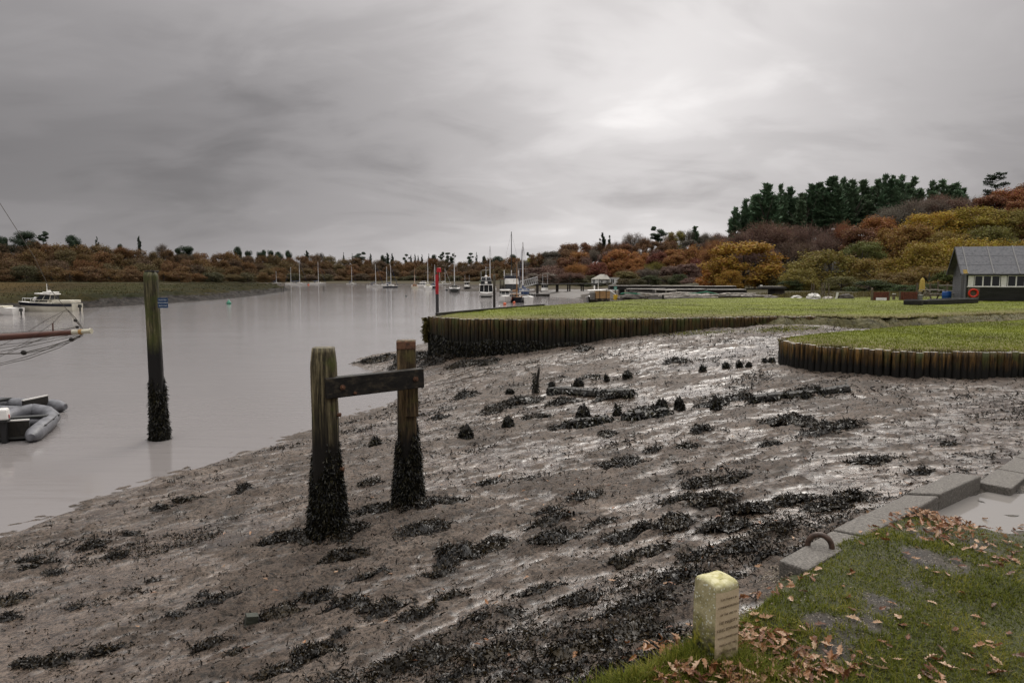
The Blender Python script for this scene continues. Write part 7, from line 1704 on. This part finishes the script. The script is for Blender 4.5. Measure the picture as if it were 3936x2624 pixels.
# ---------------------------------------------------------------- black boathouse
def shed():
    Yc = 52.6; c = at_z(3712, 1157, 2.26); zb = 2.22
    root = thing('boathouse', 'black weatherboarded boathouse with a felt roof and white-framed windows', 'shed', (c[0], c[1], zb), math.radians(-21))
    Ww, Dd, Hw, Hr = 9.0, 4.0, 2.14, 3.98
    blk = noisy('black_weatherboard', (0.010, 0.010, 0.011), (0.034, 0.033, 0.034), 3, 0.55, 0.3, (0.5, 4, 4)); felt = noisy('roofing_felt', (0.055, 0.055, 0.06), (0.11, 0.11, 0.118), 6, 0.75, 0.6, bscale=60, c3=(0.13, 0.13, 0.135)); gry = noisy('grey_weatherboard', (0.06, 0.062, 0.068), (0.13, 0.13, 0.14), 4, 0.6, 0.4, (4, 0.5, 4))
    MB().prism([(0, 0), (Ww, 0), (Ww, Dd), (0, Dd)], 0.02, Hw - 0.02).build('inner_wall', M_BLACK, root)
    nb = 8; bh = 0.97 / nb
    for i in range(nb):
        MB().box((Ww / 2, -0.03, 0.12 + bh * (i + 0.5)), (Ww, 0.035, bh * 1.06), rx=0.16).build('board', blk, root)
    MB().box((Ww / 2, -0.035, Hw - 0.13), (Ww, 0.05, 0.24)).build('fascia_board', blk, root)
    # windows along the front
    z0, z1 = 1.10, Hw - 0.26
    x = 0.05
    for g in range(4):
        MB().box((x + 0.19, -0.03, (z0 + z1) / 2), (0.34, 0.05, z1 - z0)).build('white_panel', M_WHITEP, root); x += 0.40
        for p in range(3):
            wn = MB(); X = x + 0.52 * p; f = 0.04
            wn.box((X + f / 2, -0.04, (z0 + z1) / 2), (f, 0.06, z1 - z0)); wn.box((X + 0.52 - f / 2, -0.04, (z0 + z1) / 2), (f * 0.98, 0.06, z1 - z0)); wn.box((X + 0.26, -0.04, z1 - f / 2), (0.44, 0.06, f)); wn.box((X + 0.26, -0.04, z0 + f / 2), (0.44, 0.06, f))
            w = wn.build('window', M_WHITEP, root); MB().box((X + 0.26, -0.03, (z0 + z1) / 2), (0.44, 0.02, z1 - z0 - 0.08)).build('pane', M_GLASS, w)
        x += 3 * 0.52 + 0.04
    MB().box((Ww / 2, -0.05, z0 - 0.02), (Ww, 0.09, 0.05)).build('sill', M_WHITEP, root)
    # gable end: boards and door
    def half(z): return Dd if z <= Hw else max(0.05, Dd * (1 - (z - Hw) / (Hr - Hw)))
    n = 26
    for i in range(n):
        z = 0.1 + (Hr - 0.25) * (i + 0.5) / n; hw = half(z) / 2
        segs = [(Dd / 2 - hw, 0.62), (1.35, Dd / 2 + hw)] if z < 2.05 else [(Dd / 2 - hw, Dd / 2 + hw)]
        for a, b in segs:
            if b - a > 0.06: MB().box((-0.03, (a + b) / 2, z), (0.035, b - a, (Hr - 0.25) / n * 1.08), ry=0.16).build('board', gry, root)
    MB().box((-0.035, 0.985, 1.05), (0.05, 0.70, 2.0)).build('door', plain('grey_door', (0.055, 0.055, 0.062), 0.5), root)
    # roof
    ov = 0.28; sl = Vector((0, Dd / 2, Hr - Hw)).normalized()
    for s in (0, 1):
        y0 = -ov * sl.y if s == 0 else Dd + ov * sl.y; z0r = Hw - ov * sl.z
        mb = MB(); t = 0.06
        mb.add([(-0.45, y0, z0r), (Ww + 0.4, y0, z0r), (Ww + 0.4, Dd / 2, Hr), (-0.45, Dd / 2, Hr), (-0.45, y0, z0r + t), (Ww + 0.4, y0, z0r + t), (Ww + 0.4, Dd / 2, Hr + t), (-0.45, Dd / 2, Hr + t)], [(0, 3, 2, 1), (4, 5, 6, 7), (0, 1, 5, 4), (1, 2, 6, 5), (2, 3, 7, 6), (3, 0, 4, 7)])
        rp = mb.build('roof_panel', felt, root)
        if s == 0:
            for f in (0.33, 0.66): MB().bar((-0.45, y0 + (Dd / 2 - y0) * f, z0r + (Hr - z0r) * f + t + 0.004), (Ww + 0.4, y0 + (Dd / 2 - y0) * f, z0r + (Hr - z0r) * f + t + 0.004), 0.05, 0.015, (0, -sl.z, sl.y)).build('felt_lap', felt, rp)
            for i in range(6):
                xx = 0.02 + 1.56 * i; MB().bar((xx, y0, z0r + t + 0.02), (xx, Dd / 2, Hr + t + 0.02), 0.07, 0.05, (0, -sl.z, sl.y)).build('batten', plain('pale_batten', (0.17, 0.165, 0.16), 0.7), rp)
            o = MB().box((-0.12, y0 + 0.16, z0r + t + 0.16), (0.3, 0.42, 0.012), rx=math.atan2(sl.z, sl.y)).build('lichen_patch', noisy('lichen', (0.13, 0.11, 0.04), (0.35, 0.22, 0.04), 20, 0.9, 0.3), rp)
        MB().bar((-0.46, y0, z0r + 0.0), (-0.46, Dd / 2, Hr + 0.0), 0.03, 0.18, (0, -sl.z, sl.y)).build('barge_board', blk, root)
    for x in (0.9, 2.4, 3.9, 5.4): MB().box((x, -0.02, -0.05), (0.25, 0.25, 0.3)).build('footing', M_CONC, root)
    # lifebuoy hangs on the wall: a thing of its own
    M = Matrix.Rotation(math.radians(-21), 3, 'Z'); p = M @ Vector((0.42, -0.11, 0.62)) + Vector((c[0], c[1], zb))
    lb = thing('lifebuoy', 'orange-red lifebuoy hung on a board at the boathouse corner', 'lifebuoy', tuple(p), math.radians(-21))
    ring = [(0.27 * math.cos(t), 0, 0.27 * math.sin(t)) for t in np.linspace(0, 2 * math.pi, 25)]
    MB().tube(ring, 0.068, 10, False).build('ring', plain('lifebuoy_red', (0.62, 0.03, 0.012), 0.4), lb, True)
    for q in range(4):
        a = math.pi / 4 + q * math.pi / 2; MB().tube([(0.27 * math.cos(a - 0.1), 0, 0.27 * math.sin(a - 0.1)), (0.27 * math.cos(a), 0, 0.27 * math.sin(a)), (0.27 * math.cos(a + 0.1), 0, 0.27 * math.sin(a + 0.1))], 0.071, 10).build('tape_band', M_REDP, lb, True)
    MB().box((0.02, 0.06, 0), (0.72, 0.02, 0.74)).build('back_board', noisy('brown_board', (0.08, 0.06, 0.04), (0.14, 0.11, 0.08), 5), lb)
shed()

# ---------------------------------------------------------------- things on the lawn by the boathouse
def G(px, py, z=2.27): return at_z(px, py, z)
M_WTIM = noisy('weathered_timber', (0.16, 0.14, 0.11), (0.36, 0.33, 0.28), 3, 0.8, 0.3, (6, 1, 6)); M_DARKT = noisy('black_timber', (0.006, 0.006, 0.006), (0.022, 0.02, 0.017), 3, 0.7, 0.5); M_MID = noisy('brown_timber', (0.07, 0.055, 0.035), (0.16, 0.125, 0.085), 4, 0.8, 0.3, (5, 5, 1))
def lawn_things():
    # baulks on the lawn
    for a, b, w, lab in (((3476, 1172), (3545, 1174), 0.36, 'shorter black timber baulk lying on the lawn'), ((3552, 1172), (3748, 1165), 0.42, 'long black timber baulk on the lawn before the boathouse')):
        A, B = G(*a), G(*b); mid = (A + B) / 2; t = thing('timber_baulk', lab, 'timber', (mid[0], mid[1], 2.27))
        MB().bar(A - mid + [0, 0, 0.14], B - mid + [0, 0, 0.17], w, 0.32).build('baulk', M_DARKT, t, bevel=0.04); MB().bar((A - mid) * 0.8 + [0, 0.1, 0.33], (B - mid) * 0.8 + [0, 0.1, 0.35], w * 0.5, 0.05).build('top_plank', M_DARKT, t)
    # picnic table
    c = G(3590, 1150); k = c[1] / FPX
    t = thing('picnic_table', 'pale wooden picnic table with side benches on the grass', 'picnic table', (c[0], c[1], 2.25), math.radians(4)); L = 1.95
    for j in range(4): MB().box((-0.1, -0.27 + 0.18 * j, 0.75), (L, 0.165, 0.05)).build('top_plank', M_WTIM, t)
    for s in (-1, 1):
        MB().box((0.1, s * 0.72, 0.44), (L * 0.9, 0.24, 0.05)).build('bench', M_WTIM, t)
        for e in (-0.72, 0.72):
            MB().bar((e, s * 0.72, 0.0), (e, s * 0.2, 0.73), 0.05, 0.10, (1, 0, 0)).build('leg', M_MID, t)
    for e in (-0.72, 0.72): MB().bar((e, -0.84, 0.39), (e, 0.84, 0.39), 0.05, 0.09).build('cross_rail', M_MID, t)
    p = G(3582, 1148); u = thing('parasol', 'folded yellow parasol standing behind the picnic table', 'parasol', (p[0], p[1] + 1.4, 2.25))
    MB().cyl((0, 0, 0), (0, 0, 1.75), 0.025, n=8).build('pole', M_MID, u)
    rings = []
    for i, (z, r) in enumerate(((0.60, 0.20), (0.8, 0.185), (1.1, 0.17), (1.4, 0.15), (1.58, 0.115), (1.68, 0.05), (1.72, 0.01))):
        rings.append([(r * (1 + 0.22 * math.cos(8 * a)) * math.cos(a), r * (1 + 0.22 * math.cos(8 * a)) * math.sin(a), z) for a in np.linspace(0, 6.283, 32, endpoint=False)])
    MB().loft(rings).build('canopy', noisy('yellow_canvas', (0.4, 0.28, 0.06), (0.58, 0.44, 0.13), 6, 0.8, 0.2), u, True)
    # blue barrel
    c = G(3638, 1152); t = thing('plastic_barrel', 'bright blue plastic barrel at the corner of the boathouse', 'barrel', tuple(c)); r = 0.32
    MB().loft([[(q * math.cos(6.283 * j / 20), q * math.sin(6.283 * j / 20), z) for j in range(20)] for q, z in ((r * 0.9, 0), (r, 0.06), (r, 0.3), (r * 1.03, 0.33), (r, 0.36), (r, 0.55), (r * 0.9, 0.63), (r * 0.86, 0.64))]).build('drum', plain('blue_plastic', (0.004, 0.07, 0.29), 0.4), t, True)
    MB().cyl((0, 0, 0.62), (0, 0, 0.67), r * 0.8, n=16).build('lid', M_BLUE, t)
    # red lattice panels
    red = noisy('red_brown_wattle', (0.07, 0.022, 0.014), (0.17, 0.055, 0.032), 12, 0.85, 0.6)
    for x0, x1, y0, y1, lab, white in ((3355, 3414, 1121, 1155, 'red-brown woven panel with a white board leaning on it', True), (3460, 3524, 1121, 1153, 'red-brown woven panel between the bin and the picnic table', False)):
        A, B = G(x0, y1), G(x1, y1); w = B[0] - A[0]; h = (y1 - y0) * A[1] / FPX; t = thing('wattle_panel', lab, 'panel', (A[0], A[1], 2.25))
        MB().box((w / 2, 0.02, h / 2), (w, 0.05, h)).build('backing', red, t)
        for i in range(9): MB().box((w * (i + 0.5) / 9, -0.03, h / 2), (w / 9 * 0.8, 0.05, h * 0.96), ry=0.04 * (-1) ** i).build('slat', red, t)
        for x in (-0.05, w + 0.05): MB().box((x, 0, h / 2 + 0.03), (0.09, 0.10, h + 0.06)).build('post', M_MID, t)
        if white:
            q = thing('white_board', 'small white board propped against the woven panel', 'board', (A[0] + w * 0.48, A[1] - 0.14, 2.25)); MB().box((0, 0, 0.12), (0.78, 0.03, 0.24), rx=-0.1).build('board', M_WHITEP, q); MB().box((0, 0.03, 0.06), (0.7, 0.03, 0.05)).build('batten', M_MID, q)
    c = G(3435, 1152); t = thing('bollard_light', 'short brown post with a pale cap between the woven panels', 'post', tuple(c)); MB().cyl((0, 0, 0), (0, 0, 0.42), 0.11, 0.10, 10).build('post', M_MID, t, True); MB().cyl((0, 0, 0.42), (0, 0, 0.47), 0.13, n=12).build('cap', M_WHITEP, t)
    c = G(3536, 1153); t = thing('dustbin', 'small grey metal bin under the end of the picnic table', 'bin', (c[0], c[1], 2.25)); MB().cyl((0, 0, 0), (0, 0, 0.40), 0.17, 0.20, 14).build('can', plain('zinc', (0.2, 0.2, 0.21), 0.5), t, True); MB().cyl((0, 0, 0.40), (0, 0, 0.43), 0.215, n=14).build('rim', M_GALV, t)
    # posts and rail fence
    for px, py, top, lab in ((3350, 1153, 1103, 'tall grey post at the side of the woven panel'),):
        c = G(px, py); t = thing('fence_post', lab, 'post', (c[0], c[1], 2.2)); hh = (py - top) * c[1] / FPX; obj('post', post_mesh('post', 0.13, hh, 33, n=10, m=8), M_MID, t); MB().bar((0, 0.06, hh * 0.3), (0.3, 0.1, 0.05), 0.06, 0.06).build('strut', M_MID, t)
    root = None
    Y = 66.0; A = at_y(3516, 1135, Y); t = thing('rail_fence', 'broken post and rail fence behind the picnic table', 'fence', (A[0], A[1], 2.2))
    xs = [at_y(p, 1130, Y)[0] - A[0] for p in (3524, 3546, 3574, 3604, 3640, 3680, 3720)]
    for i, x in enumerate(xs): MB().box((x, 0, 0.62), (0.11, 0.11, 1.3 + 0.2 * (i % 2))).build('post', M_MID, t)
    for (i, j, z0, z1) in ((3, 4, 1.05, 1.05), (4, 5, 1.05, 1.0), (5, 6, 1.0, 1.05), (1, 2, 0.95, 0.45), (2, 3, 0.65, 0.62), (0, 2, 0.4, 0.42), (3, 5, 0.5, 0.5)): MB().bar((xs[i], -0.08, z0), (xs[j], -0.08, z1), 0.04, 0.11).build('rail', M_WTIM, t)
lawn_things()

# ---------------------------------------------------------------- boatyard clutter behind the lawn
def yard():
    rng = random.Random(77)
    M_BARK2 = noisy('stripped_log', (0.03, 0.025, 0.02), (0.55, 0.5, 0.44), 3.5, 0.8, 0.6, (1, 3, 3)); M_DLOG = noisy('dark_log', (0.02, 0.017, 0.014), (0.09, 0.075, 0.06), 3, 0.8, 0.5, (1, 6, 6)); M_PONT = noisy('pontoon_side', (0.018, 0.016, 0.014), (0.05, 0.045, 0.038), 2, 0.7, 0.3, (1, 4, 4)); M_PTOP2 = noisy('pontoon_deck', (0.25, 0.23, 0.2), (0.45, 0.42, 0.38), 3, 0.7, 0.3)
    M_GRN = plain('green_net_rope', (0.015, 0.13, 0.07), 0.8)
    def log(name, pts, Y, r, mat, lab, grp, cat='log', wav=0.0, knots=True):
        W = [np.array(at_y(x, y, Y + dy)) for x, y, dy in pts]; m = W[0].copy()
        o_pts = []
        for p, q in zip(W[:-1], W[1:]):
            for f in np.linspace(0, 1, 6)[:-1]: o_pts.append(tuple(p + (q - p) * f - m + np.array([0, 0, wav * rng.uniform(-1, 1)])))
        o_pts.append(tuple(W[-1] - m)); t = thing(name, lab, cat, tuple(m), group=grp)
        MB().tube(o_pts, [r * rng.uniform(0.85, 1.15) for _ in o_pts], 8).build('pole' if cat == 'log' else 'rope', mat, t, True)
        if knots:
            for _ in range(3):
                i = rng.randrange(len(o_pts)); p = o_pts[i]; MB().tube([p, (p[0] + rng.uniform(-0.1, 0.1), p[1] - r * 1.2, p[2] + r * rng.uniform(0.2, 1))], [r * 0.5, r * 0.3], 6).build('branch_stub', mat, t)
        return t
    # long pontoon sections
    for i, (x0, x1, y0, y1, Y, lab) in enumerate(((2345, 2830, 1099, 1113, 74, 'longest old pontoon section laid up at the back of the boatyard'), (2415, 2868, 1112, 1123, 70, 'lower pontoon section lying before the longest one'), (2520, 2600, 1115, 1127, 67.5, 'short pale-decked pontoon piece with a broken end'))):
        A, B = at_y(x0, y0, Y), at_y(x1, y0 + 3, Y); h = (y1 - y0) * Y / FPX; t = thing('pontoon_section', lab, 'pontoon', (A[0], A[1], A[2] - h)); v = B - A; L = np.linalg.norm(v); n = 6 if i < 2 else 2
        MB().bar(np.array([0, 0.8, h / 2]), v + [0, 0.8, h / 2], 1.6, h).build('float', M_PONT, t)
        for j in range(n): MB().bar(v * (j + 0.02) / n + [0, 0.75, h + 0.03], v * (j + 0.98) / n + [0, 0.75, h + 0.03 + 0.03 * (j % 2)], 1.75, 0.07).build('deck_board', M_PTOP2, t)
        for j in range(n + 1): MB().box(tuple(v * j / n + [0, -0.03, h * 0.5]), (0.12, 0.08, h)).build('strut', M_PTOP2 if i == 2 else M_PONT, t)
        gz = A[2] - h - 2.1
        for j in (0.1, 0.5, 0.9): MB().box(tuple(v * j + [0, 0.8, -gz / 2]), (0.5, 1.2, gz)).build('chock', M_DARKT, t)
    # poles and hose in long heaps
    L = [([(2450, 1128, 0), (2520, 1133, 0), (2600, 1125, 0), (2700, 1128, 0), (2770, 1134, 0)], 62, 0.085, M_BARK2), ([(2500, 1134, 0), (2560, 1131, 0), (2640, 1131, 0), (2730, 1134, 0)], 61, 0.08, M_BARK2), ([(2420, 1122, 0), (2460, 1124, 0), (2560, 1132, 0)], 63, 0.10, M_DLOG), ([(2530, 1138, 0), (2620, 1136, 0), (2720, 1137, 0), (2790, 1131, 0)], 60, 0.08, M_BARK2), ([(2440, 1140, 0), (2540, 1143, 0), (2600, 1140, 0)], 59, 0.09, M_DLOG), ([(2410, 1144, 0), (2480, 1148, 0), (2620, 1147, 0)], 57.5, 0.07, M_DLOG), ([(2545, 1143, 0), (2640, 1141, 0), (2760, 1144, 0)], 58.5, 0.075, M_BARK2),
         ([(2400, 1132, 0), (2480, 1140, 0), (2540, 1136, 0)], 60.5, 0.10, M_DLOG), ([(2770, 1130, 0), (2840, 1128, 0), (2905, 1130, 0)], 62, 0.085, M_BARK2), ([(2780, 1136, 0), (2850, 1134, 0), (2930, 1137, 0)], 60, 0.08, M_BARK2), ([(2760, 1140, 0), (2830, 1139, 0), (2900, 1143, 0)], 59, 0.08, M_DLOG), ([(2460, 1150, 0), (2640, 1150.5, 0), (2860, 1151.5, 0)], 56, 0.06, M_DARKT), ([(2900, 1140, 0), (2945, 1137, 0), (2990, 1142, 0)], 60, 0.09, M_BARK2), ([(2350, 1150, 0), (2420, 1148, 0), (2470, 1147, 0)], 57, 0.06, M_DLOG)]
    for pts, Y, r, m in L:
        log('timber_pole', pts, Y, r, m, 'long pale stripped pole in the boatyard heap' if m is M_BARK2 else 'long dark pole in the boatyard heap', 'pale poles in the boatyard' if m is M_BARK2 else 'dark poles in the boatyard', wav=0.02)
    log('net_rope', [(2620, 1133, 0), (2680, 1127, 0), (2716, 1122, 0), (2755, 1131, 0), (2795, 1136, 0)], 61.6, 0.07, M_GRN, 'thick green rope draped over the pale poles', None, 'rope', knots=False)
    log('net_rope', [(2385, 1130, 0), (2400, 1127, 0), (2440, 1129, 0), (2460, 1131, 0)], 61.0, 0.07, M_GRN, 'short green net bundle near the yellow marker', None, 'rope', knots=False)
    # packing crate
    A, B = G(2290, 1155, 2.2), G(2346, 1155, 2.2); w = B[0] - A[0]; h = 34 * A[1] / FPX; t = thing('timber_crate', 'bundle of orange-brown boards strapped on a pallet at the lawn edge', 'crate', (A[0], A[1] + 0.1, 2.2)); ply = noisy('raw_boards', (0.26, 0.14, 0.06), (0.5, 0.3, 0.13), 3, 0.7, 0.3, (1, 1, 5))
    for i in range(7): MB().box((w / 2, 0.35, 0.16 + (h - 0.12) * (i + 0.5) / 7), (w * 0.98, 0.7, (h - 0.12) / 7 * 0.93)).build('board', ply, t)
    for x in (0.28, 0.72): MB().box((w * x, -0.012, 0.12 + h / 2), (0.04, 0.02, h)).build('strap', M_DARKT, t)
    for x in (0.08, 0.5, 0.92): MB().box((w * x, 0.35, 0.05), (0.12, 0.75, 0.11)).build('pallet_block', M_MID, t)
    MB().box((w / 2, 0.35, h + 0.06), (w * 0.96, 0.66, 0.04)).build('top_sheet', M_WTIM, t); MB().box((-0.2, 0.4, h / 2), (0.35, 0.7, h * 0.9)).build('wrapped_end', noisy('tarpaulin', (0.1, 0.095, 0.085), (0.2, 0.18, 0.16), 6), t, bevel=0.06)
    # white cabin boat ashore
    c = at_y(2292, 1150, 62.0); t = thing('cabin_boat', 'white-topped cabin boat on the hard behind the strapped boards', 'motor boat', (c[0], c[1], c[2] - 0.5), math.radians(-112)); add_hull(t, 4.6, 1.7, 0.85, 0.7, 0.3, 0.85, M_BLACK, M_GEL, M_GEL, band=(0.8, 0.97)); cabin(t, 'cabin', -1.0, 0.7, 0.62, 0.55, 0.7, 1.25, M_GEL, (0.6, 0.1), M_GLASS, (0.2, 0.85), 2); MB().box((-0.15, 0, 1.3), (1.9, 1.3, 0.12)).build('hardtop', M_GEL, t, bevel=0.05); MB().cyl((0.1, 0.2, 1.3), (0.1, 0.2, 2.5), 0.02, n=5).build('aerial', M_GEL, t); MB().cyl((-0.4, -0.3, 1.3), (-0.4, -0.3, 1.75), 0.07, n=8).build('lamp', M_GEL, t); MB().box((0, 0, -0.35), (2.6, 1.0, 0.4)).build('cradle', M_DARKT, t)
    # yellow marker, sign, post
    c = G(2366, 1151, 2.2); t = thing('yellow_marker', 'yellow cross-shaped buoy topmark lying by the pole heap', 'marker', tuple(c)); k = c[1] / FPX; y = plain('yellow_paint', (0.62, 0.4, 0.03), 0.5)
    MB().bar((-6 * k, 0, 0), (6 * k, 0, 17 * k), 0.2, 0.10, (0, 1, 0)).build('arm', y, t); MB().bar((6 * k, 0.06, 0), (-6 * k, 0.06, 17 * k), 0.2, 0.10, (0, 1, 0)).build('arm', y, t)
    c = at_y(2364, 1112, 73.2); k = 73.2 / FPX; t = thing('green_sign', 'small green and white notice on the pontoon side', 'sign', (c[0], c[1] - 0.3, 2.1)); MB().box((0, 0, c[2] - 2.1 + 4 * k), (11 * k, 0.03, 12 * k)).build('board', plain('sea_green', (0.05, 0.34, 0.25), 0.5), t)
    for i in range(3): MB().box((0, -0.02, c[2] - 2.1 + (1 + 3 * i) * k), (8 * k, 0.012, 1.0 * k)).build('white_line', M_WHITEP, t)
    MB().box((0, 0.05, (c[2] - 2.1) / 2), (0.08, 0.05, c[2] - 2.1 + 0.3)).build('post', M_DARKT, t)
    c = G(2548, 1153, 2.2); t = thing('short_post', 'short black post standing in front of the pole heap', 'post', tuple(c)); obj('post', post_mesh('post', 0.16, 0.42, 91, n=10, m=6), M_DARKT, t); MB().cyl((0.18, 0, 0), (0.18, 0, 0.14), 0.06, n=8).build('peg', M_WTIM, t)
    A = at_y(2345, 1118, 61.0); B = at_y(2365, 1131, 61.0); t = thing('white_pole', 'white pole leaning between the boards and yellow marker', 'pole', (B[0], B[1], 2.1)); r = np.array([B[0], B[1], 2.1]); MB().cyl(B - r, A - r, 0.05, n=8).build('pole', M_GEL, t); MB().cyl((0, 0, 0), tuple(B - r), 0.05, n=8).build('foot', M_GEL, t); MB().ball(tuple(A - r), 0.08, 8, 6).build('knob', M_GEL, t)
    # raised pontoon head on a dark post
    A = at_y(2928, 1104, 72); k = 72 / FPX; t = thing('pontoon_section', 'raised pontoon head resting on a dark box pier', 'pontoon', (A[0], A[1], 2.15)); z = A[2] - 2.15
    MB().box((45 * k, 0.5, z - 0.05), (95 * k, 1.3, 0.22)).build('deck', M_PONT, t); MB().box((40 * k, 0.45, z + 0.08), (80 * k, 1.2, 0.05)).build('top_board', M_PTOP2, t); MB().box((44 * k, 0.5, z / 2 - 0.1), (18 * k, 0.7, z)).build('pier', M_DARKT, t); MB().box((73 * k, 0.6, z - 0.5), (38 * k, 0.8, 0.75)).build('side_panel', M_DLOG, t); MB().box((2 * k, 0.3, z + 0.1), (5 * k, 0.4, 0.3)).build('end_fitting', M_GEL, t)
    # tyre-like coil, tarp heap, small boat
    c = at_y(2870, 1140, 59.5); t = thing('coiled_hawser', 'grey coil of old hawser on the pole heap', 'coil', (c[0], c[1], c[2] - 0.15))
    for i in range(3): MB().tube([(0.45 * math.cos(a), 0.3 * math.sin(a), 0.1 * i + 0.03 * math.sin(3 * a)) for a in np.linspace(0, 6.283, 20)], 0.06, 6, False).build('turn', M_BARK2, t, True)
    def heap(px, py, w, h, mat, lab, name, cat, seed):
        c = G(px, py, 2.18); k = c[1] / FPX; t = thing(name, lab, cat, tuple(c)); n, m = 22, 9; R = []
        for i in range(m):
            f = i / (m - 1); a = f * math.pi / 2
            R.append([(w * k / 2 * math.cos(a) ** 0.7 * (1 + 0.22 * float(vnoise(j * 0.8, i * 0.9, seed))) * math.cos(6.283 * j / n), 0.55 * math.cos(a) ** 0.7 * (1 + 0.2 * float(vnoise(j * 0.8, i * 0.9, seed + 1))) * math.sin(6.283 * j / n), h * k * math.sin(a) * (1 + 0.2 * float(vnoise(j * 0.5, i * 0.5, seed + 2)))) for j in range(n)])
        MB().loft(R).build('sheet', mat, t); MB().tube([(-w * k * 0.42, -0.5, 0.1), (-w * k * 0.1, -0.35, h * k * 0.85), (w * k * 0.3, -0.45, h * k * 0.5)], 0.02, 5).build('lashing', M_ROPE, t)
    pale = noisy('pale_tarp', (0.3, 0.28, 0.25), (0.62, 0.6, 0.56), 5, 0.6, 0.5)
    heap(3127, 1154, 54, 26, pale, 'crumpled pale tarpaulin heap at the end of the boatyard', 'tarpaulin_heap', 'tarpaulin', 3); heap(3062, 1150, 44, 14, pale, 'low pale upturned dinghy cover in the rough grass', 'tarpaulin_heap', 'tarpaulin', 9); heap(3250, 1152, 60, 22, M_DLOG, 'dark brushwood heap beside the tall grey post', 'brushwood_heap', 'heap', 14); heap(3182, 1152, 40, 12, M_BARK2, 'small heap of grey driftwood beside the pale tarpaulin', 'driftwood_heap', 'heap', 19); heap(2960, 1150, 60, 10, M_DLOG, 'low dark scrap heap under the raised pontoon', 'scrap_heap', 'heap', 24); heap(2430, 1152, 110, 20, M_DLOG, 'dark netting heap under the poles near the yellow marker', 'net_heap', 'heap', 29); heap(2650, 1150, 150, 12, M_DLOG, 'low dark heap of weed-grown poles under the pale ones', 'scrap_heap', 'heap', 34)
    for i, px in enumerate((3118, 3126, 3158, 3166, 3184)):
        c = at_y(px, 1142, 66.0); o = MB().tube([(0, 0, 0), (0.02, 0, 0.8), (0.0, 0.02, 1.35)], [0.06, 0.055, 0.04], 6).build('fence_stake', M_MID, None, loc=(c[0], c[1], 2.1)); tag(o, 'thin dark fence stake behind the pale tarpaulin heap', 'stake', 'stakes behind the tarpaulin')
    c = G(3216, 1153, 2.2); t = thing('white_post', 'leaning white plank end beside the brushwood heap', 'post', tuple(c)); MB().box((0, 0, 0.3), (0.14, 0.06, 0.62), ry=0.2).build('plank', M_WHITEP, t); MB().box((-0.1, 0.05, 0.05), (0.2, 0.1, 0.1)).build('foot', M_MID, t)
    # rough grass of the yard
    rg = np.random.RandomState(55); n = 16000; x = rg.uniform(8, 44, n); y = rg.uniform(55, 80, n); z = LH(x, y); ok = (z > 1.6) & (vnoise(x * 0.4, y * 0.4, 3) > -0.3)
    o = obj('rough_grass', blade_mesh('rough_grass', x[ok], y[ok], z[ok], rg, 0.32, 0.05, 0.7, 2), M_GDRY, kind='stuff'); tag(o, 'rough dead grass between the boatyard timbers', 'grass')
yard()

for nm, lab, cat in (('lawn_grass', 'mown yellow-green grass on the far lawn', 'grass'), ('near_lawn_grass', 'mown grass on the smaller nearer lawn', 'grass'), ('edge_grass', 'straggling dry grass along the lawn edges and bank', 'grass'), ('shore_weed_grass', 'bright green weed patches on the upper mud', 'weed')):
    o = bpy.data.objects.get(nm)
    if o: tag(o, lab, cat)
